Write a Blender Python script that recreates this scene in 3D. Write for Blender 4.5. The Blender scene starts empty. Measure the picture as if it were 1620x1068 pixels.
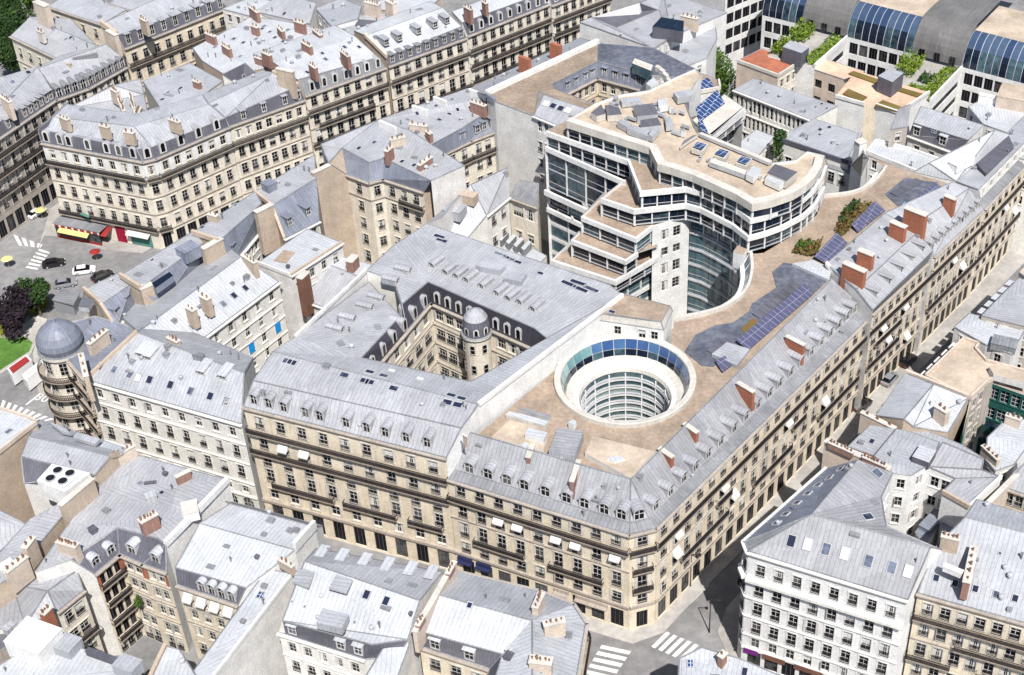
import bpy, math, random
from mathutils import Vector, Matrix
from mathutils.geometry import tessellate_polygon
from mathutils.bvhtree import BVHTree
random.seed(7)
SC = bpy.context.scene
COL = SC.collection
R = math.radians
# ---------------------------------------------------------------- camera, sky, sun, exposure
CAM_H, PITCH, FPX, CXP, CYP, IW, IH = 165.0, R(38), 2300.0, 1000.0, 534.0, 1620.0, 1068.0
cd = bpy.data.cameras.new('camera'); cam = bpy.data.objects.new('camera', cd); COL.objects.link(cam)
cam.location = (0, 0, CAM_H); cam.rotation_euler = (math.pi/2-PITCH, 0, 0)
cd.sensor_width = 36; cd.lens = 36*FPX/IW; cd.shift_x = -(CXP-IW/2)/IW; cd.shift_y = 0
cd.clip_start = 1; cd.clip_end = 5000
SC.camera = cam
SUN_AZ, SUN_EL = 163.0, 55.0          # compass bearing the sun stands at (camera looks to 0), height
W = bpy.data.worlds.new('World'); SC.world = W; W.use_nodes = True
_nt = W.node_tree; _bg = _nt.nodes['Background']
_sky = _nt.nodes.new('ShaderNodeTexSky'); _sky.sky_type = 'NISHITA'; _sky.sun_disc = False
_sky.sun_elevation = R(SUN_EL); _sky.sun_rotation = R(SUN_AZ)
_nt.links.new(_sky.outputs[0], _bg.inputs[0]); _bg.inputs[1].default_value = 0.07
sl = bpy.data.lights.new('sun', 'SUN'); sl.energy = 4.6; sl.angle = R(.5); sl.color = (1, .965, .92)
so = bpy.data.objects.new('sun', sl); COL.objects.link(so)
_d = Vector((math.sin(R(SUN_AZ))*math.cos(R(SUN_EL)), math.cos(R(SUN_AZ))*math.cos(R(SUN_EL)), math.sin(R(SUN_EL))))
so.rotation_euler = _d.to_track_quat('Z', 'Y').to_euler(); so.location = (0, 0, 300)
SC.view_settings.view_transform = 'Standard'; SC.view_settings.look = 'None'; SC.view_settings.exposure = 0.52; SC.view_settings.gamma = 1
try:
    SC.cycles.max_bounces = 5; SC.cycles.diffuse_bounces = 3; SC.cycles.glossy_bounces = 2; SC.cycles.transmission_bounces = 2; SC.cycles.caustics_reflective = False
except Exception: pass
# ---------------------------------------------------------------- survey: a point of the photograph at a known height -> place in metres
_c, _s = math.cos(PITCH), math.sin(PITCH)
def ray(x, y): return Vector(((x-CXP)/FPX, _c+_s*(CYP-y)/FPX, -_s+_c*(CYP-y)/FPX))
def P(x, y, z):
    r = ray(x, y); t = (z-CAM_H)/r.z
    return Vector((r.x*t, r.y*t, z))
CAMV = Vector((0, 0, CAM_H))
# ---------------------------------------------------------------- materials
MATS = {}
def _base(name, rough=.8, spec=.3, metal=0):
    m = bpy.data.materials.new(name); m.use_nodes = True
    b = m.node_tree.nodes['Principled BSDF']
    b.inputs['Roughness'].default_value = rough; b.inputs['Metallic'].default_value = metal
    b.inputs['Specular IOR Level'].default_value = spec
    MATS[name] = m
    return m, m.node_tree.nodes, m.node_tree.links, b
def _math(n, l, op, a, b=None):
    q = n.new('ShaderNodeMath'); q.operation = op
    for i, v in enumerate((a, b)):
        if v is None: continue
        if isinstance(v, (int, float)): q.inputs[i].default_value = v
        else: l.new(v, q.inputs[i])
    return q.outputs[0]
def _noise(n, l, vec, scale, detail=4, rough=.6):
    t = n.new('ShaderNodeTexNoise'); t.inputs['Scale'].default_value = scale; t.inputs['Detail'].default_value = detail; t.inputs['Roughness'].default_value = rough
    if vec is not None: l.new(vec, t.inputs['Vector'])
    return t.outputs['Fac']
def _map(n, l, vec, sc, off=None):
    t = n.new('ShaderNodeMapping'); t.inputs['Scale'].default_value = sc; l.new(vec, t.inputs['Vector'])
    return t.outputs[0]
def _ramp(n, l, fac, lo, hi, a=.35, b=.65):
    t = n.new('ShaderNodeMapRange'); l.new(fac, t.inputs[0])
    for i, v in zip((1, 2, 3, 4), (a, b, lo, hi)): t.inputs[i].default_value = v
    return t.outputs[0]
def _scale(n, l, col, f):
    t = n.new('ShaderNodeMix'); t.data_type = 'RGBA'; t.blend_type = 'MULTIPLY'; t.inputs[0].default_value = 1
    if isinstance(col, tuple): t.inputs[6].default_value = (*col, 1)
    else: l.new(col, t.inputs[6])
    c = n.new('ShaderNodeCombineColor')
    for i in range(3): l.new(f, c.inputs[i])
    l.new(c.outputs[0], t.inputs[7])
    return t.outputs[2]
def _mix(n, l, fac, a, b):
    t = n.new('ShaderNodeMix'); t.data_type = 'RGBA'
    if isinstance(fac, float): t.inputs[0].default_value = fac
    else: l.new(fac, t.inputs[0])
    for i, v in ((6, a), (7, b)):
        if isinstance(v, tuple): t.inputs[i].default_value = (*v, 1)
        else: l.new(v, t.inputs[i])
    return t.outputs[2]
def _bump(n, l, b, h, st, dist=.05):
    t = n.new('ShaderNodeBump'); t.inputs['Strength'].default_value = st; t.inputs['Distance'].default_value = dist
    l.new(h, t.inputs['Height']); l.new(t.outputs[0], b.inputs['Normal'])
def wallmat(name, col, stain=(.42, .38, .33), amt=.55, lines=.0):
    m, n, l, b = _base(name, .9, .15)
    uv = n.new('ShaderNodeUVMap').outputs[0]; pos = n.new('ShaderNodeNewGeometry').outputs['Position']
    big = _noise(n, l, pos, .35, 5, .7); fine = _noise(n, l, pos, 3.5, 6, .75)
    streak = _noise(n, l, _map(n, l, uv, (2.2, .16, 1)), 1.0, 5, .7)
    c = _scale(n, l, col, _ramp(n, l, fine, .80, 1.14))
    c = _scale(n, l, c, _ramp(n, l, big, .86, 1.10))
    f = _math(n, l, 'MULTIPLY', _ramp(n, l, streak, 0, 1, .5, .78), amt)
    c = _mix(n, l, f, c, stain)
    if lines:
        sep = n.new('ShaderNodeSeparateXYZ'); l.new(uv, sep.inputs[0])
        fr = _math(n, l, 'FRACT', _math(n, l, 'DIVIDE', sep.outputs[1], .48))
        c = _scale(n, l, c, _math(n, l, 'SUBTRACT', 1, _math(n, l, 'MULTIPLY', _math(n, l, 'LESS_THAN', fr, .11), lines)))
    l.new(c, b.inputs['Base Color']); _bump(n, l, b, fine, .35)
    return m
def zincmat(name, col, seam=.62, amt=1.0, rough=.5):
    m, n, l, b = _base(name, rough, .4)
    uv = n.new('ShaderNodeUVMap').outputs[0]; pos = n.new('ShaderNodeNewGeometry').outputs['Position']
    sep = n.new('ShaderNodeSeparateXYZ'); l.new(uv, sep.inputs[0])
    k = _math(n, l, 'DIVIDE', sep.outputs[0], seam); fl = _math(n, l, 'FLOOR', k); fr = _math(n, l, 'FRACT', k)
    row = _math(n, l, 'FLOOR', _math(n, l, 'DIVIDE', sep.outputs[1], 2.3))
    cb = n.new('ShaderNodeCombineXYZ'); l.new(fl, cb.inputs[0]); l.new(row, cb.inputs[1])
    wn = n.new('ShaderNodeTexWhiteNoise'); wn.noise_dimensions = '2D'; l.new(cb.outputs[0], wn.inputs['Vector'])
    big = _noise(n, l, pos, .22, 5, .65); st = _noise(n, l, _map(n, l, uv, (1.3, .22, 1)), 1.0, 5, .7); fine = _noise(n, l, pos, 2.4, 5, .7)
    c = _scale(n, l, col, _ramp(n, l, wn.outputs['Value'], 1-.09*amt, 1+.09*amt, 0, 1))
    c = _scale(n, l, c, _ramp(n, l, big, 1-.22*amt, 1+.16*amt, .3, .7))
    c = _scale(n, l, c, _ramp(n, l, st, 1-.10*amt, 1+.07*amt))
    c = _scale(n, l, c, _ramp(n, l, fine, .9, 1.08))
    line = _math(n, l, 'LESS_THAN', fr, .09)
    c = _scale(n, l, c, _math(n, l, 'SUBTRACT', 1, _math(n, l, 'MULTIPLY', line, .2)))
    vo = n.new('ShaderNodeTexVoronoi'); vo.inputs['Scale'].default_value = .13; l.new(pos, vo.inputs['Vector'])   # sheets of different age
    sp = n.new('ShaderNodeSeparateColor'); l.new(vo.outputs['Color'], sp.inputs[0]); c = _scale(n, l, c, _ramp(n, l, sp.outputs[0], 1-.13*amt, 1+.10*amt, 0, 1))
    sc_ = _noise(n, l, _map(n, l, uv, (.9, .35, 1)), 1.7, 6, .8); c = _scale(n, l, c, _ramp(n, l, sc_, 1, 1-.16*amt, .58, .8))
    l.new(c, b.inputs['Base Color']); _bump(n, l, b, line, .8, .06)
    return m
def spotmat(name, col, col2, scale=1.2, rough=.95, lo=.42, hi=.62, bump=.4):
    m, n, l, b = _base(name, rough, .15)
    pos = n.new('ShaderNodeNewGeometry').outputs['Position']
    a = _noise(n, l, pos, scale, 7, .72); big = _noise(n, l, pos, scale*.14, 4, .6)
    c = _mix(n, l, _ramp(n, l, a, 0, 1, lo, hi), col, col2)
    c = _scale(n, l, c, _ramp(n, l, big, .78, 1.15)); l.new(c, b.inputs['Base Color']); _bump(n, l, b, a, bump)
    return m
def glassmat(name, dark, light, rough=.08, share=.25, spec=.6):
    m, n, l, b = _base(name, rough, spec)
    oi = n.new('ShaderNodeObjectInfo').outputs['Random']; pos = n.new('ShaderNodeNewGeometry').outputs['Position']
    a = _noise(n, l, pos, .9, 3, .6)
    f = _math(n, l, 'ADD', _math(n, l, 'MULTIPLY', oi, .65), _math(n, l, 'MULTIPLY', a, .5))
    c = _mix(n, l, _ramp(n, l, f, 0, 1, 1-share*1.1-.05, 1.05), dark, light); l.new(c, b.inputs['Base Color'])
    return m
def solarmat(name, col, line):
    m, n, l, b = _base(name, .25, .5)
    uv = n.new('ShaderNodeUVMap').outputs[0]; sep = n.new('ShaderNodeSeparateXYZ'); l.new(uv, sep.inputs[0])
    f1 = _math(n, l, 'LESS_THAN', _math(n, l, 'FRACT', _math(n, l, 'DIVIDE', sep.outputs[0], 1.05)), .09)
    f2 = _math(n, l, 'LESS_THAN', _math(n, l, 'FRACT', _math(n, l, 'DIVIDE', sep.outputs[1], 1.7)), .05)
    c = _mix(n, l, _math(n, l, 'MAXIMUM', f1, f2), col, line); l.new(c, b.inputs['Base Color'])
    return m
wallmat('cream', (.70, .61, .475), (.32, .265, .21), .6, .1); wallmat('weathered', (.40, .35, .30), (.16, .14, .125), .7); wallmat('cream_pale', (.69, .635, .54), (.36, .32, .27), .55, .1)
wallmat('white', (.72, .70, .655), (.44, .41, .37), .5); wallmat('clean_white', (.71, .705, .69), (.56, .54, .51), .45)
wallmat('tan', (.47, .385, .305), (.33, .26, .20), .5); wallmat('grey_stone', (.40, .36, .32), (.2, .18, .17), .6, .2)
wallmat('plaster', (.66, .645, .62), (.46, .435, .41), .5); wallmat('dirty_stone', (.33, .28, .225), (.10, .085, .075), .75)
wallmat('peach', (.57, .48, .40), (.42, .345, .28), .6); wallmat('brick', (.36, .14, .085), (.20, .085, .06), .7, .3); wallmat('shop_blue', (.025, .03, .09), (.05, .05, .08), .4)
wallmat('old_brick', (.27, .155, .125), (.42, .34, .29), .7); wallmat('pale_stone', (.56, .53, .48), (.34, .31, .28), .5)
zincmat('zinc', (.36, .366, .39), amt=.6); zincmat('zinc_grey', (.29, .293, .312), amt=.7); zincmat('zinc_pale', (.37, .382, .408), amt=.6); zincmat('zinc_white', (.47, .485, .51), amt=.5)
zincmat('zinc_blue', (.21, .228, .28), amt=.95); zincmat('slate', (.11, .11, .135), .45, .9, .6); zincmat('slate_dark', (.05, .048, .062), .45, .9, .6); zincmat('zinc_dark', (.23, .235, .25))  # zinc_blue: blue grey zinc, the shade of sides off the sun in its colour
zincmat('vault', (.165, .16, .155), .5, .8); zincmat('deck', (.13, .13, .15), .4, .8)
spotmat('gravel', (.245, .19, .15), (.33, .265, .205), 1.6); spotmat('tan_flat', (.42, .345, .27), (.50, .42, .335), 1.3)
spotmat('terrace_brown', (.285, .22, .17), (.37, .295, .23), 1.5); spotmat('peach_flat', (.64, .44, .32), (.50, .36, .27), .8); spotmat('red_tile', (.40, .15, .09), (.30, .11, .07), 1.5)
spotmat('membrane', (.085, .095, .125), (.15, .16, .195), .9); spotmat('asphalt', (.20, .197, .198), (.26, .253, .25), .6); spotmat('pavement', (.34, .325, .305), (.42, .40, .37), .8)
spotmat('court_floor', (.40, .38, .35), (.52, .49, .44), .9)
spotmat('paint', (.74, .74, .71), (.55, .54, .51), 1.3); spotmat('lawn', (.07, .155, .028), (.11, .21, .045), 2); spotmat('sedum', (.13, .13, .035), (.20, .10, .05), .9)
spotmat('leaf', (.05, .105, .02), (.10, .17, .035), .8); spotmat('leaf_dark', (.022, .018, .024), (.045, .03, .04), .8); spotmat('leaf_deep', (.022, .055, .018), (.06, .105, .028), .7)
spotmat('leaf_bright', (.12, .20, .02), (.20, .27, .04), 1); spotmat('leaf_yellow', (.24, .24, .03), (.16, .20, .03), 1); spotmat('bark', (.10, .075, .055), (.15, .12, .09), 3)
spotmat('iron', (.022, .02, .024), (.045, .04, .045), 2, .5); spotmat('pot', (.28, .16, .11), (.20, .12, .09), 3); spotmat('canvas', (.64, .63, .60), (.55, .54, .51), .8)
spotmat('frame', (.55, .54, .52), (.45, .44, .42), 1.2, .5); spotmat('dark_frame', (.06, .06, .065), (.09, .09, .095), 1.2, .5); spotmat('wood_brown', (.16, .08, .055), (.2, .1, .07), 1.5, .6)
spotmat('red_awning', (.30, .03, .028), (.24, .035, .03), 1); spotmat('crimson', (.30, .012, .04), (.24, .012, .035), 1); spotmat('yellow_cloth', (.62, .52, .22), (.54, .45, .2), 1)
spotmat('blue_cloth', (.01, .22, .55), (.015, .26, .62), 1); spotmat('purple', (.14, .02, .16), (.17, .03, .2), 1); spotmat('steel', (.45, .46, .48), (.36, .37, .39), 1.2, .4)
spotmat('green_panel', (.018, .085, .075), (.03, .12, .10), 1.0, .4); spotmat('teal', (.08, .20, .17), (.10, .25, .21), 1)
for nm, cc in (('paint_black', (.012, .012, .014)), ('paint_white', (.78, .78, .78)), ('paint_yellow', (.72, .50, .06)), ('paint_grey', (.22, .23, .25)), ('tyre', (.02, .02, .02)), ('paint_red', (.5, .03, .02))):
    m_, n_, l_, b_ = _base(nm, .3 if nm != 'tyre' else .9, .5); b_.inputs['Base Color'].default_value = (*cc, 1); b_.inputs['Coat Weight'].default_value = .4 if nm != 'tyre' else 0
glassmat('glass', (.006, .006, .009), (.16, .16, .155), .25, .2, .15); glassmat('glass_blue', (.008, .014, .028), (.12, .21, .24), .08, .3, .5)
glassmat('glass_vault', (.03, .055, .115), (.085, .125, .19), .14, .5, .6); glassmat('skyglass', (.02, .025, .05), (.25, .29, .36), .1, .25)
glassmat('glass_teal', (.10, .24, .26), (.33, .48, .46), .12, .5)
glassmat('glass_ring', (.035, .085, .22), (.08, .17, .31), .15, .5, .5)
glassmat('glass_pale', (.05, .09, .10), (.34, .40, .38), .2, .6, .4)
solarmat('solar', (.085, .088, .15), (.25, .25, .33)); solarmat('solar_blue', (.025, .055, .16), (.5, .54, .6))
# ---------------------------------------------------------------- mesh builder
class MB:
    def __init__(s): s.v = []; s.f = []; s.m = []
    def face(s, pts, mat):
        i = len(s.v); s.v += [Vector(p) for p in pts]; s.f.append(tuple(range(i, i+len(pts)))); s.m.append(mat)
    def box(s, x0, x1, y0, y1, z0, z1, mat, M=None, skip=''):
        p = [Vector(q) for q in ((x0,y0,z0),(x1,y0,z0),(x1,y1,z0),(x0,y1,z0),(x0,y0,z1),(x1,y0,z1),(x1,y1,z1),(x0,y1,z1))]
        if M is not None: p = [M @ q for q in p]
        for k, idx in (('b',(0,3,2,1)),('t',(4,5,6,7)),('f',(0,1,5,4)),('r',(1,2,6,5)),('k',(2,3,7,6)),('l',(3,0,4,7))):
            if k not in skip: s.face([p[i] for i in idx], mat)
    def prism(s, pts, z0, z1, mat, mat_top=None):                       # pts: 2-D outline
        n = len(pts); A = sum(pts[i][0]*pts[(i+1)%n][1]-pts[(i+1)%n][0]*pts[i][1] for i in range(n))
        if A < 0: pts = pts[::-1]
        for i in range(n):
            a, b = pts[i], pts[(i+1)%n]
            s.face([(a[0],a[1],z0),(b[0],b[1],z0),(b[0],b[1],z1),(a[0],a[1],z1)], mat)
        s.face([(p[0],p[1],z1) for p in pts], mat_top or mat)
    def lathe(s, prof, mats, n=24, c=(0,0,0), a0=0, a1=2*math.pi):
        for k in range(n):
            t0 = a0+(a1-a0)*k/n; t1 = a0+(a1-a0)*(k+1)/n
            for j in range(len(prof)-1):
                (r0,z0),(r1,z1) = prof[j], prof[j+1]
                q = [(c[0]+r0*math.cos(t0),c[1]+r0*math.sin(t0),c[2]+z0),(c[0]+r0*math.cos(t1),c[1]+r0*math.sin(t1),c[2]+z0),
                     (c[0]+r1*math.cos(t1),c[1]+r1*math.sin(t1),c[2]+z1),(c[0]+r1*math.cos(t0),c[1]+r1*math.sin(t0),c[2]+z1)]
                if r0 < 1e-4: q = q[1:]
                elif r1 < 1e-4: q = q[:3]
                s.face(q, mats if isinstance(mats, str) else mats[j])
    def mesh(s, name):
        me = bpy.data.meshes.new(name); me.from_pydata([tuple(p) for p in s.v], [], s.f)
        names = []
        for k in s.m:
            if k not in names: names.append(k)
        for k in names: me.materials.append(MATS[k])
        me.polygons.foreach_set('material_index', [names.index(k) for k in s.m])
        uv = me.uv_layers.new(name='UVMap').data; li = 0
        for f in s.f:
            a, b_, c = s.v[f[0]], s.v[f[1]], s.v[f[2]]
            nrm = (b_-a).cross(c-a)
            if len(f) > 3: nrm += (c-a).cross(s.v[f[3]]-a)
            u = Vector((-nrm.y, nrm.x, 0))
            if u.length < .03*max(nrm.length, 1e-9): u = Vector(((b_-a).x, (b_-a).y, 0))
            u = u.normalized() if u.length > 1e-9 else Vector((1, 0, 0))
            w = nrm.cross(u).normalized() if nrm.length > 1e-9 else Vector((0, 0, 1))
            for i in f:
                uv[li].uv = (s.v[i].dot(u), s.v[i].dot(w)); li += 1
        me.update(); return me
def link(name, me, parent=None, M=None):
    o = bpy.data.objects.new(name, me); COL.objects.link(o)
    if parent is not None: o.parent = parent
    if M is not None: o.matrix_local = M
    return o
def tag(o, label=None, cat=None, group=None, kind=None):
    for k, v in (('label', label), ('category', cat), ('group', group), ('kind', kind)):
        if v: o[k] = v
    return o
def frameM(o, x, y=None):                       # matrix: X along wall, Z up, Y inward
    x = Vector((x.x, x.y, 0)).normalized(); z = Vector((0, 0, 1)); y = z.cross(x)
    M = Matrix(((x.x, y.x, 0, o.x), (x.y, y.y, 0, o.y), (x.z, y.z, 1, o.z), (0, 0, 0, 1)))
    return M
# ---------------------------------------------------------------- shared component meshes
CACHE = {}
def cached(key, fn):
    if key not in CACHE: CACHE[key] = fn()
    return CACHE[key]
def window_mesh(w, h, kind, wall, var=0):
    def mk():
        b = MB(); y = .2; f = 'frame'; g = 'glass'
        if kind == 'shop': f = 'dark_frame'
        if kind == 'blue': f = 'frame'; g = 'glass_blue'
        if kind == 'brown': f = 'wood_brown'
        b.face([(-w/2,y+.03,0),(w/2,y+.03,0),(w/2,y+.03,h),(-w/2,y+.03,h)], g)
        t = .055
        b.box(-w/2,-w/2+t,y-.03,y+.02,0,h,f); b.box(w/2-t,w/2,y-.03,y+.02,0,h,f); b.box(-w/2+t,w/2-t,y-.03,y+.02,h-t,h,f); b.box(-w/2+t,w/2-t,y-.03,y+.02,0,t*1.3,f)
        n = max(1, round(w/.62))
        for i in range(1, n): x = -w/2+w*i/n; b.box(x-.04,x+.04,y-.025,y+.02,t,h-t,f)
        if kind not in ('shop',):
            k = 3 if h > 2 else 2
            for j in range(1, k): z = h*j/k; b.box(-w/2+t,w/2-t,y-.02,y+.02,z-.025,z+.025,f)
        if kind == 'arch':
            for sgn in (-1, 1):
                pts = [(sgn*w/2, -.012, h), (sgn*w/2, -.012, h-w/2)]+[(sgn*w/2*math.cos(a), -.012, h-w/2+w/2*math.sin(a)) for a in (.3,.6,.9,1.2,1.5)]+[(0,-.012,h)]
                b.face(pts if sgn < 0 else pts[::-1], wall)
        if kind in ('w', 'tall', 'blue', 'brown') and w < 2.2:      # stone surround and sill, proud of the wall
            s = 'pale_stone' if wall in ('cream', 'grey_stone', 'dirty_stone') else wall
            b.box(-w/2-.16,-w/2,-.055,.02,0,h,s); b.box(w/2,w/2+.16,-.055,.02,0,h,s); b.box(-w/2-.2,w/2+.2,-.09,.02,h,h+.2,s); b.box(-w/2-.2,w/2+.2,-.13,.02,-.14,0,s)
        if h >= 2.15 and kind in ('w', 'tall') and w < 2.2:
            for i in range(int(w/.13)+1): x = -w/2+.03+i*(w-.06)/int(w/.13); b.box(x-.02,x+.02,-.12,-.09,.02,.9,'iron',skip='bt')
            b.box(-w/2-.05,w/2+.05,-.14,-.07,.86,.94,'iron'); b.box(-w/2-.05,w/2+.05,-.14,-.07,.05,.11,'iron')
        if var == 1:                                       # curtains drawn to the sides
            for sx in (-1, 1): q = [(sx*w*.48,y+.025,.05),(sx*w*.2,y+.025,.05),(sx*w*.12,y+.025,h-.05),(sx*w*.48,y+.025,h-.05)]; b.face(q if sx < 0 else q[::-1], 'canvas')
        elif var == 2:                                     # blind half down
            b.face([(-w*.46,y+.022,h*.42),(w*.46,y+.022,h*.42),(w*.46,y+.022,h-.05),(-w*.46,y+.022,h-.05)], 'canvas')
        elif var == 3:                                     # one casement open
            b.box(-w/2+.02,-w/2+.07,-.35,y,.08,h-.08,f)
        elif var == 4:                                     # folded shutters
            for sx in (-1, 1): b.box(sx*(w/2+.24)-.2,sx*(w/2+.24)+.2,-.1,-.06,0,h,'pale_stone')
        if kind == 'tall':
            b.box(-w/2-.3,w/2+.3,-.3,-.1,h+.22,h+.36,'pale_stone')
        return b.mesh('window')
    return cached(('win', w, h, kind, wall, var), mk)
def dormer_mesh(kind, w, h, side='zinc'):
    def mk():
        b = MB(); d = 2.6; f = 'frame'
        if kind == 'arc':                                          # hooded zinc dormer
            n = 6; prof = [(-w/2*math.cos(math.pi*i/n)*1.0, h*.72+h*.28*math.sin(math.pi*i/n)) for i in range(n+1)]
            out = [(x*1.22, z+.12) for x, z in prof]
            for i in range(n): b.face([(out[i][0],-.3,out[i][1]),(out[i+1][0],-.3,out[i+1][1]),(out[i+1][0],d,out[i+1][1]),(out[i][0],d,out[i][1])], side)
            for i in range(n): b.face([(out[i][0],-.3,out[i][1]),(prof[i][0],-.28,prof[i][1]-.05),(prof[i+1][0],-.28,prof[i+1][1]-.05),(out[i+1][0],-.3,out[i+1][1])], side)
            b.face([(-w/2,0,0),(w/2,0,0)]+[(x,0,z) for x, z in prof[::-1]], 'glass')
            for sx in (-1, 1):
                b.box(sx*w/2-.09,sx*w/2+.09,-.16,.03,0,h*.72,f); q=[(sx*w/2,0,0),(sx*w/2,d,0),(sx*w/2,d,h*.72),(sx*w/2,0,h*.72)]; b.face(q if sx>0 else q[::-1], side)
            b.box(-.05,.05,-.06,0,0,h*.9,f); b.box(-w/2,w/2,-.05,0,h*.5-.03,h*.5+.03,f)
        elif kind == 'round':                                      # pale stone dormer with an arched head
            n = 8; r = w/2; prof = [(-r*math.cos(math.pi*i/n), h-r+r*math.sin(math.pi*i/n)) for i in range(n+1)]
            b.face([(-r,-.02,0),(r,-.02,0)]+[(x,-.02,z) for x, z in prof[::-1]], 'canvas')
            q = r*.55; pin = [(-q*math.cos(math.pi*i/n), h-r-.05+q*math.sin(math.pi*i/n)) for i in range(n+1)]
            b.face([(-q,-.05,.25),(q,-.05,.25)]+[(x,-.05,z) for x, z in pin[::-1]], 'glass')
            for i in range(n): b.face([(prof[i][0],-.02,prof[i][1]),(prof[i+1][0],-.02,prof[i+1][1]),(prof[i+1][0],d,prof[i+1][1]),(prof[i][0],d,prof[i][1])], 'zinc')
            for sx in (-1, 1): b.face([(sx*r,-.02,0),(sx*r,d,0),(sx*r,d,h-r),(sx*r,-.02,h-r)][::sx], 'zinc')
        else:                                                      # box dormer: flat or lean-to top
            up = .0 if kind == 'flat' else -.35
            b.box(-w/2,-w/2+.16,-.02,.14,0,h,f); b.box(w/2-.16,w/2,-.02,.14,0,h,f); b.box(-w/2+.16,w/2-.16,-.02,.14,h-.16,h,f); b.box(-w/2+.16,w/2-.16,-.02,.14,0,.14,f)
            b.face([(-w/2+.16,.1,.14),(w/2-.16,.1,.14),(w/2-.16,.1,h-.16),(-w/2+.16,.1,h-.16)], 'glass'); b.box(-.04,.04,.04,.1,.14,h-.16,f); b.box(-w/2+.16,w/2-.16,.05,.1,h*.5-.03,h*.5+.03,f)
            for sx in (-1, 1): b.face([(sx*w/2,.0,0),(sx*w/2,d,0),(sx*w/2,d,h),(sx*w/2,.0,h)][::sx], side)
            top = 'zinc_white' if kind == 'white' else side
            v = [(-w/2-.14,-.25,h+.02),(w/2+.14,-.25,h+.02),(w/2+.14,d,h+.02-up),(-w/2-.14,d,h+.02-up)]
            b.face([(x,y,z+.1) for x,y,z in v], top); b.face([v[0],v[1],(v[1][0],v[1][1],v[1][2]+.1),(v[0][0],v[0][1],v[0][2]+.1)], top)
            for a, c in ((0,3),(2,1)): b.face([v[c],v[a],(v[a][0],v[a][1],v[a][2]+.1),(v[c][0],v[c][1],v[c][2]+.1)], top)
        return b.mesh('dormer')
    return cached(('dor', kind, w, h, side), mk)
def skylight_mesh(w, l, kind):
    def mk():
        b = MB(); g = {'d': 'skyglass', 'w': 'paint_white', 'b': 'solar_blue'}[kind]; t = .1; h = .16  # white pane: bright light on the glass put into the colour
        b.box(-w/2,-w/2+t,-l/2,l/2,-.05,h,'steel'); b.box(w/2-t,w/2,-l/2,l/2,-.05,h,'steel'); b.box(-w/2+t,w/2-t,-l/2,-l/2+t,-.05,h,'steel'); b.box(-w/2+t,w/2-t,l/2-t,l/2,-.05,h,'steel')
        b.face([(-w/2+t,-l/2+t,h-.05),(w/2-t,-l/2+t,h-.05),(w/2-t,l/2-t,h-.05),(-w/2+t,l/2-t,h-.05)], g)
        return b.mesh('skylight')
    return cached(('sky', w, l, kind), mk)
def pot_mesh():
    def mk():
        b = MB(); b.lathe([(.15,0),(.13,.5),(.17,.55),(.17,.62),(.1,.62),(.1,.4)], 'pot', 8); return b.mesh('pot')
    return cached('pot', mk)
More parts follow.
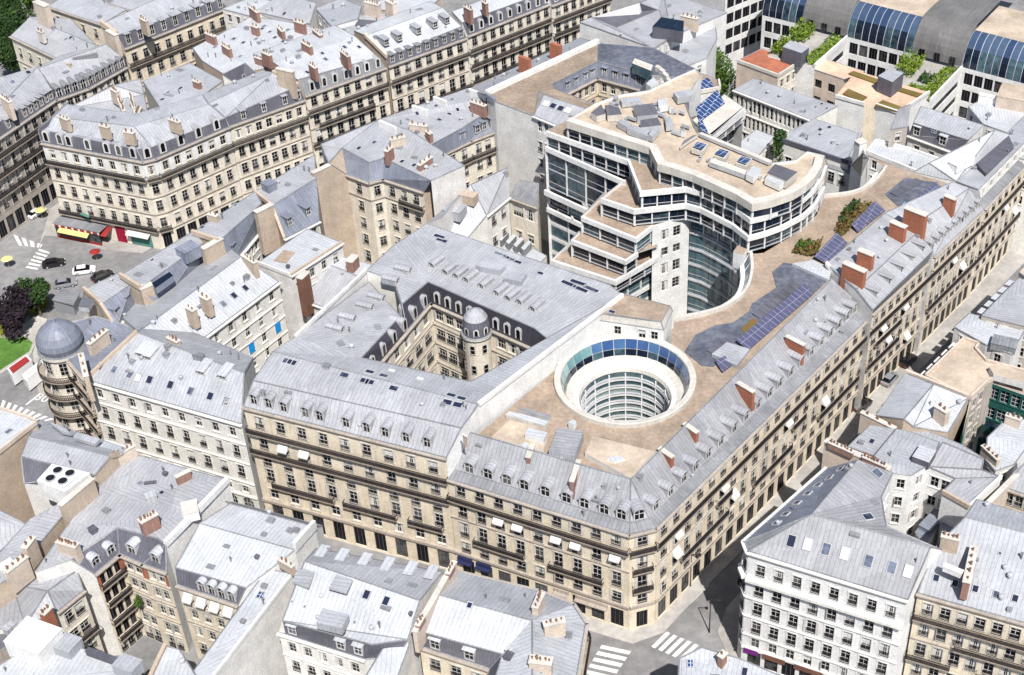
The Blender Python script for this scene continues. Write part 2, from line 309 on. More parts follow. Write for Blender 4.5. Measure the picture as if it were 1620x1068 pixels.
# ---------------------------------------------------------------- a building and its parts
ALLB = []
WR = random.Random(5)
def vent_mesh(k):
    def mk():
        b = MB()
        if k == 'pipe': b.lathe([(.09,-.3),(.09,.75),(.16,.78),(.16,.9),(0,.95)], 'zinc_dark', 8)
        elif k == 'cowl': b.lathe([(.2,-.3),(.2,.35),(.34,.4),(.3,.62),(0,.75)], 'steel', 10)
        elif k == 'box': b.box(-.35,.35,-.3,.3,-.4,.5,'zinc'); b.box(-.42,.42,-.37,.37,.5,.58,'zinc_dark')
        else: b.box(-.6,.6,-.45,.45,-.3,.06,'zinc_dark')
        return b.mesh('vent')
    return cached(('vent', k), mk)
class Bld:
    """V: name -> (x, y, z): the corner seen at that point of the photograph, z metres above the street."""
    def __init__(s, name, label, cat='building', V={}, wall='cream', group=None):
        s.V = {}
        s.wall = wall; s.wb = MB(); s.rb = MB(); s.trees = None; s.nwin = {}; s.extra = {}; s.inst = []
        s.px = {k: q for k, q in V.items() if not isinstance(q, Vector)}
        for k, q in V.items(): s.V[k] = q if isinstance(q, Vector) else P(*q)
        c = sum(s.V.values(), Vector())/max(1, len(s.V)); s.L = Vector((c.x, c.y, 0))
        s.root = bpy.data.objects.new(name, None); COL.objects.link(s.root); s.root.location = s.L; s.root.empty_display_size = .5
        tag(s.root, label, cat, group); ALLB.append(s)
    def __getitem__(s, k): return s.V[k] if isinstance(k, str) else (k if isinstance(k, Vector) else P(*k))
    def add(s, **kw):
        for k, q in kw.items(): s.V[k] = q if isinstance(q, Vector) else P(*q)
    def mix(s, name, a, b, t, z):
        q = s[a].lerp(s[b], t); q.z = z; s.V[name] = q
    def part(s, name, mb_or_me, M=None, label=None):
        me = mb_or_me
        if isinstance(me, MB):
            for p in me.v: p -= s.L
            me = me.mesh(name); o = link(name, me, s.root)
        else:
            M = M.copy(); M.translation -= s.L; o = link(name, me, s.root, M)
        if label: o['label'] = label
        return o
    def roof(s, *faces):
        for f in faces:
            keys, m = f
            pts = [s[k] for k in (keys.split() if isinstance(keys, str) else keys)]
            nz = sum((pts[i].x*pts[(i+1)%len(pts)].y-pts[(i+1)%len(pts)].x*pts[i].y) for i in range(len(pts)))
            if nz < 0: pts = pts[::-1]
            if len(pts) > 4:
                for t in tessellate_polygon([pts]):
                    tri = [pts[i] if isinstance(i, int) else i for i in t]
                    if (tri[1]-tri[0]).cross(tri[2]-tri[0]).z < 0: tri = tri[::-1]
                    s.rb.face(tri, m)
            elif len(pts) == 4 and abs((pts[1]-pts[0]).cross(pts[2]-pts[0]).normalized().dot(pts[3]-pts[0])) > .02:
                for tri in ((0,1,2),(0,2,3)): s.rb.face([pts[i] for i in tri], m)
            else: s.rb.face(pts, m)
    def mansard(s, lo, hi, ratio=.32):
        """sets the height of the mansard's top corners so that it leans inwards, each staying where the photograph shows it"""
        lo, hi = lo.split(), hi.split()
        for i, (a, h) in enumerate(zip(lo, hi)):
            j = min(i, len(lo)-2); d = s[lo[j+1]]-s[lo[j]]; inw = Vector((-d.y, d.x, 0)).normalized(); x, y, _ = s.px[h]; A = s[a]; z0, z1 = A.z+.3, A.z+6
            if 0 < i < len(lo)-1: d2 = s[lo[i]]-s[lo[i-1]]; inw = (inw+Vector((-d2.y, d2.x, 0)).normalized()).normalized()
            for _ in range(30):
                z = (z0+z1)/2; q = P(x, y, z)
                if (q-A).dot(inw) > ratio*(z-A.z): z0 = z
                else: z1 = z
            s.V[h] = P(x, y, z0)
    def plain(s, *runs, zb=0, mat=None):
        """runs: 'a b c' wall faces under the line a-b-c, seen from outside left to right"""
        for run in runs:
            ks = run.split() if isinstance(run, str) else run
            for a, b in zip(ks, ks[1:]):
                p, q = s[a], s[b]; s.wb.face([(p.x,p.y,zb),(q.x,q.y,zb),q,p], mat or s.wall)
    def _win(s, key, me, M):
        k = s.nwin.get(key, 0); s.nwin[key] = k+1
        if k < 99: s.part(key, me, M)
        else: s.extra.setdefault(key, []).append((me, M))
    def fac(s, a, b, n, rows, zb=0, m0=.5, mat=None, balc=(), course=(), cornice=True, awn=(), skip=(), rail=.14, wk='w', t0=0.0, t1=1.0, courtmat=None):
        """facade a->b, left to right from outside; rows: (sill height, height, width, kind)"""
        p, q = s[a].copy(), s[b].copy(); zt = min(p.z, q.z); Lw = Vector((q.x-p.x, q.y-p.y, 0)).length
        M = frameM(Vector((p.x, p.y, 0)), q-p); mat = mat or s.wall; F = MB()
        if abs(p.z-q.z) > .02:
            top = [Vector((0, 0, zt)), Vector((Lw, 0, zt)), Vector((Lw if q.z > p.z else 0, 0, max(p.z, q.z)))]
            F.face(top, mat)
        rows = sorted([(r[0], r[1], r[2], r[3] if len(r) > 3 else wk, r[4] if len(r) > 4 else n) for r in rows])
        z = zb; k = -1
        for (zs, h, w, kind, nn) in rows:
            if zs > z: F.face([(0,0,z),(Lw,0,z),(Lw,0,zs),(0,0,zs)], mat)
            x = 0; pitch = (Lw-2*m0)/nn; k += 1
            for i in range(nn):
                if (k, i) in skip: continue
                c = m0+pitch*(i+.5); w_ = min(w, pitch-.35)
                if w_ < .3: continue
                w_ = round(w_, 1)
                F.face([(x,0,zs),(c-w_/2,0,zs),(c-w_/2,0,zs+h),(x,0,zs+h)], mat)
                x0, x1, z0, z1, d = c-w_/2, c+w_/2, zs, zs+h, .23
                F.face([(x0,0,z0),(x0,d,z0),(x0,d,z1),(x0,0,z1)], mat); F.face([(x1,d,z0),(x1,0,z0),(x1,0,z1),(x1,d,z1)], mat)
                F.face([(x0,0,z0),(x1,0,z0),(x1,d,z0),(x0,d,z0)], mat); F.face([(x0,d,z1),(x1,d,z1),(x1,0,z1),(x0,0,z1)], mat)
                nm = {'shop': 'shop_window', 'arch': 'arched_window'}.get(kind, 'window')
                if kind != 'shop' and h < 2.0 and k == len(rows)-1 and len(rows) > 2: nm = 'attic_window'
                s._win(nm, window_mesh(w_, round(h, 1), kind, mat, 0 if kind in ('shop','arch','blue') else WR.choices((0,1,2,3,4),(58,16,11,9,6))[0]), M @ Matrix.Translation((c, 0, zs)))
                if (k, i) in awn:
                    A = MB(); e = w_*.5+.12
                    A.face([(c-e,-.06,z1+.1),(c-e,-.95,z1-1.0),(c+e,-.95,z1-1.0),(c+e,-.06,z1+.1)], 'canvas'); A.face([(c-e,-.95,z1-1.0),(c-e,-.96,z1-1.25),(c+e,-.96,z1-1.25),(c+e,-.95,z1-1.0)], 'canvas')
                    for sx in (-1, 1): A.face([(c+sx*e,-.06,z1+.1),(c+sx*e,-.95,z1-1.0),(c+sx*e,-.06,z1-.9)], 'canvas')
                    for v in A.v: v.xyz = M @ v
                    s.part('awning', A)
                x = x1
            F.face([(x,0,zs),(Lw,0,zs),(Lw,0,zs+h),(x,0,zs+h)], mat); z = zs+h
        if z < zt: F.face([(0,0,z),(Lw,0,z),(Lw,0,zt),(0,0,zt)], mat)
        for v in F.v: v.xyz = M @ v
        for f, m in zip(F.f, F.m): s.wb.face([F.v[i] for i in f], m)
        cm = courtmat or {'cream': 'weathered', 'cream_pale': 'weathered', 'clean_white': 'white', 'dirty_stone': 'dirty_stone'}.get(mat, mat)
        for (zc, hh, pr) in [(c if isinstance(c, tuple) else (c, .2, .2)) for c in course]:
            C = MB(); C.box(.0,Lw,-pr,.02,zc-hh/2,zc+hh/2,cm)
            for v in C.v: v.xyz = M @ v
            s.part('string_course', C)
        if cornice:
            C = MB(); C.box(-.15,Lw+.15,-.5,.0,zt-.22,zt-.03,'zinc_dark' if cornice == 'z' else cm); C.box(-.05,Lw+.05,-.3,.0,zt-.55,zt-.221,cm)
            nb = int(Lw/.8)
            for v in C.v: v.xyz = M @ v
            s.part('cornice', C)
        for (zc, u0, u1) in balc:
            s.balcony(M, u0*Lw, u1*Lw, zc, rail)
    def balcony(s, M, x0, x1, z, sp=.14, d=.8, h=1.0):
        B = MB(); B.box(x0,x1,-d,.0,z-.22,z,'dirty_stone'); n = max(2, int((x1-x0)/sp))
        for i in range(n+1): x = x0+.03+(x1-x0-.06)*i/n; B.box(x-.038,x+.038,-d+.05,-d+.1,z,z+h,'iron',skip='bt')
        for zz in (.12, h*.55, h): B.box(x0,x1,-d+.04,-d+.11,z+zz-.035,z+zz+.035,'iron')
        for x in (x0, x1-.07):
            for zz in (.12, h): B.box(x,x+.07,-d+.1,0,z+zz-.035,z+zz+.035,'iron')
        nb = max(2, int((x1-x0)/1.5))
        for i in range(nb): x = x0+.3+(x1-x0-.8)*i/(nb-1) if nb > 1 else x0; B.box(x,x+.2,-d*.7,0,z-.6,z-.22,'dirty_stone')
        for v in B.v: v.xyz = M @ v
        s.part('balcony', B)
    def bal(s, a, b, z, u0=0, u1=1, sp=.28):
        p, q = s[a], s[b]; L_ = Vector((q.x-p.x, q.y-p.y, 0)).length
        s.balcony(frameM(Vector((p.x, p.y, 0)), q-p), u0*L_, u1*L_, z, sp)
    def dorm(s, a, b, ts, kind='arc', w=1.2, h=2.0, side='zinc', dz=0, n=None):
        """dormers standing on the line a->b; ts: positions 0..1 or a count"""
        p, q = s[a], s[b]
        if isinstance(ts, int): ts = [(i+.5)/ts for i in range(ts)]
        for t in ts:
            o = p.lerp(q, t); o.z += dz; s.part('dormer', dormer_mesh(kind, w, h, side), frameM(o, q-p))
    def chim(s, x0, y0, x1, y1, zt, H=3, Wd=.75, mat='tan', pots=None, name='chimney', cap=True, ext=0):
        """chimney stack whose top runs from one photograph point to the other at height zt"""
        a, b = P(x0, y0, zt), P(x1, y1, zt); L_ = (b-a).length; M = frameM(Vector((a.x, a.y, 0)), b-a)
        C = MB(); C.box(-ext,L_+ext,-Wd/2,Wd/2,zt-H,zt,mat)
        if cap: C.box(-ext-.1,L_+ext+.1,-Wd/2-.1,Wd/2+.1,zt-.002,zt+.16,'pale_stone')
        for v in C.v: v.xyz = M @ v
        co = s.part(name, C)
        if pots is None: pots = max(1, int(L_/.75))
        for i in range(pots):
            pm = M @ Matrix.Translation((L_*(i+.5)/pots+random.uniform(-.08,.08), random.uniform(-.1,.1), zt+.1)) @ Matrix.Scale(random.uniform(.7, 1.15), 4); pm.translation -= s.L; link('chimney_pot', pot_mesh(), co, pm)
    def bvh(s):
        if getattr(s, '_bvh', None) is None or s._n != len(s.rb.f):
            s._bvh = BVHTree.FromPolygons(s.rb.v, s.rb.f); s._n = len(s.rb.f)
        return s._bvh
    def hit(s, x, y):
        r = ray(x, y).normalized(); return s.bvh().ray_cast(CAMV, r)
    def sky(s, pts, w=.85, l=1.2, kind='d'):
        for q in pts:
            loc, nrm, _, _ = s.hit(q[0], q[1])
            if loc is None: print('skylight misses', s.root.name, q); continue
            if nrm.z < 0: nrm = -nrm
            kd = q[2] if len(q) > 2 else kind
            u = Vector((-nrm.y, nrm.x, 0)); u = u.normalized() if u.length > .02 else Vector((.88, -.47, 0)).normalized(); v = nrm.cross(u)
            M = Matrix(((u.x,v.x,nrm.x,loc.x),(u.y,v.y,nrm.y,loc.y),(u.z,v.z,nrm.z,loc.z),(0,0,0,1)))
            s.part('skylight', skylight_mesh(w, l, kd), M)
    def boxon(s, x, y, w, l, h, mat='zinc', az=None, name='roof_box', top=None, dz=-.3):
        """box standing on the roof at a photograph point; az bearing of its long side"""
        loc, nrm, _, _ = s.hit(x, y)
        if loc is None: print('box misses', s.root.name, x, y); return
        M = frameM(loc, Vector((math.sin(R(az if az is not None else 112)), math.cos(R(az if az is not None else 112)), 0)))
        C = MB(); C.box(-w/2,w/2,-l/2,l/2,dz,h,mat,skip='t'); C.box(-w/2-.06,w/2+.06,-l/2-.06,l/2+.06,h-.001,h+.1,top or mat)
        for v in C.v: v.xyz = M @ v
        s.part(name, C); return loc
    def kerb(s, a, b, h=.5, w=.35, mat=None, name='parapet', dz=-.3):
        """parapet strip centred on the line a-b"""
        p, q = s[a], s[b]; d = Vector((q.x-p.x, q.y-p.y, 0)).normalized(); nrm = Vector((d.y, -d.x, 0))*(w/2); C = MB(); up = Vector((0, 0, 1))
        A = [p-nrm, q-nrm, q+nrm, p+nrm]; B_ = [v+up*h for v in A]; A = [v+up*dz for v in A]
        for i in range(4): C.face([A[(i+1)%4], A[i], B_[i], B_[(i+1)%4]], mat or s.wall)
        C.face(B_[::-1] if (B_[1]-B_[0]).cross(B_[2]-B_[0]).z < 0 else B_, mat or s.wall)
        s.part(name, C)
    def flashing(s):
        """rolled lead along the ridges, hips and valleys, small vents on the slopes"""
        E = {}
        for f in s.rb.f:
            p = [s.rb.v[i] for i in f]; nrm = (p[1]-p[0]).cross(p[2]-p[0])
            if nrm.length < 1e-6: continue
            nrm.normalize()
            for i in range(len(p)):
                a, c = p[i], p[(i+1) % len(p)]; k = tuple(sorted((tuple(round(x, 2) for x in a), tuple(round(x, 2) for x in c)))); E.setdefault(k, []).append((a, c, nrm))
        m = MB()
        for lst in E.values():
            if len(lst) > 1 and lst[0][2].dot(lst[1][2]) > .965: continue
            a, c, nrm = lst[0]; d = c-a
            if d.length < 1.2 or abs(d.normalized().z) > .93: continue
            up = sum((q[2] for q in lst), Vector()); up = up.normalized() if up.length > .2 else Vector((0,0,1))
            if up.z < .15: continue
            d.normalize(); sd = d.cross(up).normalized()*.11; h = up*.09
            A = [a-sd, a+h, a+sd]; C = [c-sd, c+h, c+sd]
            for i in range(2): m.face([A[i], C[i], C[i+1], A[i+1]], 'zinc_dark')
        if m.f: s.part('ridge_flashing', m)
        rnd = random.Random(len(s.rb.f)*7+int(abs(s.L.x)*10)); vents = 0
        for f, mt in zip(list(s.rb.f), list(s.rb.m)):
            p = [s.rb.v[i] for i in f]; nrm = (p[1]-p[0]).cross(p[2]-p[0]); ar = nrm.length/(2 if len(p) == 3 else 1)
            if nrm.length < 1e-6 or nrm.normalized().z < .5 or not mt.startswith('zinc') or ar < 12: continue
            for _ in range(min(6, int(ar/22*rnd.uniform(.3, 1.5)))):
                u, v = rnd.uniform(.12, .88), rnd.uniform(.15, .85); o = (p[0].lerp(p[1], u)).lerp(p[-1].lerp(p[-2], u) if len(p) > 3 else p[2], v)
                if vents > 14: break
                vents += 1; k = rnd.choice(('pipe', 'pipe', 'cowl', 'box', 'sheet'))
                s.part({'pipe': 'vent_pipe', 'cowl': 'vent_cowl', 'box': 'roof_vent', 'sheet': 'lead_patch'}[k], vent_mesh(k), frameM(o, Vector((-nrm.y, nrm.x, 0)) if abs(nrm.x)+abs(nrm.y) > .05*nrm.length else Vector((.88, -.47, 0))) @ Matrix.Scale(rnd.uniform(.8, 1.3), 4))
    def done(s):
        if s.rb.f: s.flashing(); s.part('roof', s.rb)
        if s.wb.f: s.part('wall', s.wb)
        for key, lst in s.extra.items():
            J = MB()
            for me, M in lst:
                nm = [m.name for m in me.materials]
                for pl in me.polygons: J.face([M @ me.vertices[i].co for i in pl.vertices], nm[pl.material_index])
            o = s.part(key, J); o['kind'] = 'stuff'
def rowsH(z, shop=True, tall=False, k=1.0, w=1.45):
    """storeys of a Haussmann front whose eave is z metres up"""
    f = z/20.0
    r = [(17.2*f, 2.2*f, w), (12.9*f, 2.9*f, w), (8.8*f, 3.0*f, w), (5.5*f, 2.2*f, w)]
    if shop: r.append((.35, 3.6*f, 2.1, 'shop'))
    return [tuple(round(q, 1) if isinstance(q, float) and i < 2 else q for i, q in enumerate(t)) for t in r]
def rowsN(z, n, top=2.6, h=1.9, w=1.15, low=.5, kind='w', step=None, shop=None):
    """n equal storeys downwards from z-top"""
    st = step or (z-top-low)/max(1, n-1) if n > 1 else 0; r = [(round(z-top-i*st, 2), h, w, kind) for i in range(n)]
    if shop: r.append((.35, shop, 2.1, 'shop'))
    return r
# ================================================================ the block in the middle
G_FRONT = 'stone buildings along the street in front'
# ---- corner building with the round atrium
b = Bld('corner_building', 'cream stone office building on the street corner with round glass atrium sunk in its roof', V=dict(
    a=(708,757,20), b=(996,846,20), c=(1037,836,20), d=(1378,499,20), e=(744,684,25), f=(998,758,25), g=(1316,441,25)))
CB = b
for n_, p_, q_ in (('a2','a','e'),('b2','b','f'),('c2','c','f'),('d2','d','g')): b.mix(n_, p_, q_, .27, 20.7)
b.mix('a3','a2','e',.04,20.9); b.mix('b3','b2','f',.04,20.9); b.mix('c3','c2','f',.04,20.9); b.mix('d3','d2','g',.04,20.9)
b.roof(('a b b2 a2','zinc_dark'),('b c c2 b2','zinc_dark'),('c d d2 c2','zinc_dark'),('a2 b2 f e','zinc_grey'),('b2 c2 f','zinc_grey'),('c2 d2 g f','zinc_grey'))
AW = {(3,2),(3,3),(3,5),(3,6),(3,8)}
b.fac('a','b',9,rowsH(20),balc=[(16.3,0,1),(8.6,.13,.42),(8.6,.56,.86)],course=[12.5,(5.1,.45,.35)],awn=AW)
b.fac('b','c',1,rowsH(20)[:4]+[(.3,3.4,1.7,'shop')],balc=[(16.3,0,1),(12.4,.1,.9),(8.5,.1,.9)],course=[(5.1,.45,.35)],m0=.3)
b.fac('c','d',20,rowsH(20),balc=[(16.3,0,1),(8.6,.1,.3),(8.6,.42,.6),(8.6,.74,.95),(12.4,.25,.31),(12.4,.6,.66)],course=[12.5,(5.1,.45,.35)],awn={(3,1),(2,1),(3,5),(2,6),(3,11),(2,15)})
b.dorm('a3','b3',[.09,.2,.31,.41,.53,.65,.75,.86,.955],w=1.45,h=2.0); b.dorm('b3','c3',[.5],w=1.5,h=2.0)
b.dorm('c3','d3',[.03,.09,.145,.195,.25,.305,.365,.42,.475,.53,.58,.635,.69,.74,.79,.84,.885,.93,.97],w=1.35,h=1.9)
for q in ((836,722,842,706),(905,760,915,731)): b.chim(*q,24.7,H=4,Wd=.6,mat='old_brick',pots=0,ext=.3)
for q in ((1046,711,1062,722),(1085,672,1101,683),(1170,607,1190,619),(1247,533,1270,545)): b.chim(*q,24.75,H=4,Wd=.6,mat='brick',pots=0,ext=.3)
M_ = frameM(Vector((b['a'].x,b['a'].y,0)), b['b']-b['a']); L_ = (b['b']-b['a']).length
for x0,x1,mt in ((.015,.1,'shop_blue'),(.125,.21,'shop_blue'),(.58,.66,'weathered'),(.7,.88,'weathered')):
    m_ = MB(); m_.box(x0*L_,x1*L_,-.3,-.01,3.6,4.3,mt); m_.box(x0*L_,x1*L_,-.9,-.3,3.55,3.7,mt)
    for v in m_.v: v.xyz = M_ @ v
    b.part('shop_fascia', m_)
# roof terrace with the circular opening
cx_ = (P(877,605,24).x+P(1101,605,24).x)/2; cy_ = (P(989,534,24).y+P(989,677,24).y)/2
CW = Vector((cx_, cy_, 0))
ring = [CW+Vector((10.3*math.cos(2*math.pi*i/48), 10.3*math.sin(2*math.pi*i/48), 24)) for i in range(48)]
outer = [P(x,y,24) for x,y in ((749,693),(996,766),(1313,449),(1297,424),(1400,343),(1505,292),(1455,277),(1372,247),(1404,266),(1383,292),(1349,308),(1303,314),(1292,340),(1262,368),(1208,400),(1190,402),(1192,430),(1182,463),(1152,487),(1116,500),(1066,510),(1062,545),(985,498))]
tb = MB()
for t in tessellate_polygon([outer, ring]):
    allp = outer+ring; q = [allp[i] for i in t]
    if (q[1]-q[0]).cross(q[2]-q[0]).z < 0: q = q[::-1]
    tb.face(q, 'terrace_brown')
b.part('roof_terrace', tb)
# inner side of the ridge above the terrace
b.plain('f e', zb=23.9, mat='zinc_grey'); b.plain('g f', zb=23.9, mat='zinc_grey'); b.plain('d g', zb=0, mat='plaster')
# atrium: rim, sloping glass, pale band, storeys of glass below
def lathe_part(nm, prof, mats, n=48):
    m_ = MB(); m_.lathe(prof, mats, n, (CW.x, CW.y, 0)); b.part(nm, m_)
lathe_part('atrium_rim', [(10.8,23.95),(10.8,24.75),(10.7,24.85),(9.85,24.7),(9.74,24.5)], 'pale_stone')
for i in range(32):
    m_ = MB(); a0 = 2*math.pi*(i+.035)/32; a1 = 2*math.pi*(i+.965)/32
    dk = 'glass_vault' if 4 <= i <= 14 or i % 3 else 'glass_teal'
    if 9 <= i <= 15 and i > 12: dk = 'glass_teal'
    m_.lathe([(9.72,24.5),(9.32,22.95)], 'glass_teal' if i in (11,12,13,14,15,16,17) else 'glass_ring', 1, (CW.x,CW.y,0), a0, a1); m_.lathe([(9.28,22.88),(9.05,21.8)], 'glass_blue', 1, (CW.x,CW.y,0), a0, a1)
    b.part('glass_panel', m_)
lathe_part('glazing_ring', [(9.78,24.52),(9.38,22.96),(9.34,22.96),(9.1,21.76)], 'steel')
lathe_part('pale_band', [(9.12,21.8),(8.9,21.6),(7.9,21.2),(7.1,20.8),(6.85,20.2)], ['pale_stone','pale_stone','white','pale_stone'])
z = 20.2; k = 0
while z > 1.5:
    lathe_part('storey_glazing', [(6.85,z),(6.85,z-.95)], 'glass_pale'); lathe_part('floor_band', [(6.85,z-.95),(6.62,z-.96),(6.62,z-1.1),(6.8,z-1.12),(6.8,z-1.3),(6.55,z-1.31),(6.55,z-1.55),(6.85,z-1.57)], ['steel','clean_white','steel','glass_blue','steel','clean_white','steel']); z -= 1.57
lathe_part('court_paving', [(6.9,1.4),(0,1.4)], 'court_floor')
for i in range(16):
    m_ = MB(); a = 2*math.pi*i/16; o = CW+Vector((6.7*math.cos(a), 6.7*math.sin(a), 0)); m_.lathe([(.13,1.4),(.13,20)], 'paint_white', 6, o); b.part('mullion', m_)
def patch(bb, nm, pts, z, mat, h=0.05, side=None, z1=None):
    q = [P(x,y,z) for x,y in pts]; m_ = MB(); m_.prism([(p.x,p.y) for p in q], z-h, z, side or mat, mat); 
    if len(q) > 4:
        m_.f.pop(); m_.m.pop(); m_.v = m_.v[:-len(q)]
        for t in tessellate_polygon([q]):
            tri = [q[i] for i in t]
            if (tri[1]-tri[0]).cross(tri[2]-tri[0]).z < 0: tri = tri[::-1]
            m_.face(tri, mat)
    return bb.part(nm, m_)
def solar(bb, a, b_, c, d, z, n, mat='solar', tilt=.7):
    A, B_, C, D = (P(*q, z) for q in (a, b_, c, d)); up = Vector((0,0,tilt))
    for i in range(n):
        t0, t1 = (i+.02)/n, (i+.98)/n; m_ = MB(); q = [A.lerp(D,t0), B_.lerp(C,t0), B_.lerp(C,t1), A.lerp(D,t1)]
        q[0] = q[0]+up; q[3] = q[3]+up
        if (q[1]-q[0]).cross(q[2]-q[0]).z < 0: q = q[::-1]
        m_.face(q, mat); lo = [p-Vector((0,0,.12)) for p in q]
        for j in range(4): m_.face([lo[j], lo[(j+1)%4], q[(j+1)%4], q[j]], 'dark_frame')
        m_.face(lo[::-1], 'dark_frame'); bb.part('solar_panel', m_)
patch(b,'roof_membrane',((1083,556),(1100,530),(1130,515),(1160,510),(1185,492),(1190,480),(1228,455),(1222,430),(1240,415),(1290,425),(1312,440),(1286,466),(1166,546),(1148,566),(1128,580),(1110,578)),24.12,'membrane',.1)
patch(b,'roof_membrane',((1400,307),(1432,281),(1478,288),(1493,298),(1445,332),(1425,330)),24.12,'membrane',.1)
patch(b,'roof_hatch',((1253,417),(1287,411),(1315,427),(1312,443),(1290,433)),24.6,'zinc_white',.6)
patch(b,'roof_hatch',((1126,560),(1150,541),(1186,552),(1166,578)),24.7,'zinc_pale',.7)
patch(b,'planted_bed',((1180,533),(1172,520),(1190,503),(1200,508),(1196,522)),24.2,'sedum',.15)
solar(b,(1164,544),(1184,554),(1287,465),(1273,453),24.3,11); solar(b,(1287,411),(1309,419),(1341,384),(1323,373),24.3,5); solar(b,(1346,360),(1357,368),(1401,332),(1383,323),24.3,6)
solar(b,(1450,316),(1464,327),(1494,301),(1480,292),24.3,5); solar(b,(1440,325),(1452,335),(1462,327),(1449,318),24.3,1); solar(b,(1131,573),(1143,589),(1158,577),(1147,565),24.5,1,tilt=.3); solar(b,(1423,332),(1433,340),(1443,331),(1432,324),24.3,2,'solar_blue')
solar(b,(1190,498),(1203,505),(1268,452),(1255,444),24.2,7,'slate',.25); solar(b,(1408,306),(1420,311),(1462,287),(1449,283),24.2,5,'slate',.25); solar(b,(1118,556),(1130,562),(1160,541),(1148,535),24.2,3,'slate',.2)
# roof plant on the front corner
def slab(pts, z, h, mat, top=None, nm='roof_box'): return patch(b, nm, pts, z, top or mat, h, mat)
slab(((868,712),(883,676),(923,682),(909,722)),26.0,2.1,'zinc','zinc_grey'); slab(((925,716),(938,690),(1036,714),(998,757)),24.9,1,'plaster','tan_flat','roof_deck')
slab(((776,692),(806,664),(862,679),(858,690),(866,694),(860,711)),24.5,.6,'plaster','tan_flat','roof_deck'); slab(((830,687),(836,676),(866,684),(860,696)),25.4,1.2,'clean_white','zinc_white')
slab(((960,725),(977,720),(990,726),(972,731)),25.2,.3,'clean_white','zinc_white','roof_hatch'); slab(((800,656),(806,650),(868,666),(862,673)),24.8,.8,'pale_stone','zinc_white'); slab(((820,648),(824,644),(872,657),(868,662)),24.6,.6,'steel','zinc_dark')
for q in ((830,704),(888,720),(905,668)): slab(((q[0]-6,q[1]),(q[0],q[1]-5),(q[0]+7,q[1]-2),(q[0]+2,q[1]+4)),25.3,1.2,'clean_white','zinc_white','roof_box')
# glazed well of the inner court (curved edge of the terrace)
arc = [P(x,y,24) for x,y in ((1190,402),(1192,430),(1182,463),(1152,487),(1116,500),(1066,510))]
ac = P(1125,440,24)
def rings(pts, ctr, z0, z1, k, mat, nm):
    m_ = MB(); q0 = [Vector((*(ctr.xy.lerp(p.xy, k)), z0)) for p in pts]; q1 = [Vector((*(ctr.xy.lerp(p.xy, k if isinstance(z1,(int,float)) else z1[1])), z1 if isinstance(z1,(int,float)) else z1[0])) for p in pts]
    for i in range(len(pts)-1): m_.face([q0[i], q0[i+1], q1[i+1], q1[i]], mat)
    b.part(nm, m_)
def smooth_pts(pts, n=4):
    out = []
    for i in range(len(pts)-1):
        p0, p1, p2, p3 = pts[max(i-1,0)], pts[i], pts[i+1], pts[min(i+2,len(pts)-1)]
        for j in range(n):
            t = j/n; out.append(.5*((2*p1)+(p2-p0)*t+(2*p0-5*p1+4*p2-p3)*t*t+(3*p1-p0-3*p2+p3)*t**3))
    return out+[pts[-1]]
arcs = smooth_pts(arc, 5)
rings(arcs, ac, 24, (24.7,1.0), 1.0, 'pale_stone', 'parapet'); rings(arcs, ac, 24.7, (24.7,.93), 1.0, 'pale_stone', 'parapet'); rings(arcs, ac, 24.7, (24.3,.91), .93, 'steel', 'parapet')
rings(arcs, ac, 24.3, (23.0,.80), .91, 'glass_blue', 'storey_glazing'); rings(arcs, ac, 23.0, (22.9,.70), .80, 'clean_white', 'gallery'); rings(arcs, ac, 22.9, (21.7,.69), .70, 'clean_white', 'gallery')
for i in range(0,len(arcs),3):
    q0 = Vector((*ac.xy.lerp(arcs[i].xy,.915),24.35)); q1 = Vector((*ac.xy.lerp(arcs[i].xy,.795),23.05)); d_ = (q1-q0).normalized(); sd = d_.cross(Vector((0,0,1))).normalized()*.07; m_ = MB(); m_.face([q0-sd, q0+sd, q1+sd, q1-sd],'paint_white'); b.part('mullion', m_)
zz = 21.7
while zz > 4: rings(arcs, ac, zz, zz-2.3, .68, 'glass_blue', 'storey_glazing'); rings(arcs, ac, zz-2.3, (zz-2.31,.66), .68, 'steel', 'floor_band'); rings(arcs, ac, zz-2.31, (zz-3.2,.66), .66, 'steel', 'floor_band'); rings(arcs, ac, zz-3.2, (zz-3.2,.68), .66, 'steel', 'floor_band'); zz -= 3.2
ac = P(1338,262,24); arcs = smooth_pts([P(x,y,24) for x,y in ((1404,266),(1383,292),(1349,308),(1303,314))], 5)
rings(arcs, ac, 24, (24.6,1.0), 1.0, 'pale_stone', 'parapet'); rings(arcs, ac, 24.6, (24.6,.94), 1.0, 'pale_stone', 'parapet'); rings(arcs, ac, 24.6, (23.0,.80), .94, 'glass_blue', 'storey_glazing'); rings(arcs, ac, 23.0, (22.9,.72), .80, 'clean_white', 'gallery'); rings(arcs, ac, 22.9, (4,.71), .72, 'glass_blue', 'storey_glazing')
b.done()
# lantern house on the terrace
b = Bld('rooftop_pavilion', 'small white rooftop pavilion with curved tan roof behind the round atrium', 'pavilion', dict(a=(943,506,27), b=(1050,522,27), c=(1064,492,27), d=(972,466,27), a1=(952,496,28.3), b1=(1046,509,28.3), c1=(1060,484,28.3), d1=(974,462,28.3)), wall='clean_white')
b.roof(('a b b1 a1','pale_stone'),('b c c1 b1','pale_stone'),('d a a1 d1','pale_stone'),('c d d1 c1','pale_stone'),('a1 b1 c1 d1','terrace_brown'))
b.fac('a','b',5,[(24.7,1.7,1.1)],zb=24,skip={(0,0),(0,2)},cornice=False); b.plain('b c d','d a',zb=24); b.sky([(968,494)],1.2,.8); b.done()

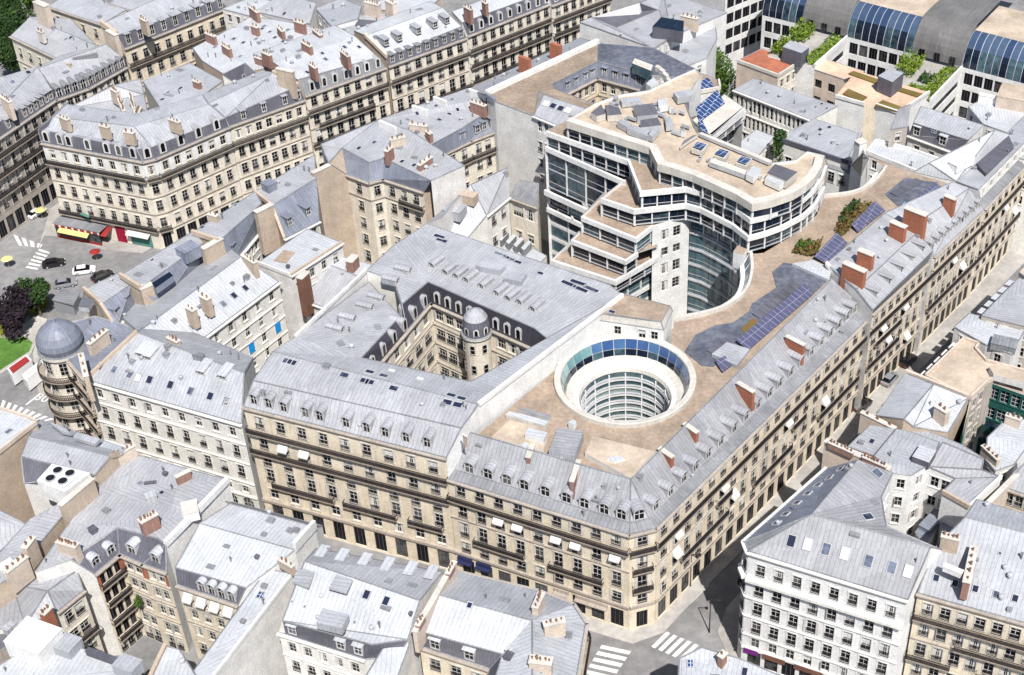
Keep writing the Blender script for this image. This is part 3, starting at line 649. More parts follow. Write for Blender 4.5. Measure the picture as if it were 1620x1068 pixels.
# ---- courtyard building (front, left of the corner building)
b = Bld('courtyard_building', 'ornate cream stone building with three dark balconies around a square inner courtyard', V=dict(
    A=(385,643,24), B=(706,724,24), A1=(401,602,27.2), B1=(730,677,27.2), A2=(432,556,28.4), B2=(757,640,28.4),
    L1=(467,533,28.4), L2=(580,427,28.4), L3=(622,389,28.4), L4=(675,354,28.6), R4=(965,451,28.6), R3=(985,467,28.6),
    v0=(584,446,26.4), v1=(633,500,26.0), u0=(580,428,28.4), u1=(622,441,28.1), u2=(636,481,27.6), k1=(677,446,27.6), k2=(845,519,27.6), k2b=(871,540,27.6), k3=(745,604,27.6), k4=(572,566,27.6)))
b.roof(('A B B1 A1','zinc'),('A1 B1 B2 A2','zinc'),('A2 B2 k3 k4','zinc'),('L1 A2 k4','zinc'),('v0 L1 k4','zinc'),('v0 k4 v1','zinc'),('L3 u0 u1','zinc'),('L3 u1 k1','zinc'),('u1 u2 k1','zinc'),('L4 L3 k1','zinc'),('R4 L4 k1 k2','zinc'),('R4 k2 k2b R3','zinc'),('R3 k2b k3 B2','zinc_pale'))
b.fac('A','B',9,[(20.3,2.3,1.4),(16.1,2.3,1.4),(12.5,2.2,1.4,'tall'),(9.3,2.7,1.4),(5.7,2.0,1.5),(.35,3.8,2.0,'shop')],balc=[(19.3,0,1),(15.3,0,1),(8.8,.08,.4),(8.8,.45,.72),(8.8,.78,.95)],course=[(5.0,.5,.35)],awn={(4,1),(4,2)})
b.mix('A0','A','A1',.18,24.7); b.mix('B0','B','B1',.18,24.7)
b.dorm('A0','B0',[.05,.125,.2,.31,.38,.51,.61,.70,.80,.90],w=1.15,h=1.9,side='zinc')
b.plain('B B1 B2 R3', zb=0, mat='clean_white'); b.plain('L2 L1','L1 A2 A1 A',mat='plaster'); b.plain('R4 L4 L3 L2',mat='plaster')
kp = [b[k] for k in ('k1','k2','k3','k4')]
kc = sum(kp, Vector())/4
for i, k in enumerate(('c1','c2','c3','c4')):
    q = kp[i]+(kc-kp[i])*.055; q.z = 24.0; b.V[k] = q
q = b['k2b']+(kc-b['k2b'])*.055; q.z = 24; b.V['c2b'] = q
b.plain('u0 u1 u2',zb=20,mat='white'); b.V['cm'] = b['c4'].lerp(b['c1'],.6)
for f_ in ('k1 c1 c2 k2','k2 c2 c2b k2b','k2b c2b c3 k3','k3 c3 c4 k4','k4 c4 cm v1','u2 cm c1 k1'):
    b.rb.face([b[k] for k in f_.split()], 'slate_dark')
b.wall = 'cream_pale'
RC = [(20.9,2.0,1.7),(17.0,2.2,2.0),(13.0,2.2,2.0),(9.0,2.2,2.0),(5.0,2.2,1.9),(1.0,2.4,1.8)]
b.fac('c4','c1',6,RC,course=[19.9,15.9,11.9,7.9],cornice=True); b.fac('c1','c2',9,RC,course=[19.9,15.9,11.9,7.9],skip={(k,5) for k in range(6)}); b.fac('c2b','c3',4,RC); b.plain('c3 c4','c2 c2b')
b.mix('d1','c4','k4',.12,24.1); b.mix('d2','c1','k1',.15,24.2); b.mix('d3','c2','k2',.15,24.2)
b.dorm('d1','d2',6,'round',1.3,2.4,); b.dorm('d2','d3',[.07,.18,.29,.4,.66,.77,.88],'round',1.3,2.4)
# small roof hoods above the court
def hoods(bb, pts, a, b_, w=1.0, h=1.35):
    for x, y in pts:
        loc, nrm, _, _ = bb.hit(x, y)
        if loc: bb.part('roof_hood', dormer_mesh('arc', w, h, 'zinc'), frameM(loc-Vector((0,0,.35)), a if isinstance(a, Vector) else bb[b_]-bb[a]))
hoods(b, ((684,423),(705,434),(722,440),(738,446),(762,456),(786,467),(804,475),(822,481),(843,492)), 'k1', 'k2'); hoods(b, ((628,448),(648,432)), 'k4', 'k1'); hoods(b, ((560,508),(588,490),(606,476),(541,525)), 'k4', 'k1')
b.sky(((695,375),(699,381)),2.2,.9); b.sky(((792,403),(805,409),(815,414)),2.6,.8); b.sky(((855,433),),1.2,.8); b.sky(((900,450),(918,458),(915,448),(935,458)),3.0,.9)
b.sky(((455,572),(462,574)),1.6,1.1); b.sky(((545,594),(577,603),(585,605),(585,589),(607,595),(623,615),(708,637),(724,641),(714,626),(730,631)),1.5,1.0); b.sky(((665,600),(620,587)),1.2,.8,'w')
patch(b,'roof_hatch',((752,420),(768,408),(800,420),(790,428)),29.2,'zinc_pale',1.2); patch(b,'roof_hatch',((796,440),(808,428),(834,432),(824,446)),29.0,'zinc_pale',1.0)
b.chim(735,690,735.5,689.6,28.2,H=2,pots=0,name='party_stub'); b.kerb('B2','R3',.35,.5,'clean_white','coping'); b.kerb('L1','L2',.3,.4,'plaster','coping')
# round stair turret with its dome
tc = P(754,524,24); tm = MB(); tm.lathe([(2.15,1),(2.15,23.6),(2.5,23.7),(2.5,24.1),(2.2,24.15)], ['cream_pale','pale_stone','pale_stone','zinc_dark'], 20, (tc.x,tc.y,0)); b.part('stair_turret', tm)
tm = MB(); tm.lathe([(2.2,24.1),(2.15,25.8),(1.9,26.9),(1.3,27.8),(.5,28.3),(0,28.5)], ['slate','slate','zinc','zinc','zinc_pale'], 20, (tc.x,tc.y,0)); b.part('turret_dome', tm)
for zz in (21,17,13,9):
    for an in (-150,-105,-55):
        a = R(an); M = frameM(Vector((tc.x+2.2*math.cos(a), tc.y+2.2*math.sin(a), zz)), Vector((-math.sin(a), math.cos(a), 0))); b._win('window', window_mesh(.8,1.7,'plain','cream'), M @ Matrix.Translation((0,-.3,0)))
for an in (-130,-85,-40):
    a = R(an); b.part('dormer', dormer_mesh('round',.9,1.5), frameM(Vector((tc.x+2.12*math.cos(a), tc.y+2.12*math.sin(a), 24.4)), Vector((-math.sin(a), math.cos(a), 0))))
b.done()

# ---- white building left of it
b = Bld('white_building', 'plain white fronted building with pale zinc roof left of the courtyard building', wall='white', V=dict(a=(136,601,20.5), b=(382,671,20.5), c=(386,590,25), d=(217,526,25), e=(400,566,21), f=(245,500,21)))
b.roof(('a b c d','zinc_pale'),('d c e f','zinc'))
b.fac('a','b',9,[(17.4,1.9,1.2),(13.2,2.5,1.2),(8.9,2.6,1.3),(5.6,1.5,1.2),(.4,4.0,2.0,'arch')],course=[16.3,12.2,7.9,(5.0,.3,.3)])
b.plain('b c e','f d a',mat='plaster'); b.plain('e f',mat='plaster')
b.sky(((159,580),(181,585),(206,593),(237,601),(270,609),(302,619),(333,627),(358,635)),1.1,1.3); b.sky(((219,598,'w'),(359,637,'w')),1.0,1.2)
for x, y in ((222,565),(234,570),(318,594),(352,601)):
    loc = b.hit(x, y)[0]; b.part('dormer', dormer_mesh('white',1.3,1.3,'clean_white'), frameM(loc-Vector((0,0,.4)), b['b']-b['a']))
b.boxon(265,553,.5,.5,.7,'zinc_dark'); b.boxon(315,567,1.8,.8,.8,'zinc_dark'); b.kerb('a','d',.5,.5,'tan','party_wall'); b.done()
# ---- long white roofed wing behind it
b = Bld('long_wing', 'long white rear wing with white roof and two blue window blinds', 'building', wall='white', V=dict(a=(303,549,20), b=(441,446,20), c=(381,406,24), d=(219,525,24), e=(350,380,20), f=(190,500,20)))
b.roof(('a b c d','zinc_white'),('d c e f','zinc_pale')); b.fac('a','b',6,rowsN(20,6,2.6,2.0,1.15,step=3.3),course=[16.2,12.9,9.6]); b.plain('b c e','f d a'); b.plain('e f')
b.chim(318,467,331,474,25,H=3.5,mat='tan',Wd=.9); b.chim(296,485,308,492,25,H=3.5,mat='tan',Wd=.9); b.chim(266,533,282,541,25,H=3,mat='tan'); b.chim(386,404,404,416,24.6,H=3,mat='tan',Wd=.8)
b.sky(((388,456),(370,468),(353,481),(304,517),(329,500)),1.0,1.2)
M_ = frameM(Vector((b['a'].x,b['a'].y,0)), b['b']-b['a']); L_ = (b['b']-b['a']).length; pi_ = (L_-1)/6
for i, r in ((3,2),(5,2)):
    m_ = MB(); c_ = .5+pi_*(i+.5); zz = 20-2.6-3.3*r; m_.box(-.62+c_,.62+c_,-.16,-.08,zz-.1,zz+2.1,'blue_cloth')
    for v in m_.v: v.xyz = M_ @ v
    b.part('blue_blind', m_)
b.done()
b = Bld('white_annex', 'flat white roofed annex with a roof slot behind the long white wing', wall='plaster', V=dict(a=(460,436,21), b=(541,384,21), c=(486,362,21), d=(408,416,21)))
b.roof(('a b c d','zinc_white')); b.fac('a','b',4,rowsN(21,5,3.0,1.9,1.1,step=3.4)); b.plain('b c','c d','d a'); b.kerb('a','b',.4,.3,'tan'); b.kerb('d','a',.4,.3,'plaster')
patch(b,'roof_light',((433,412),(449,395),(467,399),(452,416)),21.15,'terrace_brown',.2); m_ = b.boxon(456,424,.5,.5,.5,'slate'); 
b.chim(473,441,485,430,21.3,H=8,Wd=1.2,mat='wood_brown',pots=0); b.done()
b = Bld('grey_lean_to', 'low building with dull grey sloping roof and pale wall between the white wings', wall='plaster', V=dict(a=(465,469,15), b=(518,488,15), c=(574,440,18), d=(500,410,18), e=(592,420,18), f=(512,398,18)))
b.roof(('a b c d','zinc'),('d c e f','zinc_white')); b.fac('a','b',3,rowsN(15,3,3.2,1.8,1.0,step=3.4)); b.plain('d a','b c e','e f','f d',mat='plaster'); b.chim(552,415,562,404,20.2,H=3,Wd=1.3,mat='old_brick',pots=0); b.sky(((487,458),),.6,.6); b.done()
# ================================================================ modern glass office building
def offs(pts, d):
    out = []; n = len(pts)
    def nr(a, b): v = Vector((b.x-a.x, b.y-a.y, 0)).normalized(); return Vector((-v.y, v.x, 0))
    for i in range(n):
        if i == 0: q = nr(pts[0], pts[1])*d
        elif i == n-1: q = nr(pts[-2], pts[-1])*d
        else:
            a, c = nr(pts[i-1], pts[i]), nr(pts[i], pts[i+1]); m = (a+c); m = m.normalized() if m.length > .1 else a; q = m*(d/max(.45, m.dot(a)))
        out.append(pts[i]+q)
    return out
def tier(b, px, z, hb, zbot, bay=2.7, rec=.6, mat='clean_white', glass='glass_blue', lines=1, thick=.45, post=True):
    """a pale parapet band along px at height z with recessed glazing beneath it down to zbot"""
    o = [P(x,y,z) if not isinstance(x, Vector) else Vector((x.x,x.y,z)) for x, y in px]; i_ = offs(o, thick); g = offs(o, rec); m = MB(); dz = Vector((0,0,-hb))
    for k in range(len(o)-1):
        m.face([o[k]+dz, o[k+1]+dz, o[k+1], o[k]], mat); m.face([o[k], o[k+1], i_[k+1], i_[k]], mat); m.face([i_[k+1]+dz*.6, i_[k]+dz*.6, i_[k], i_[k+1]], mat); m.face([g[k]+dz, g[k+1]+dz, o[k+1]+dz, o[k]+dz], mat)
    m.face([i_[0]+dz, o[0]+dz, o[0], i_[0]], mat); m.face([o[-1]+dz, i_[-1]+dz, i_[-1], o[-1]], mat)
    b.part('floor_band', m)
    for k in range(len(o)-1):
        L_ = (g[k+1]-g[k]).length
        if L_ < .3: continue
        n = max(1, round(L_/bay)); M = frameM(Vector((g[k].x, g[k].y, zbot)), g[k+1]-g[k]); H = z-hb-zbot; w = L_/n
        me = cached(('pane', round(w,1), round(H,1), glass, lines), lambda: pane_mesh(round(w,1), round(H,1), glass, lines))
        for q in range(n):
            b._win('window_panel', me, M @ Matrix.Translation((w*(q+.5), 0, 0)) @ Matrix.Scale(w/round(w,1), 4, (1,0,0)))
        if post:
            pm = cached(('post', round(H,1)), lambda: post_mesh(round(H,1)))
            for q in range(n+1):
                if n > 1 or L_ > 1.5: b._win('mullion', pm, M @ Matrix.Translation((w*q, -.12, 0)))
    return o
def pane_mesh(w, H, glass, lines):
    m = MB(); m.face([(-w/2,0,0),(w/2,0,0),(w/2,0,H),(-w/2,0,H)], glass); n = max(1, round(H/3.2))
    for i in range(n):
        z0 = H*i/n; m.box(-w/2,w/2,-.08,-.005,z0,z0+.25,'steel'); h = H/n
        if lines: m.box(-w/2,w/2,-.05,-.005,z0+h*.34,z0+h*.34+.07,'frame'); m.box(-.03,.03,-.05,-.005,z0+.25,z0+h,'dark_frame')
        if lines > 1: m.box(-w/2,w/2,-.12,-.006,z0+.25,z0+.95,'clean_white')
    return m.mesh('window_panel')
def post_mesh(H):
    m = MB(); m.box(-.11,.11,-.12,.12,0,H,'clean_white'); return m.mesh('mullion')
b = Bld('glass_office', 'modern white banded glass office building with stepped terraces and curved front', wall='clean_white', V=dict(o=(1050,300,30)))
RT = ((896,191),(1027,233),(1040,259),(1062,265),(1095,276),(1125,289),(1164,307),(1190,323),(1223,316),(1255,305),(1275,293),(1290,279),(1300,263),(1304,246))
BK = ((1277,240),(1259,254),(1223,258),(1160,234),(1104,210),(1098,200),(1083,160),(1110,117),(1100,109),(1068,123),(1027,143),(977,151),(941,164))
b.roof(([P(x,y,33.4) for x,y in RT+BK],'tan_flat'))
tier(b, RT, 34.2, 1.5, 30.0, mat='pale_stone', thick=1.5); o_ = [P(x,y,33.4) for x,y in BK]
b.plain([P(*RT[-1],33.9)]+[P(x,y,33.9) for x,y in BK]+[P(*RT[0],33.9)], zb=0)
b1 = ((863,208),(993,254),(1012,304),(1085,297),(1107,303),(1127,311),(1158,325),(1187,347),(1213,341),(1240,331),(1272,314),(1290,298),(1302,281),(1309,262))
tier(b, b1, 31.0, 1.0, 27.0); b.roof(([P(x,y,30.0) for x,y in b1+RT[::-1][0:14]],'terrace_brown'))
b2r = ((950,314),(1003,332),(1085,323),(1107,329),(1127,339),(1158,355),(1183,375),(1213,367),(1240,357),(1272,340),(1292,322),(1306,295))
tier(b, b2r, 27.6, 1.0, 24.0); b.roof(([P(x,y,26.9) for x,y in ((987,285),)+b2r]+[P(1309,262,26.9),P(1250,262,26.9),P(1100,250,26.9)],'terrace_brown'))
b.plain([P(987,285,27.6),P(950,314,27.6)],zb=0)
# left glass front
F = ((862,232),(987,287)); f1 = [P(*q,28) for q in F]
tier(b, F, 28, 1.0, 19.0, bay=4.6, glass='glass_blue', lines=1)
q = [(v, None) for v in f1]
oo = offs(f1, -.8); tier(b, [(v, None) for v in oo], 19.0, 1.1, 14.8, bay=4.6, rec=1.6); tier(b, [(v, None) for v in offs(f1, -.3)], 14.8, .9, .3, bay=4.6, rec=1.0, lines=2)
b.plain([offs(f1,6)[0], f1[0]], zb=0)
# stepped bastion
t2 = ((919,343),(1007,378),(1034,357)); t3 = ((903,380),(990,413),(1010,400)); t4 = ((871,412),(974,445),(1045,404))
tier(b, t2, 24.2, .9, 20.6, bay=3.6); tier(b, t3, 20.8, .9, 17.2, bay=3.6); tier(b, t4, 17.4, 1.0, 14.4, bay=3.6)
b.roof(([P(x,y,23.6) for x,y in t2]+[P(1090,338,23.6),P(1090,300,23.6),P(960,300,23.6)],'terrace_brown'),([P(x,y,20.2) for x,y in t3]+[P(1040,390,20.2),P(1000,350,20.2),P(930,350,20.2)],'terrace_brown'),([P(x,y,16.8) for x,y in t4]+[P(1040,390,16.8),P(920,380,16.8)],'terrace_brown'))
lo = [P(x,y,17.4) for x,y in t4]; tier(b, [(v,None) for v in offs(lo,1.2)], 14.4, .9, 10.6, bay=3.6); tier(b, [(v,None) for v in offs(lo,1.6)], 10.6, .9, .3, bay=3.6, lines=2)
for tp, zz in ((t2,24.2),(t3,20.8),(t4,17.4)): e = P(*tp[0],zz); b.plain([P(tp[0][0]+40,tp[0][1]-38,zz), e], zb=0)
b.chim(905,345,906,344.8,24.4,H=.4,pots=0,name='roof_vent',mat='steel')
# white window tower
b.add(s0=(1032,357,24.4), s1=(1091,338,24.4), s2=(1091,320,24.4))
b.fac('s0','s1',2,[(20.6,2.1,1.5),(17.2,1.7,1.5),(13.2,2.3,1.5),(9.4,2.2,1.5)],m0=1.3,cornice=False,wk='plain'); b.plain('s1 s2')
cv = [P(x,y,24) for x,y in ((1091,340),(1112,346),(1134,357),(1155,369),(1174,385),(1188,402))]
tier(b, [(v,None) for v in cv], 24.0, 1.2, 20.4, bay=2.4); z = 20.4
while z > 2: tier(b, [(v,None) for v in cv], z, .35, max(.1, z-3.4), bay=2.4, rec=.25, mat='steel', post=False, glass='glass_blue'); z -= 3.4
patch(b,'roof_box',((1160,398),(1167,388),(1182,394),(1175,404)),25.2,'terrace_brown',3.2,'clean_white')
# plant on the roof
def top(pts, z, h, mat, top_=None, nm='roof_plant'): return patch(b, nm, pts, z, top_ or mat, h, mat)
top(((935,178),(951,165),(958,180),(944,184)),34.8,1.3,'pale_stone','deck'); top(((957,166),(978,168),(984,181),(961,183)),34.8,1.3,'pale_stone','deck'); top(((1002,167),(1034,163),(1041,181),(1008,184)),35,1.5,'steel','deck')
top(((1013,190),(1040,186),(1047,198),(1014,202)),35,1.5,'steel','deck'); top(((976,192),(984,188),(1000,196),(994,202)),34.8,1.2,'steel','zinc_pale'); top(((992,202),(1002,198),(1030,207),(1024,215)),34.9,1.3,'steel','zinc_pale'); top(((1024,212),(1040,197),(1043,203),(1032,216)),34.9,1.2,'steel','zinc_pale')
top(((980,156),(1012,153),(1014,159),(984,163)),34.6,1,'steel','zinc_pale'); top(((1040,158),(1055,155),(1056,166),(1042,168)),35,1.3,'clean_white','zinc_white'); top(((1065,146),(1092,141),(1098,150),(1072,155)),35,1.3,'steel','zinc_pale'); top(((1052,186),(1060,184),(1066,198),(1054,200)),34.8,1,'steel','zinc_pale')
for q in ((1099,231),(1134,242),(1169,254)):
    x, y = q; top(((x-5,y+4),(x+3,y-8),(x+21,y-3),(x+12,y+9)),34.7,.9,'pale_stone'); solar(b,(x-3,y+3),(x+4,y-7),(x+19,y-2.5),(x+11,y+8),34.75,2,'solar_blue',.3)
rk = random.Random(11)
for k in range(34):
    x = rk.uniform(962,1078); y = 157+(x-962)*.25+rk.uniform(-14,26); w_ = rk.uniform(2,7); h_ = rk.uniform(1.5,4)
    if rk.random() < .35: top(((x,y),(x+h_,y-h_*.5),(x+h_+w_*2.6,y+w_*.9-h_*.5),(x+w_*2.6,y+w_*.9)),34.1+rk.uniform(.1,.5),.5,'steel','zinc_pale','duct')
    else: top(((x,y),(x+h_,y-h_),(x+h_+w_,y-h_+w_*.33),(x+w_,y+w_*.33)),33.9+rk.uniform(.3,1.3),1.2,rk.choice(('steel','clean_white','pale_stone')),rk.choice(('zinc_pale','zinc_white','deck','zinc')),'roof_plant')
for k in range(10):
    x = rk.uniform(1100,1205); y = 243+(x-1100)*.36+rk.uniform(-3,8); top(((x,y),(x+3,y-3),(x+6,y-2),(x+3,y+1)),34.2,.6,'steel','zinc_white','roof_plant')
top(((1122,256),(1128,250),(1182,270),(1178,276)),34.6,.9,'steel','pale_stone'); top(((1180,275),(1192,262),(1204,268),(1192,281)),35,1.2,'clean_white','zinc_white'); top(((1213,274),(1226,259),(1262,272),(1244,287)),35.2,1.5,'pale_stone','deck'); top(((1210,282),(1216,276),(1240,288),(1234,293)),34.9,1.2,'clean_white','zinc_white')
top(((1076,232),(1082,222),(1096,214),(1104,213),(1090,222)),34.3,.6,'pale_stone','zinc_dark'); top(((1105,211),(1110,209),(1222,254),(1216,257)),34.3,.6,'steel','pale_stone'); 
b.done()
# side wing with sloping blue roof lights
b = Bld('rear_glass_wing', 'low white wing with blue sloping roof lights behind the modern glass office', wall='clean_white', V=dict(a=(1125,215,30), b=(1176,170,30), c=(1146,149,30), d=(1095,190,30), e=(1128,208,27), f=(1176,175,27)))
b.roof(('a b c d','pale_stone')); tier(b, ((1126,213),(1178,171)), 30, 1.6, 26.6); tier(b, ((1130,216),(1180,176)), 26.6, 1.6, 22); b.plain('b c d', mat='clean_white'); b.plain([P(1095,190,30),P(1125,215,30)],zb=0)
solar(b,(1100,179),(1107,193),(1147,163),(1134,150),30.1,6,'solar_blue',1.1); solar(b,(1104,195),(1112,212),(1120,208),(1111,193),30.1,1,'solar_blue',.4); b.done()
b = Bld('round_end_wing', 'curved end of the roof with small blue roof light beside the tall dark tree', 'building', wall='plaster', V=dict(a=(1108,146,28), b=(1139,140,28), c=(1137,128,28), d=(1118,118,28), e=(1088,112,28), f=(1082,135,28)))
b.roof(('a b c d e f','terrace_brown')); b.plain('a b c d e f a'); solar(b,(1106,135),(1112,145),(1130,136),(1120,126),28.1,3,'solar_blue',.6); b.kerb('a','b',.5,.4,'pale_stone'); b.kerb('b','c',.5,.4,'pale_stone'); b.done()
# ---- block with the blank white gable and a small mansard court
b = Bld('blank_gable_block', 'tall block with blank off white end wall and brown gravel roof around a small court', wall='plaster', V=dict(
    a=(783,160,28), m=(845,183,28), n=(893,203,28), t0=(861,150,30), t1=(930,173,30), g0=(770,150,28), g1=(946,68,28), p0=(874,133,28), p1=(945,97,28), p2=(1028,119,28), p3=(1011,146,28), p4=(941,165,28), p5=(878,141,28), r0=(1032,75,28), r1=(1100,109,28), r2=(1068,123,28), r3=(852,145,28), w0=(917,60,24), w1=(740,142,24)))
b.roof(('g0 a m r3 p5 p0 p1 g1','gravel'),('g1 p1 p2 r2 r1 r0','membrane'),('m n t1 t0','zinc'),('t0 t1 p4 p5 r3','terrace_brown'),('g1 w0 w1 g0','zinc'))
b.fac('a','m',1,[(24.5,.1,.1)],skip={(0,0)},cornice=False,m0=3,wk='plain'); b.fac('m','n',4,[(25.0,2.3,1.0,'arch'),(20.6,2.2,1.0),(17.0,2.0,1.0),(13.5,2,1.)],zb=0); b.plain('g0 a'); b.plain('n t1'); b.kerb('g0','g1',.9,.9,'clean_white'); b.kerb('g0','a',.5,.6,'zinc_blue')
for n_, z_ in (('q0',25),): pass
kp = [b[k] for k in ('p5','p0','p1','p2','p3','p4')]; kc = sum(kp,Vector())/6
for i, k in enumerate(('e5','e0','e1','e2','e3','e4')): q = kp[i]+(kc-kp[i])*.07; q.z = 24.6; b.V[k] = q
for a_, c_ in (('5','0'),('0','1'),('1','2'),('2','3'),('3','4'),('4','5')): b.rb.face([b['p'+a_],b['e'+a_],b['e'+c_],b['p'+c_]], 'zinc_blue')
b.wall = 'cream'; b.fac('e0','e1',6,[(21.8,2,1.1),(18.2,2,1.1),(14,2,1.1)],course=[20.8]); b.fac('e1','e2',5,[(21.8,2,1.1),(18.2,2,1.1),(14,2,1.1)],course=[20.8]); b.plain('e2 e3 e4 e5 e0')
b.mix('h0','e0','p0',.3,25.4); b.mix('h1','e1','p1',.3,25.4); b.mix('h2','e2','p2',.3,25.4)
b.dorm('h0','h1',[.3,.5,.72,.88],'flat',1.1,1.7,'zinc_blue'); b.dorm('h1','h2',[.14,.36,.58,.82],'flat',1.2,1.8,'zinc_blue')
b.sky(((864,164,'w'),(875,168),(887,172),(899,175,'w')),1.4,1.3)
for q in ((822,88,838,94),(871,67,887,72)): b.chim(*q,29.5,H=4.5,Wd=.9,mat='brick',pots=0,cap=False)
patch(b,'roof_box',((1000,100),(1004,92),(1033,103),(1030,112)),30.2,'pale_stone',2.2,'glass_blue'); patch(b,'roof_hatch',((1022,132),(1034,122),(1041,130),(1030,138)),29,'zinc_white',1.5,'clean_white')
for i in range(6): patch(b,'curved_parapet',[(1036+i*6,105+i*(3+i*1.2)),(1040+i*6,102+i*(3+i*1.2)),(1047+i*5.6,106+i*(3.4+i*1.3)),(1043+i*5.6,109+i*(3.4+i*1.3))],29,'pale_stone',1.2,'clean_white')
b.done()
# ================================================================ buildings along the street on the right
b = Bld('long_front_building', 'cream street building with big orange chimneys rising from its zinc roof', V=dict(a=(1378,499,20), b=(1476,408,20), m0=(1381,490,23), m1=(1476,396,23), c=(1307,417,25.5), d=(1400,337,25.5), e=(1350,450,25.2), f=(1450,366,25.2)))
b.mix('e','m0','c',.35,24.7); b.mix('f','m1','d',.35,24.7)
b.roof(('a b m1 m0','zinc_dark'),('m0 m1 f e','zinc'),('e f d c','zinc')); b.V['a9']=b['a']
b.fac('a','b',8,rowsH(20),balc=[(16.3,0,1),(12.4,.1,.5),(8.6,.0,.5)],course=[12.4,(5.1,.45,.35)],awn={(3,1),(2,2),(3,4),(1,5)})
b.mix('s0','a','m0',.2,20.7); b.mix('s1','b','m1',.2,20.7); b.dorm('s0','s1',6,'flat',1.3,2.1,'slate'); b.mix('u0','m0','e',.25,23.5); b.mix('u1','m1','f',.25,23.5); b.dorm('u0','u1',[.14,.36,.56,.74,.92],'flat',.9,1.0)
b.plain('c e m0 a',mat='plaster'); b.plain('b m1 f d',mat='plaster'); b.plain('d c',zb=23.9,mat='zinc')
for q, h in (((1335,415,1369,430),5),((1359,395,1382,404),4.5),((1410,350,1433,360),4.5)): b.chim(*q,27.8,H=h+1,Wd=1.0,mat='brick',pots=0)
b.kerb('c','a',.4,.6,'plaster','party_wall'); b.done()
b = Bld('second_front_building', 'cream street building with wide orange chimney at its party wall and white end gable', V=dict(a=(1476,408,20), b=(1556,332,20), c=(1400,337,25.5), d=(1507,288,25.5)))
b.mix('e','a','c',.5,24.4); b.mix('f','b','d',.5,24.4)
b.roof(('a b f e','zinc'),('e f d c','zinc_pale')); b.fac('a','b',8,rowsH(20),balc=[(16.3,0,1),(8.6,.0,1)],course=[12.4,(5.1,.45,.35)],awn={(3,3),(2,5)})
b.mix('s0','a','e',.2,21); b.mix('s1','b','f',.2,21); b.dorm('s0','s1',9,'arc',1.0,1.6); b.plain('b f d',mat='clean_white'); b.plain('d c',zb=23.9,mat='zinc'); b.plain('c e a',mat='plaster')
b.chim(1433,328,1466,341,28.8,H=7,Wd=1.1,mat='brick',pots=0); b.chim(1495,309,1512,316,26.4,H=3.5,Wd=.8,mat='brick',pots=0); b.done()
b = Bld('far_front_building', 'cream street building with dark grey lower roof strip beyond the white end gable', V=dict(a=(1556,332,20), b=(1650,232,20), g0=(1558,322,22.3), g1=(1650,222,22.3), c=(1513,287,23), d=(1640,165,23)))
b.V['h0']=b['a'].lerp(b['c'],.25); b.V['h1']=b['b'].lerp(b['d'],.25)
for k in ('h0','h1'): b.V[k].z=20.6
b.V['i0']=b['h0'].copy(); b.V['i1']=b['h1'].copy(); b.V['i0'].z=b.V['i1'].z=23.6
b.roof(('a b h1 h0','zinc_dark'),('i0 i1 d c','zinc_pale')); b.fac('a','b',9,rowsH(20),balc=[(16.3,0,1),(8.6,.0,1)],course=[12.4,(5.1,.45,.35)],awn={(3,3),(2,5)})
b.wall='white'; b.fac('i0','i1',8,[(21.2,1.7,1.2)],zb=20.6,cornice=False); b.wall='cream'; b.plain('d c i0 a',mat='clean_white'); b.plain('b i1 d',mat='plaster'); b.done()
b = Bld('far_white_roofs', 'white roofed building with slanting dark slate face at the far end of the right street', wall='plaster', V=dict(a=(1513,287,23), b=(1598,213,23), c=(1575,205,26), d=(1500,243,26), e=(1445,272,24), f=(1470,258,26)))
b.add(p=(1572,248,25),q=(1534,272,25)); b.roof(('a b c f','zinc_white'),('a f e','zinc_white')); b.plain('e a','b c f e'); b.plain('a b',zb=0)
patch(b,'slate_face',((1545,258),(1596,214),(1604,232),(1560,275)),24.2,'slate',.5); b.boxon(1520,262,5,2,1.2,'clean_white',50); b.done()
# ================================================================ left part of the block: domed corner and the row along the boulevard
b = Bld('domed_corner_building', 'cream corner building with round tower under a bulging grey zinc dome and stacked dark balconies', V=dict(a=(104,562,21), b=(137,602,20.5), c=(220,520,20), d=(150,500,22), e=(80,520,21)))
tc = P(97,548,21); tm = MB(); r_ = 3.2
tm.lathe([(r_,0),(r_,20.4),(r_+.5,20.6),(r_+.5,21.1),(r_,21.2)], ['cream_pale','pale_stone','pale_stone','zinc_dark'], 24, (tc.x,tc.y,0)); b.part('corner_tower', tm)
tm = MB(); tm.lathe([(r_+.1,21.2),(r_+.4,22.2),(r_+.25,23.2),(r_-.35,24.3),(r_-1.3,25.2),(r_-2.4,25.7),(.3,25.9),(.2,26.5),(0,26.6)], 'zinc_blue', 24, (tc.x,tc.y,0)); b.part('dome', tm)
for an in (-165,-130,-95,-60,-20):
    a = R(an); b.part('dormer', dormer_mesh('round',.9,1.3), frameM(Vector((tc.x+3.3*math.cos(a), tc.y+3.3*math.sin(a), 21.4)), Vector((-math.sin(a), math.cos(a), 0))))
for zz in (17.6,14.0,10.4,6.6):
    for an in (-160,-120,-75):
        a = R(an); M = frameM(Vector((tc.x+3.22*math.cos(a), tc.y+3.22*math.sin(a), zz)), Vector((-math.sin(a), math.cos(a), 0))); b._win('window', window_mesh(1.2,2.4,'plain','cream_pale'), M @ Matrix.Translation((0,-.24,0)))
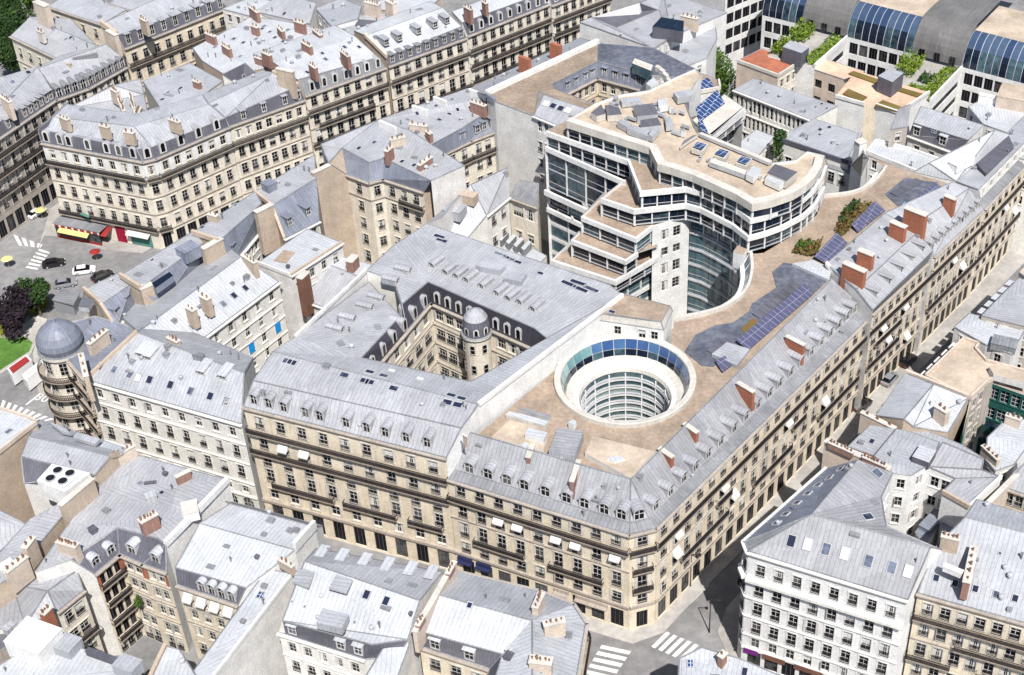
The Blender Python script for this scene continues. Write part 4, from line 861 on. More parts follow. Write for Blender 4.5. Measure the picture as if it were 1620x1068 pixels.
for zz in (16.9,13.3,9.7,5.9):
    tm = MB(); tm.lathe([(3.5,zz-.25),(4.5,zz-.2),(4.5,zz),(3.5,zz)], 'dirty_stone', 20, (tc.x,tc.y,0), R(-190), R(-40)); tm.lathe([(4.42,zz),(4.42,zz+.2)], 'iron', 20, (tc.x,tc.y,0), R(-190), R(-40)); tm.lathe([(4.42,zz+.9),(4.42,zz+1.05)], 'iron', 20, (tc.x,tc.y,0), R(-190), R(-40))
    for i in range(41):
        a = R(-190+150*i/40); o = (tc.x+4.42*math.cos(a), tc.y+4.42*math.sin(a), 0); tm.box(o[0]-.03,o[0]+.03,o[1]-.03,o[1]+.03,zz+.2,zz+.9,'iron',skip='tb')
    b.part('balcony', tm)
b.wall = 'cream_pale'; b.fac('a','b',2,[(17.4,2.3,1.2),(13.8,2.4,1.2),(10.2,2.4,1.2),(6.4,2.4,1.2),(.4,4,1.6,'shop')],balc=[(16.9,0,1),(13.3,0,1),(9.7,0,1),(5.9,0,1)],m0=.3)
b.roof(('e a b c d','zinc_blue')); b.plain('b c',mat='tan'); b.plain('c d e',mat='tan'); b.plain('e a')
b.chim(128,560,136,596,24.0,H=5,Wd=.7,mat='tan',pots=3); b.chim(140,545,168,522,22.8,H=4,Wd=.8,mat='peach',pots=4); b.done()

def row(nm, lb, o0, o1, i0, i1, e0, e1, zt=24, ze=20, gable='tan', slope='zinc_blue', top='zinc', n=4, dz=None, kind='flat', extra=None, g=None):
    b = Bld(nm, lb, wall='plaster', V=dict(o0=(*o0,zt), o1=(*o1,zt), i0=(*i0,zt), i1=(*i1,zt), e0=(*e0,ze), e1=(*e1,ze)), group=g)
    for k in '01':                                              # street side, turned away: mansard and front wall
        q = b['o'+k]+(b['o'+k]-b['i'+k]).normalized()*1.6; q.z = ze; b.V['s'+k] = q
    b.roof(('o0 o1 i1 i0',top),('i0 i1 e1 e0',slope),('s0 s1 o1 o0','slate'))
    b.fac('e0','e1',n,rowsN(ze,5,2.7,1.9,1.1,step=3.5)); b.plain('s0 o0 i0 e0',mat=gable); b.plain('e1 i1 o1 s1',mat=gable)
    b.wall = 'cream'; M = None; b.fac('s1','s0',n,rowsH(ze)); b.wall = 'plaster'
    if dz: b.mix('d0','e0','i0',.25,ze+(zt-ze)*.25); b.mix('d1','e1','i1',.25,ze+(zt-ze)*.25); b.dorm('d0','d1',dz,kind,1.1,1.7,'zinc_blue')
    b.kerb('o0','i0',.6,.5,gable,'party_wall'); b.kerb('i0','e0',.5,.5,gable,'party_wall')
    return b
b = row('boulevard_building','blue grey roofed building next to the domed corner with small dark roof hatch',(133,458),(192,430),(160,482),(208,449),(184,520),(214,480),23.5,20,n=3,dz=2)
patch(b,'roof_hatch',((124,486),(130,468),(147,474),(140,487)),24.2,'deck',.8,'steel'); b.done()
b = row('boulevard_building','blue grey roofed building with broad tan gable and long dark attic window band',(190,436),(306,366),(222,456),(322,384),(250,492),(326,420),24.5,20,n=6)
patch(b,'attic_window_band',((240,448),(268,430),(274,436),(246,456)),24.6,'glass_blue',1.2,'zinc_blue'); b.sky(((241,412),(285,398)),.6,.9); b.boxon(300,405,3.2,2.6,1.8,'zinc_blue',40); b.done()
b = row('boulevard_building','blue grey roofed building with three little dormers behind a stepped tan gable',(304,368),(404,303),(346,382),(414,322),(368,418),(416,360),25,20,n=6,dz=3)
b.sky(((372,325),(320,360)),.9,1.1); b.chim(330,338,344,342,26.2,H=2.4,mat='tan'); b.done()
b = row('boulevard_building','narrow blue slate house between two tan gables beside the white annex',(402,304),(498,245),(430,326),(500,282),(450,378),(505,350),24.5,20,n=4,dz=2,slope='zinc_blue')
b.boxon(427,300,2,2,1.5,'zinc_blue',40); b.done()
for bb_, q_ in ((ALLB[-4],(221,457,240,449,24.4,6)),(ALLB[-3],(320,394,350,377,25.2,6.5)),(ALLB[-2],(404,336,430,323,25.4,9))):
    bb_.chim(*q_[:4],q_[4],H=q_[5],Wd=1.0,mat='tan',pots=0,name='party_wall')
# tall cream courtyard front with blue grey mansard
b = Bld('cream_courtyard_building', 'tall cream building with bay front under a striped blue grey mansard', wall='cream_pale', V=dict(
    g0=(492,276,24), g1=(520,258,24.5), a=(549,276,20.5), b=(584,289,20.5), c=(606,283,20.5), d=(670,304,20.5), a1=(541,234,24), b1=(584,257,24), c1=(607,250,24), d1=(682,286,24), t0=(508,228,25), t1=(598,190,25), t2=(648,206,25), e=(700,290,20.5), e1=(735,262,24)))
b.roof(('a b b1 a1','zinc_blue'),('b c c1 b1','zinc_blue'),('c d d1 c1','zinc_blue'),('t0 a1 b1 c1 t1','zinc'),('t1 c1 d1 e1 t2','zinc'),('t0 g1 a1','zinc'),('g1 a a1','tan'))
R5 = [(17.2,2.2,1.3),(13.4,2.2,1.3),(9.6,2.2,1.3),(5.8,2.2,1.3),(1.6,2.6,1.3)]
b.roof(('d e e1 d1','zinc_blue')); b.fac('a','b',1,R5,course=[16.6],cornice=True); b.fac('b','c',1,R5,course=[16.6],cornice=True,m0=.2); b.fac('c','d',3,R5,course=[16.6],balc=[(16.5,.4,1)])
b.plain('g1 a',mat='tan'); b.plain('d e',mat='tan'); b.plain('d1 e1 t2 t1 t0 g1',mat='plaster')
b.chim(494,274,521,261,25.2,H=25,Wd=.8,mat='tan',pots=0,name='party_wall'); b.chim(610,240,620,232,26.5,H=3,mat='old_brick'); b.chim(617,222,640,216,26,H=2.5,mat='peach'); b.sky(((568,235),(592,226),(636,256),(655,262)),.9,1.2); b.chim(662,262,682,248,25.2,H=2.5,mat='old_brick',pots=3); b.done()
b = Bld('long_blue_mansard_building', 'long zinc roofed building with blue dormered mansard and cream rear front beside the blank gable', wall='cream_pale', V=dict(
    a=(686,251,20.5), b=(706,243,20.5), c=(745,223,20.5), d=(796,203,20.5), a1=(681,229,24), b1=(684,228,24), c1=(730,203,24), d1=(785,168,24), t0=(598,190,25), t1=(740,140,25), t2=(783,150,25), t3=(648,206,25)))
b.roof(('a b b1 a1','zinc_blue'),('b c c1 b1','zinc_blue'),('c d d1 c1','zinc_blue'),('t0 t3 a1 b1 c1','zinc'),('t0 c1 d1 t2 t1','zinc'))
b.fac('a','c',3,R5,course=[16.6],balc=[(16.5,.5,1)]); b.fac('c','d',3,R5,course=[16.6,9],balc=[(16.5,0,1)]); b.plain('d d1 t2 t1 t0',mat='plaster'); b.plain('t3 a1 a',mat='plaster')
b.mix('h0','a','a1',.3,21.4); b.mix('h1','c','c1',.3,21.4); b.mix('h2','d','d1',.3,21.4); b.dorm('h0','h1',[.25,.85],'flat',1.4,1.9,'zinc_blue'); b.dorm('h1','h2',[.3,.5,.75,.93],'flat',1.2,1.8,'zinc_blue')
b.sky(((695,190),(711,181),(724,174),(641,205),(608,212),(660,180),(690,168),(715,158),(645,190)),.8,1.1); b.chim(745,160,768,168,26.4,H=2.6,mat='old_brick',Wd=.8); b.chim(648,196,676,200,26.2,H=2,mat='peach',pots=3); b.chim(675,207,682,212,26,H=2,mat='old_brick',pots=1)
for q in ((600,190,626,201),(652,166,676,174),(686,152,706,160),(742,140,770,151)): b.chim(*q,26.0,H=1.4,Wd=.5,mat='clean_white',pots=0,name='party_wall',cap=False)
b.done()
# low infill between these and the glass office
b = Bld('low_white_infill', 'low white house with sloping grey roof tucked before the blank gable', wall='white', V=dict(a=(770,341,17), b=(805,312,17), c=(803,265,21), d=(745,292,21), e=(700,345,20), f=(672,356,17), g=(735,382,14)))
b.roof(('a b c d','zinc'),('f a d e','zinc_pale'),('f g a','zinc_pale')); b.fac('a','b',2,[(13.6,2.2,1.4),(9.0,2.2,1.4),(4.5,2.2,1.4)]); b.plain('f g a',mat='white'); b.plain('b c d e f',mat='plaster'); b.boxon(742,318,3,2,1.5,'tan',112); b.boxon(720,340,3.5,3,1.6,'zinc_pale',112); b.done()
b = Bld('court_glazed_link', 'small grey roofed link with wide dim windows beside the glass office', wall='cream_pale', V=dict(a=(806,312,15), b=(850,328,15), c=(852,290,17), d=(822,285,17)))
b.roof(('a b c d','zinc_dark')); b.fac('a','b',2,[(11.2,2.6,2.6),(6,2,1.4),(2,2,1.4)]); b.plain('b c d a'); b.done()
b = Bld('court_sheds', 'row of little white saw-tooth sheds squeezed beside the courtyard roof', 'shed', wall='white', V=dict(a=(740,385,8), b=(850,420,8), c=(865,405,8), d=(770,350,8)))
b.roof(('a b c d','zinc_white')); b.plain('a b c d a')
for i in range(5): patch(b,'saw_tooth',[(776+i*12,372+i*5),(788+i*12,360+i*5),(793+i*12,363+i*5),(781+i*12,376+i*5)],9.6,'zinc_white',1.8,'zinc_dark')
b.done()
# ================================================================ across the boulevard
b = Bld('rounded_corner_building', 'big cream corner building with white attic storey and dark mansard full of white round dormers', wall='cream_pale', V=dict(
    a=(66,226,20.5), a_=(78,228,20.5), c=(226,256,20.5), d=(246,251,20.5), e=(362,201,20.5), a1=(73,207,23.5), a1_=(82,207,23.5), c1=(216,236,23.5), d1=(240,233,23.5), e1=(357,187,23.5), r0=(85,185,24.5), r1=(212,200,24.8), r2=(330,165,24.5), k0=(105,165,24.5), k1=(215,180,24.5), k2=(320,150,24.5), z0=(60,205,20.5), z1=(108,160,24)))
b.mansard('a c d e','a1 c1 d1 e1')
b.V['a1_'].z=b.V['a1'].z
b.roof(('a c c1 a1','slate'),('c d d1 c1','slate'),('d e e1 d1','slate'),('a1 c1 d1 r1 r0','zinc_pale'),('d1 e1 r2 r1','zinc_pale'),('r0 r1 k1 k0','zinc_pale'),('r1 r2 k2 k1','zinc_pale'))
RT_ = [(17.3,2.0,1.2),(12.9,2.3,1.2),(9.0,2.4,1.2),(5.2,2.2,1.2),(.4,3.4,2.0,'shop')]
b.fac('a','c',8,RT_,balc=[(16.2,0,1),(4.6,0,1)],course=[12.2,8.4],skip={(0,k) for k in range(8)}); b.fac('c','d',1,RT_,balc=[(16.2,0,1),(4.6,0,1)],course=[12.2,8.4],m0=.2); b.fac('d','e',6,RT_,balc=[(16.2,0,1)],course=[12.2,8.4,4.6])
b.mix('m0','a','a1',.12,20.9); b.mix('m1','c','c1',.12,20.9); b.mix('m2','d','d1',.12,20.9); b.mix('m3','e','e1',.12,20.9)
b.dorm('m0','m1',[.05,.19,.28,.47,.66,.78,.92],'round',1.5,2.5); b.dorm('m1','m2',[.5],'round',1.5,2.5); b.dorm('m2','m3',[.12,.36,.6,.85],'round',1.5,2.5)
# white attic storey skin
for k0,k1 in (('a','c'),('c','d'),('d','e')):
    p,q=b[k0],b[k1]; L_=Vector((q.x-p.x,q.y-p.y,0)).length; M=frameM(Vector((p.x,p.y,0)),q-p); C=MB(); nb={'a':8,'c':1,'d':6}[k0]; m0=.2 if k0=='c' else .5; pt=(L_-2*m0)/nb; x=0
    for i in range(nb):
        c=m0+pt*(i+.5); C.box(x,c-.8,-.05,.01,16.3,19.9,'clean_white'); x=c+.8
    C.box(x,L_,-.05,.01,16.3,19.9,'clean_white')
    for v in C.v: v.xyz = M @ v
    b.part('white_attic_wall', C)
b.plain('e e1 r2 k2 k1 k0 z1',mat='plaster'); b.plain('z0 a',mat='cream'); b.plain('z1 z0',mat='cream')
b.roof(('z0 a a1 r0','slate'),('z1 z0 r0 k0','zinc_dark'))
for q in ((158,198,172,202),(196,208,212,211),(268,188,284,194),(95,184,108,190)): b.chim(*q,26.2,H=2.6,mat='tan')
b.done()
b = Bld('corner_neighbour', 'cream building with grey mansard of broad panels right of the rounded corner building', wall='cream_pale', V=dict(a=(363,200,20.5), b=(482,158,20.5), a1=(357,186,23.5), b1=(472,136,23.5), c=(330,163,24.6), d=(432,115,24.6), e=(415,112,24), f=(320,150,24)))
b.mansard('a b','a1 b1')
b.roof(('a b b1 a1','slate'),('a1 b1 d c','zinc_pale'),('c d e f','zinc_pale')); b.fac('a','b',7,[(17.3,2.0,1.3),(13.0,2.3,1.3),(9.1,2.4,1.3),(5.2,2.2,1.3),(.4,3.4,2,'shop')],balc=[(16.2,0,1)],course=[12.2,8.4,4.6]); b.plain('b b1 d e f',mat='tan'); b.plain('f c a1 a',mat='plaster')
b.mix('m0','a','a1',.1,20.9); b.mix('m1','b','b1',.1,20.9); b.dorm('m0','m1',[.2,.47,.75,.93],'flat',1.1,1.9,'zinc'); b.kerb('b1','d',.6,.6,'tan','party_wall'); b.chim(438,108,464,114,27.5,H=6,Wd=.8,mat='tan',pots=0,name='party_wall'); b.done()
b = Bld('white_roof_building', 'cream building with brilliant white roof and row of white round dormers in grey mansard', wall='cream_pale', V=dict(a=(483,152,20.5), b=(610,107,20.5), a1=(471,126,23.8), b1=(598,91,23.8), c=(435,100,24.8), d=(562,58,24.8), e=(400,85,24), f=(530,40,24)))
b.mansard('a b','a1 b1')
b.roof(('a b b1 a1','zinc_dark'),('a1 b1 d c','zinc_white'),('c d f e','zinc_white')); b.fac('a','b',7,rowsH(20.5),balc=[(16.4,0,1),(8.7,0,1),(12.6,.1,.8)],course=[12.6]); b.plain('b b1 d f',mat='tan'); b.plain('f e c a1 a',mat='tan')
b.mix('m0','a','a1',.1,21); b.mix('m1','b','b1',.1,21); b.dorm('m0','m1',[.1,.25,.38,.52,.66,.78,.92],'round',1.3,2.3)
for q in ((490,101,500,108),(540,80,552,90),(478,66,492,74),(415,82,428,88)): b.chim(*q,26.6,H=3,mat='old_brick')
b.sky(((515,94),(568,75),(486,115),(545,75),(510,85)),.8,1.1); b.done()
b = Bld('pedimented_building', 'cream building with arched window heads under a bright roof of angled dormers', wall='cream_pale', V=dict(a=(615,105,20.5), b=(738,60,20.5), a1=(612,90,23.6), b1=(730,42,23.6), c=(578,56,25.2), d=(700,12,25.2), e=(560,48,24.5), f=(680,2,24.5)))
b.mansard('a b','a1 b1')
b.roof(('a b b1 a1','slate'),('a1 b1 d c','zinc_white'),('c d f e','zinc_white')); b.fac('a','b',7,rowsH(20.5,w=1.5),balc=[(16.4,0,1),(8.7,0,1)],course=[12.6]); b.plain('b b1 d f',mat='tan'); b.plain('f e c a1 a',mat='tan')
b.mix('m0','a1','c',.25,24.0); b.mix('m1','b1','d',.25,24.0); b.dorm('m0','m1',[.08,.25,.5,.72,.88],'flat',1.2,1.4); b.mix('m2','a','a1',.1,21); b.mix('m3','b','b1',.1,21); b.dorm('m2','m3',9,'flat',1.1,1.8,'zinc_dark'); b.kerb('a1','c',.6,.6,'peach','party_wall'); b.done()
b = Bld('round_dormer_building', 'cream building with two long dark balconies and grey mansard of round dormers', wall='cream_pale', V=dict(a=(740,57,20.5), b=(873,5,20.5), a1=(731,36,23.8), b1=(868,-14,23.8), c=(715,18,24.8), d=(840,-30,24.8)))
b.mansard('a b','a1 b1')
b.roof(('a b b1 a1','slate'),('a1 b1 d c','zinc_white')); b.fac('a','b',9,rowsH(20.5),balc=[(16.4,0,1),(12.7,0,1),(8.7,0,1)]); b.plain('b b1 d c a1 a',mat='plaster'); b.mix('m0','a','a1',.1,21); b.mix('m1','b','b1',.1,21); b.dorm('m0','m1',9,'round',1.3,2.2,)
b.chim(735,10,746,16,27,H=3.4,mat='old_brick'); b.chim(764,2,770,6,27,H=3,mat='old_brick'); b.done()
b = Bld('far_row_building', 'cream building with steep dark slate dormers at the top of the boulevard row', wall='cream_pale', V=dict(a=(873,9,20.5), b=(965,-26,20.5), a1=(868,-12,24), b1=(958,-45,24), c=(850,-25,25), d=(940,-60,25)))
b.mansard('a b','a1 b1')
b.roof(('a b b1 a1','slate'),('a1 b1 d c','zinc')); b.fac('a','b',7,rowsH(20.5),balc=[(16.4,0,1),(12.7,0,1)]); b.plain('b b1 d c a1 a',mat='plaster'); b.mix('m0','a','a1',.1,21); b.mix('m1','b','b1',.1,21); b.dorm('m0','m1',6,'round',1.2,2.2); b.done()
# ---- far left
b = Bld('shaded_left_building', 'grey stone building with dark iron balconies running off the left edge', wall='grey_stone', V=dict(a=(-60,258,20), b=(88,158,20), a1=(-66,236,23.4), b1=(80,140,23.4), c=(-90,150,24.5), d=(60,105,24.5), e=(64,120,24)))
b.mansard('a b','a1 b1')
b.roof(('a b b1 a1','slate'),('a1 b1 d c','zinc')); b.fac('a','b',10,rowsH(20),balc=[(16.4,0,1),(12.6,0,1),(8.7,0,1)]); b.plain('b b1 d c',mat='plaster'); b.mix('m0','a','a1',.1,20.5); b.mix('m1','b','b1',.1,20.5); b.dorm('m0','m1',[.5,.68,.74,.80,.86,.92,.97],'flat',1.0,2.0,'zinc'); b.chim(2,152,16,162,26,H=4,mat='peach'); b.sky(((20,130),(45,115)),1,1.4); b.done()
b = Bld('curved_left_building', 'grey roofed building with close row of dark arched dormers at upper left', wall='cream_pale', V=dict(a=(89,158,20), b=(140,140,20), c=(200,106,20), a1=(86,142,23.2), b1=(136,124,23.2), c1=(192,90,23.2), d=(95,88,24.4), e=(168,70,24.4), f=(60,108,24.4)))
b.mansard('a b c','a1 b1 c1')
b.roof(('a b b1 a1','slate'),('b c c1 b1','slate'),('a1 b1 c1 e d f','zinc')); b.fac('a','b',4,rowsH(20)); b.fac('b','c',5,rowsH(20)); b.plain('c c1 e d f',mat='plaster'); b.plain('f a1 a',mat='plaster'); b.mix('m0','a','a1',.1,20.5); b.mix('m1','b','b1',.1,20.5); b.mix('m2','c','c1',.1,20.5); b.dorm('m0','m1',4,'arc',1.1,2.0,'zinc_dark'); b.dorm('m1','m2',6,'arc',1.1,2.0,'zinc_dark'); b.boxon(110,105,.9,.6,.6,'tan'); b.boxon(135,92,5,.5,.5,'zinc_dark',60); b.done()
b = Bld('slate_dormer_building', 'cream building with pale dormers standing out of dark slate near the top left', V=dict(a=(197,77,20.5), b=(360,12,20.5), a1=(186,56,24), b1=(347,0,24), c=(160,38,25.2), d=(270,-12,25.2), e=(152,44,25)))
b.mansard('a b','a1 b1')
b.roof(('a b b1 a1','slate'),('a1 b1 d c','zinc_pale')); b.fac('a','b',9,[(16.6,2.2,1.3),(12.4,2.4,1.3),(8.2,2.4,1.3),(4,2.4,1.3)],balc=[(16.0,0,1)],course=[11.6]); b.plain('b b1 d c',mat='plaster'); b.plain('c a1 a',mat='tan'); b.mix('m0','a','a1',.1,21); b.mix('m1','b','b1',.1,21); b.dorm('m0','m1',9,'flat',1.2,2.4,'zinc'); b.kerb('a1','c',.9,.7,'tan','party_wall'); b.chim(222,28,232,34,27,H=3.5,mat='tan'); b.chim(170,48,184,56,26.5,H=5,Wd=.9,mat='peach',pots=0,name='party_wall'); b.done()
b = Bld('white_garden_house', 'white stucco house with low grey roof overlooking the green trees', wall='cream_pale', V=dict(a=(17,57,18), b=(100,97,18), c=(152,72,20), d=(112,30,20), e=(48,27,20)))
b.roof(('a b c d e','zinc')); b.fac('a','b',5,[(13.4,2.4,1.1),(8.4,2.6,1.2),(3.4,2.6,1.2)],course=[12.2]); b.plain('b c d e a'); b.chim(60,48,68,52,21.5,H=2.5,mat='pale_stone'); b.sky(((105,62),(112,60)),.9,1.1); b.done()
b = Bld('white_back_house', 'white house with tan chimney stack at its left end by the garden trees', wall='cream_pale', V=dict(a=(76,10,21), b=(160,38,21), c=(200,15,22), d=(120,-15,22)))
b.roof(('a b c d','zinc_pale')); b.fac('a','b',4,[(17,2.2,1.1),(13,2.2,1.1),(8.4,2.6,1.2),(3.4,2.6,1.2)],course=[12.2]); b.plain('b c d a'); b.chim(56,2,74,10,25,H=9,Wd=1.4,mat='peach',pots=0); b.done()
b = Bld('top_edge_house', 'pale house with tall chimneys cut by the top edge of the view', wall='cream_pale', V=dict(a=(172,6,22), b=(230,22,22), c=(262,4,23), d=(210,-20,23)))
b.roof(('a b c d','zinc')); b.fac('a','b',4,rowsN(22,5,2.6,2.2,1.1,step=3.6),balc=[(17.6,0,1)]); b.plain('b c d a'); b.done()
def flat(nm, lb, pts, z, top, wall='plaster', ch=(), sk=(), cat='building', par=None, drop=None, bx=(), fc=None, g=None, win=True):
    """plain roof seen from above: outline at z; optional ridge lift through drop"""
    b = Bld(nm, lb, cat, dict((('p%d' % i), (x, y, z if len(r_) == 0 else r_[0])) for i, (x, y, *r_) in enumerate(pts)), wall, g)
    ks = ['p%d' % i for i in range(len(pts))]; q = [b[k] for k in ks]; A = sum(q[i].x*q[(i+1)%len(q)].y-q[(i+1)%len(q)].x*q[i].y for i in range(len(q)))
    b.roof((' '.join(ks), top)); order = ks if A > 0 else ks[::-1]; fc = fc or {}
    for i in range(len(order)):
        k0, k1 = order[i], order[(i+1) % len(order)]
        e_ = b[k1]-b[k0]; n_ = Vector((e_.y, -e_.x, 0)); zm = min(b[k0].z, b[k1].z)
        if win and wall not in ('tan', 'peach') and zm > 14 and n_.dot(CAMV-b[k0]) > .25*n_.length*(CAMV-b[k0]).length and Vector((e_.x, e_.y)).length > 2.2 and abs(e_.z) < .1: b.fac(k0, k1, max(1, round(n_.length/3.1)), rowsN(zm, 4, 2.9, 1.9, 1.15, step=3.5), cornice=False)
        elif (k0, k1) in fc: b.fac(k0, k1, *fc[(k0, k1)])
        else: b.plain(k0+' '+k1)
        if par: b.kerb(k0, k1, par[0], .35, par[1])
    for c in ch: b.chim(*c[:4], c[4], H=c[5] if len(c) > 5 else 2.6, mat=c[6] if len(c) > 6 else 'old_brick', Wd=c[7] if len(c) > 7 else .75)
    b.sky(sk)
    for v in bx: b.boxon(*v)
    return b
flat('inner_roof_building','grey roofed building with small courtyard windows in the middle of the upper left block',[(226,128),(300,100),(352,128),(322,150),(258,178)],22,'zinc_pale',sk=((266,147),(286,140),(257,158)),ch=((306,127,316,131,23.5),)).done()
flat('slate_lean_house','small house with one steep dark slate side among the white roofs',[(352,118,24),(388,100,24),(412,122,22),(385,140,20)],22,'slate',sk=((386,122),)).done()
flat('curved_gable_house','zinc roofed house with curving white gable behind the rounded corner building',[(105,172,21),(180,135,24),(222,125,23),(228,150,22),(236,190,21),(212,192,21),(150,186,20.5)],21,'zinc',sk=((150,175,'w'),),ch=((176,140,186,146,25,3,'peach'),(150,186,158,190,22.6,2.5,'clean_white'),(206,150,212,172,24.4,3.5,'clean_white',.5),(186,152,196,176,23.6,2.5,'clean_white',.5),(214,186,222,170,23.5,3,'plaster',.6))).done()
b = flat('bright_white_block','cluster of brilliant white roofs dotted with red chimney stacks',[(305,76),(352,52),(398,26),(450,34),(560,58),(520,78),(440,104),(400,112),(352,116),(320,96)],22.5,'zinc_white',wall='tan',ch=((326,52,340,58,24.5),(352,70,364,78,24.5),(395,10,408,20,25),(398,40,408,44,24.5),(466,33,482,38,25),(496,46,508,56,25,3),(404,90,416,94,24),(440,42,448,50,24.5)),sk=((370,62),(385,68),(415,46),(427,51),(418,42),(405,62),(455,48),(435,60),(448,66),(380,90),(340,75))); b.done()
flat('top_white_house','white roofed house beyond the brilliant white roofs at the top edge',[(352,14),(402,-6),(450,8),(398,26)],22,'zinc_white').done()
flat('grey_top_house','grey roofed house with pale skylight at the top edge left of centre',[(402,18,22),(450,-10,24),(500,5,24),(490,38,22),(440,34,21)],22,'zinc',sk=((450,22),)).done()
flat('small_white_tower_house','narrow white house with windows rising between the top roofs',[(500,14),(540,-2),(572,10),(566,30),(525,42)],24,'zinc_pale',wall='clean_white',fc={}).done()
flat('dark_pond_roof_building','grey roofed building with black puddle shaped roof light',[(520,42),(570,25),(640,20),(600,42),(562,56),(540,52)],23,'zinc',bx=((583,40,5,2.5,.5,'deck',100),)).done()
flat('top_peach_house','house with peach chimney walls at the top edge above the dormered roofs',[(575,10),(640,-12),(700,-5),(672,16),(640,22)],22.5,'zinc_white',wall='peach',ch=((578,2,600,8,26,5,'peach',1.2),(612,0,624,6,27,7,'peach',1.2))).done()
# ---- white walled house right of the boulevard row
b = Bld('white_parapet_building', 'pale house with long white side wall and dark purple grey inner roof slope', wall='clean_white', V=dict(a=(917,35,25), b=(1034,76,25), c=(1062,58,25), d=(1150,20,24), e=(1050,-12,25), f=(935,28,26), g=(1012,5,27), h=(1042,16,24), i=(975,44,24)))
b.roof(('f i h g','slate'),('a b c h i f','zinc'),('c d e g h','zinc')); b.plain('a b c d e g f a'); b.fac('b','c',3,rowsN(25,5,3,2,1.1,step=3.8),cornice=False)
patch(b,'roof_lantern',((1032,42),(1046,27),(1082,33),(1080,50)),27.5,'glass_blue',2.8,'slate'); b.chim(1078,24,1104,30,27,H=3,mat='peach',pots=4,Wd=1.0); b.done()
b = flat('white_stepped_house','white house with scattered small windows stepping down beside the tall dark tree',[(1034,76),(1062,58),(1132,42),(1134,62),(1118,92),(1078,108)],22,'zinc_pale','clean_white'); b.done()
# ================================================================ near side, bottom left
flat('tan_gable_house','white roofed house with big bare tan wall at the left edge',[(-60,628),(45,661),(58,668),(0,714),(-60,760)],23,'zinc_white','tan',sk=((14,683),),par=(.4,'peach')).done()
b = Bld('fan_roof_building', 'grey zinc roofed building with white rooftop ventilation box of four round fans', wall='tan', V=dict(a=(62,664,20), b=(213,713,20), r0=(46,690,23), r1=(175,722,23), c=(150,752,22.4), d=(33,722,22.4), e=(140,775,19.5), f=(38,765,19.5)))
b.roof(('a b r1 r0','zinc'),('r0 r1 c d','zinc'),('d c e f','slate')); b.plain('f e',mat='plaster'); b.plain('e c r1 b',mat='tan'); b.plain('b a',mat='cream'); b.plain('a r0 d f',mat='tan')
for q in (((78,668),(92,672),(112,685),(97,682)),((122,684),(158,694),(150,702),(116,692)),((165,698),(200,708),(192,716),(158,706))): patch(b,'flat_hatch',q,22.4,'zinc_pale',.6)
fb = [P(x,y,23.4) for x,y in ((82,734),(142,748),(102,778),(58,760))]; patch(b,'fan_box',((82,734),(142,748),(102,778),(58,760)),23.4,'clean_white',3.2,'clean_white')
cc = sum(fb, Vector())/4; ux = (fb[1]-fb[0]).normalized(); vy = (fb[3]-fb[0]).normalized()
m_ = MB(); q = [cc+(p-cc)*.78 for p in fb]; m_.prism([(p.x,p.y) for p in q], 23.45, 23.6, 'steel', 'clean_white'); b.part('fan_deck', m_)
for i in (-1,1):
    for j in (-1,1):
        o = cc+ux*i*1.0+vy*j*.85; m_ = MB(); m_.lathe([(.72,23.6),(.72,23.8),(.62,23.8),(.6,23.66),(0,23.65)], ['steel','steel','paint_black','paint_black'], 16, (o.x,o.y,0)); b.part('fan', m_)
b.chim(95,800,146,757,23.2,H=6,Wd=.7,mat='tan',pots=0,name='party_wall'); b.chim(178,722,212,704,22.0,H=3,Wd=.8,mat='peach',pots=5); b.kerb('b','r1',.5,.5,'tan','party_wall'); b.done()
flat('glass_lean_to_house','low roofed house of grey glazed sheets at the left edge',[(-60,820,20),(-30,792,20),(47,832,19),(-5,876,18),(-60,890,18)],19,'zinc','plaster').done()
flat('tan_wall_house','house with tall tan side wall and cluttered chimney end at the left edge',[(47,822),(94,797),(112,800),(60,862),(30,905),(-60,960),(-60,885),(0,874)],20.5,'zinc','tan',ch=((8,905,40,880,22,4,'peach',1.0),(38,868,52,850,23,4,'tan',.8)),bx=((15,905,2,2,1.2,'plaster',40),)).done()
b = Bld('courtyard_mansard_building', 'grey roofed building folded round a deep court with red brick trimmed windows', wall='cream', V=dict(
    a=(213,719,20), b=(338,753,20), c=(362,759,20), d=(308,812,20), e=(262,862,20), m3=(250,852,20), m2=(185,835,20), m1=(165,850,20), m0=(112,885,20), f=(55,905,20), g=(108,830,20), h=(142,775,20), i=(172,752,20),
    n0=(150,908,17), n2=(189,876,17), n3=(226,892,17), n4=(263,905,17)))
b.roof(('a b c d e m3 m2 m1 m0 f g h i','zinc'),('m0 m2 n2 n0','slate'),('m2 m3 n3 n2','slate'),('m3 e n4 n3','slate'))
RR = [(14.3,2.0,1.3),(10.8,2.1,1.3),(7.2,2.1,1.3),(3.6,2.1,1.3),(.2,2.6,1.3)]
b.fac('n0','n2',3,[(14.1,2.4,2.0,'shop'),(10.5,2.7,2.0,'shop'),(6.9,2.7,2.0,'shop'),(3.3,2.7,2.0,'shop'),(.2,2.6,1.6)],balc=[(13.9,0,1),(10.3,.05,.95),(6.7,0,1),(3.1,.05,.95)],m0=.2); b.fac('n2','n3',2,RR,course=[13.6,10,6.4]); b.fac('n3','n4',2,RR,course=[13.6,10,6.4])  # wide dark panes on the first front stand in for its deeply shaded recesses
b.plain('m0 n0',mat='plaster'); b.plain('n4 e d c',mat='clean_white'); b.plain('c b a i h g f m0',mat='plaster')
b.mix('h0','n0','m0',.25,17.7); b.mix('h2','n2','m2',.25,17.7); b.mix('h3','n3','m3',.25,17.7); b.mix('h4','n4','e',.25,17.7)
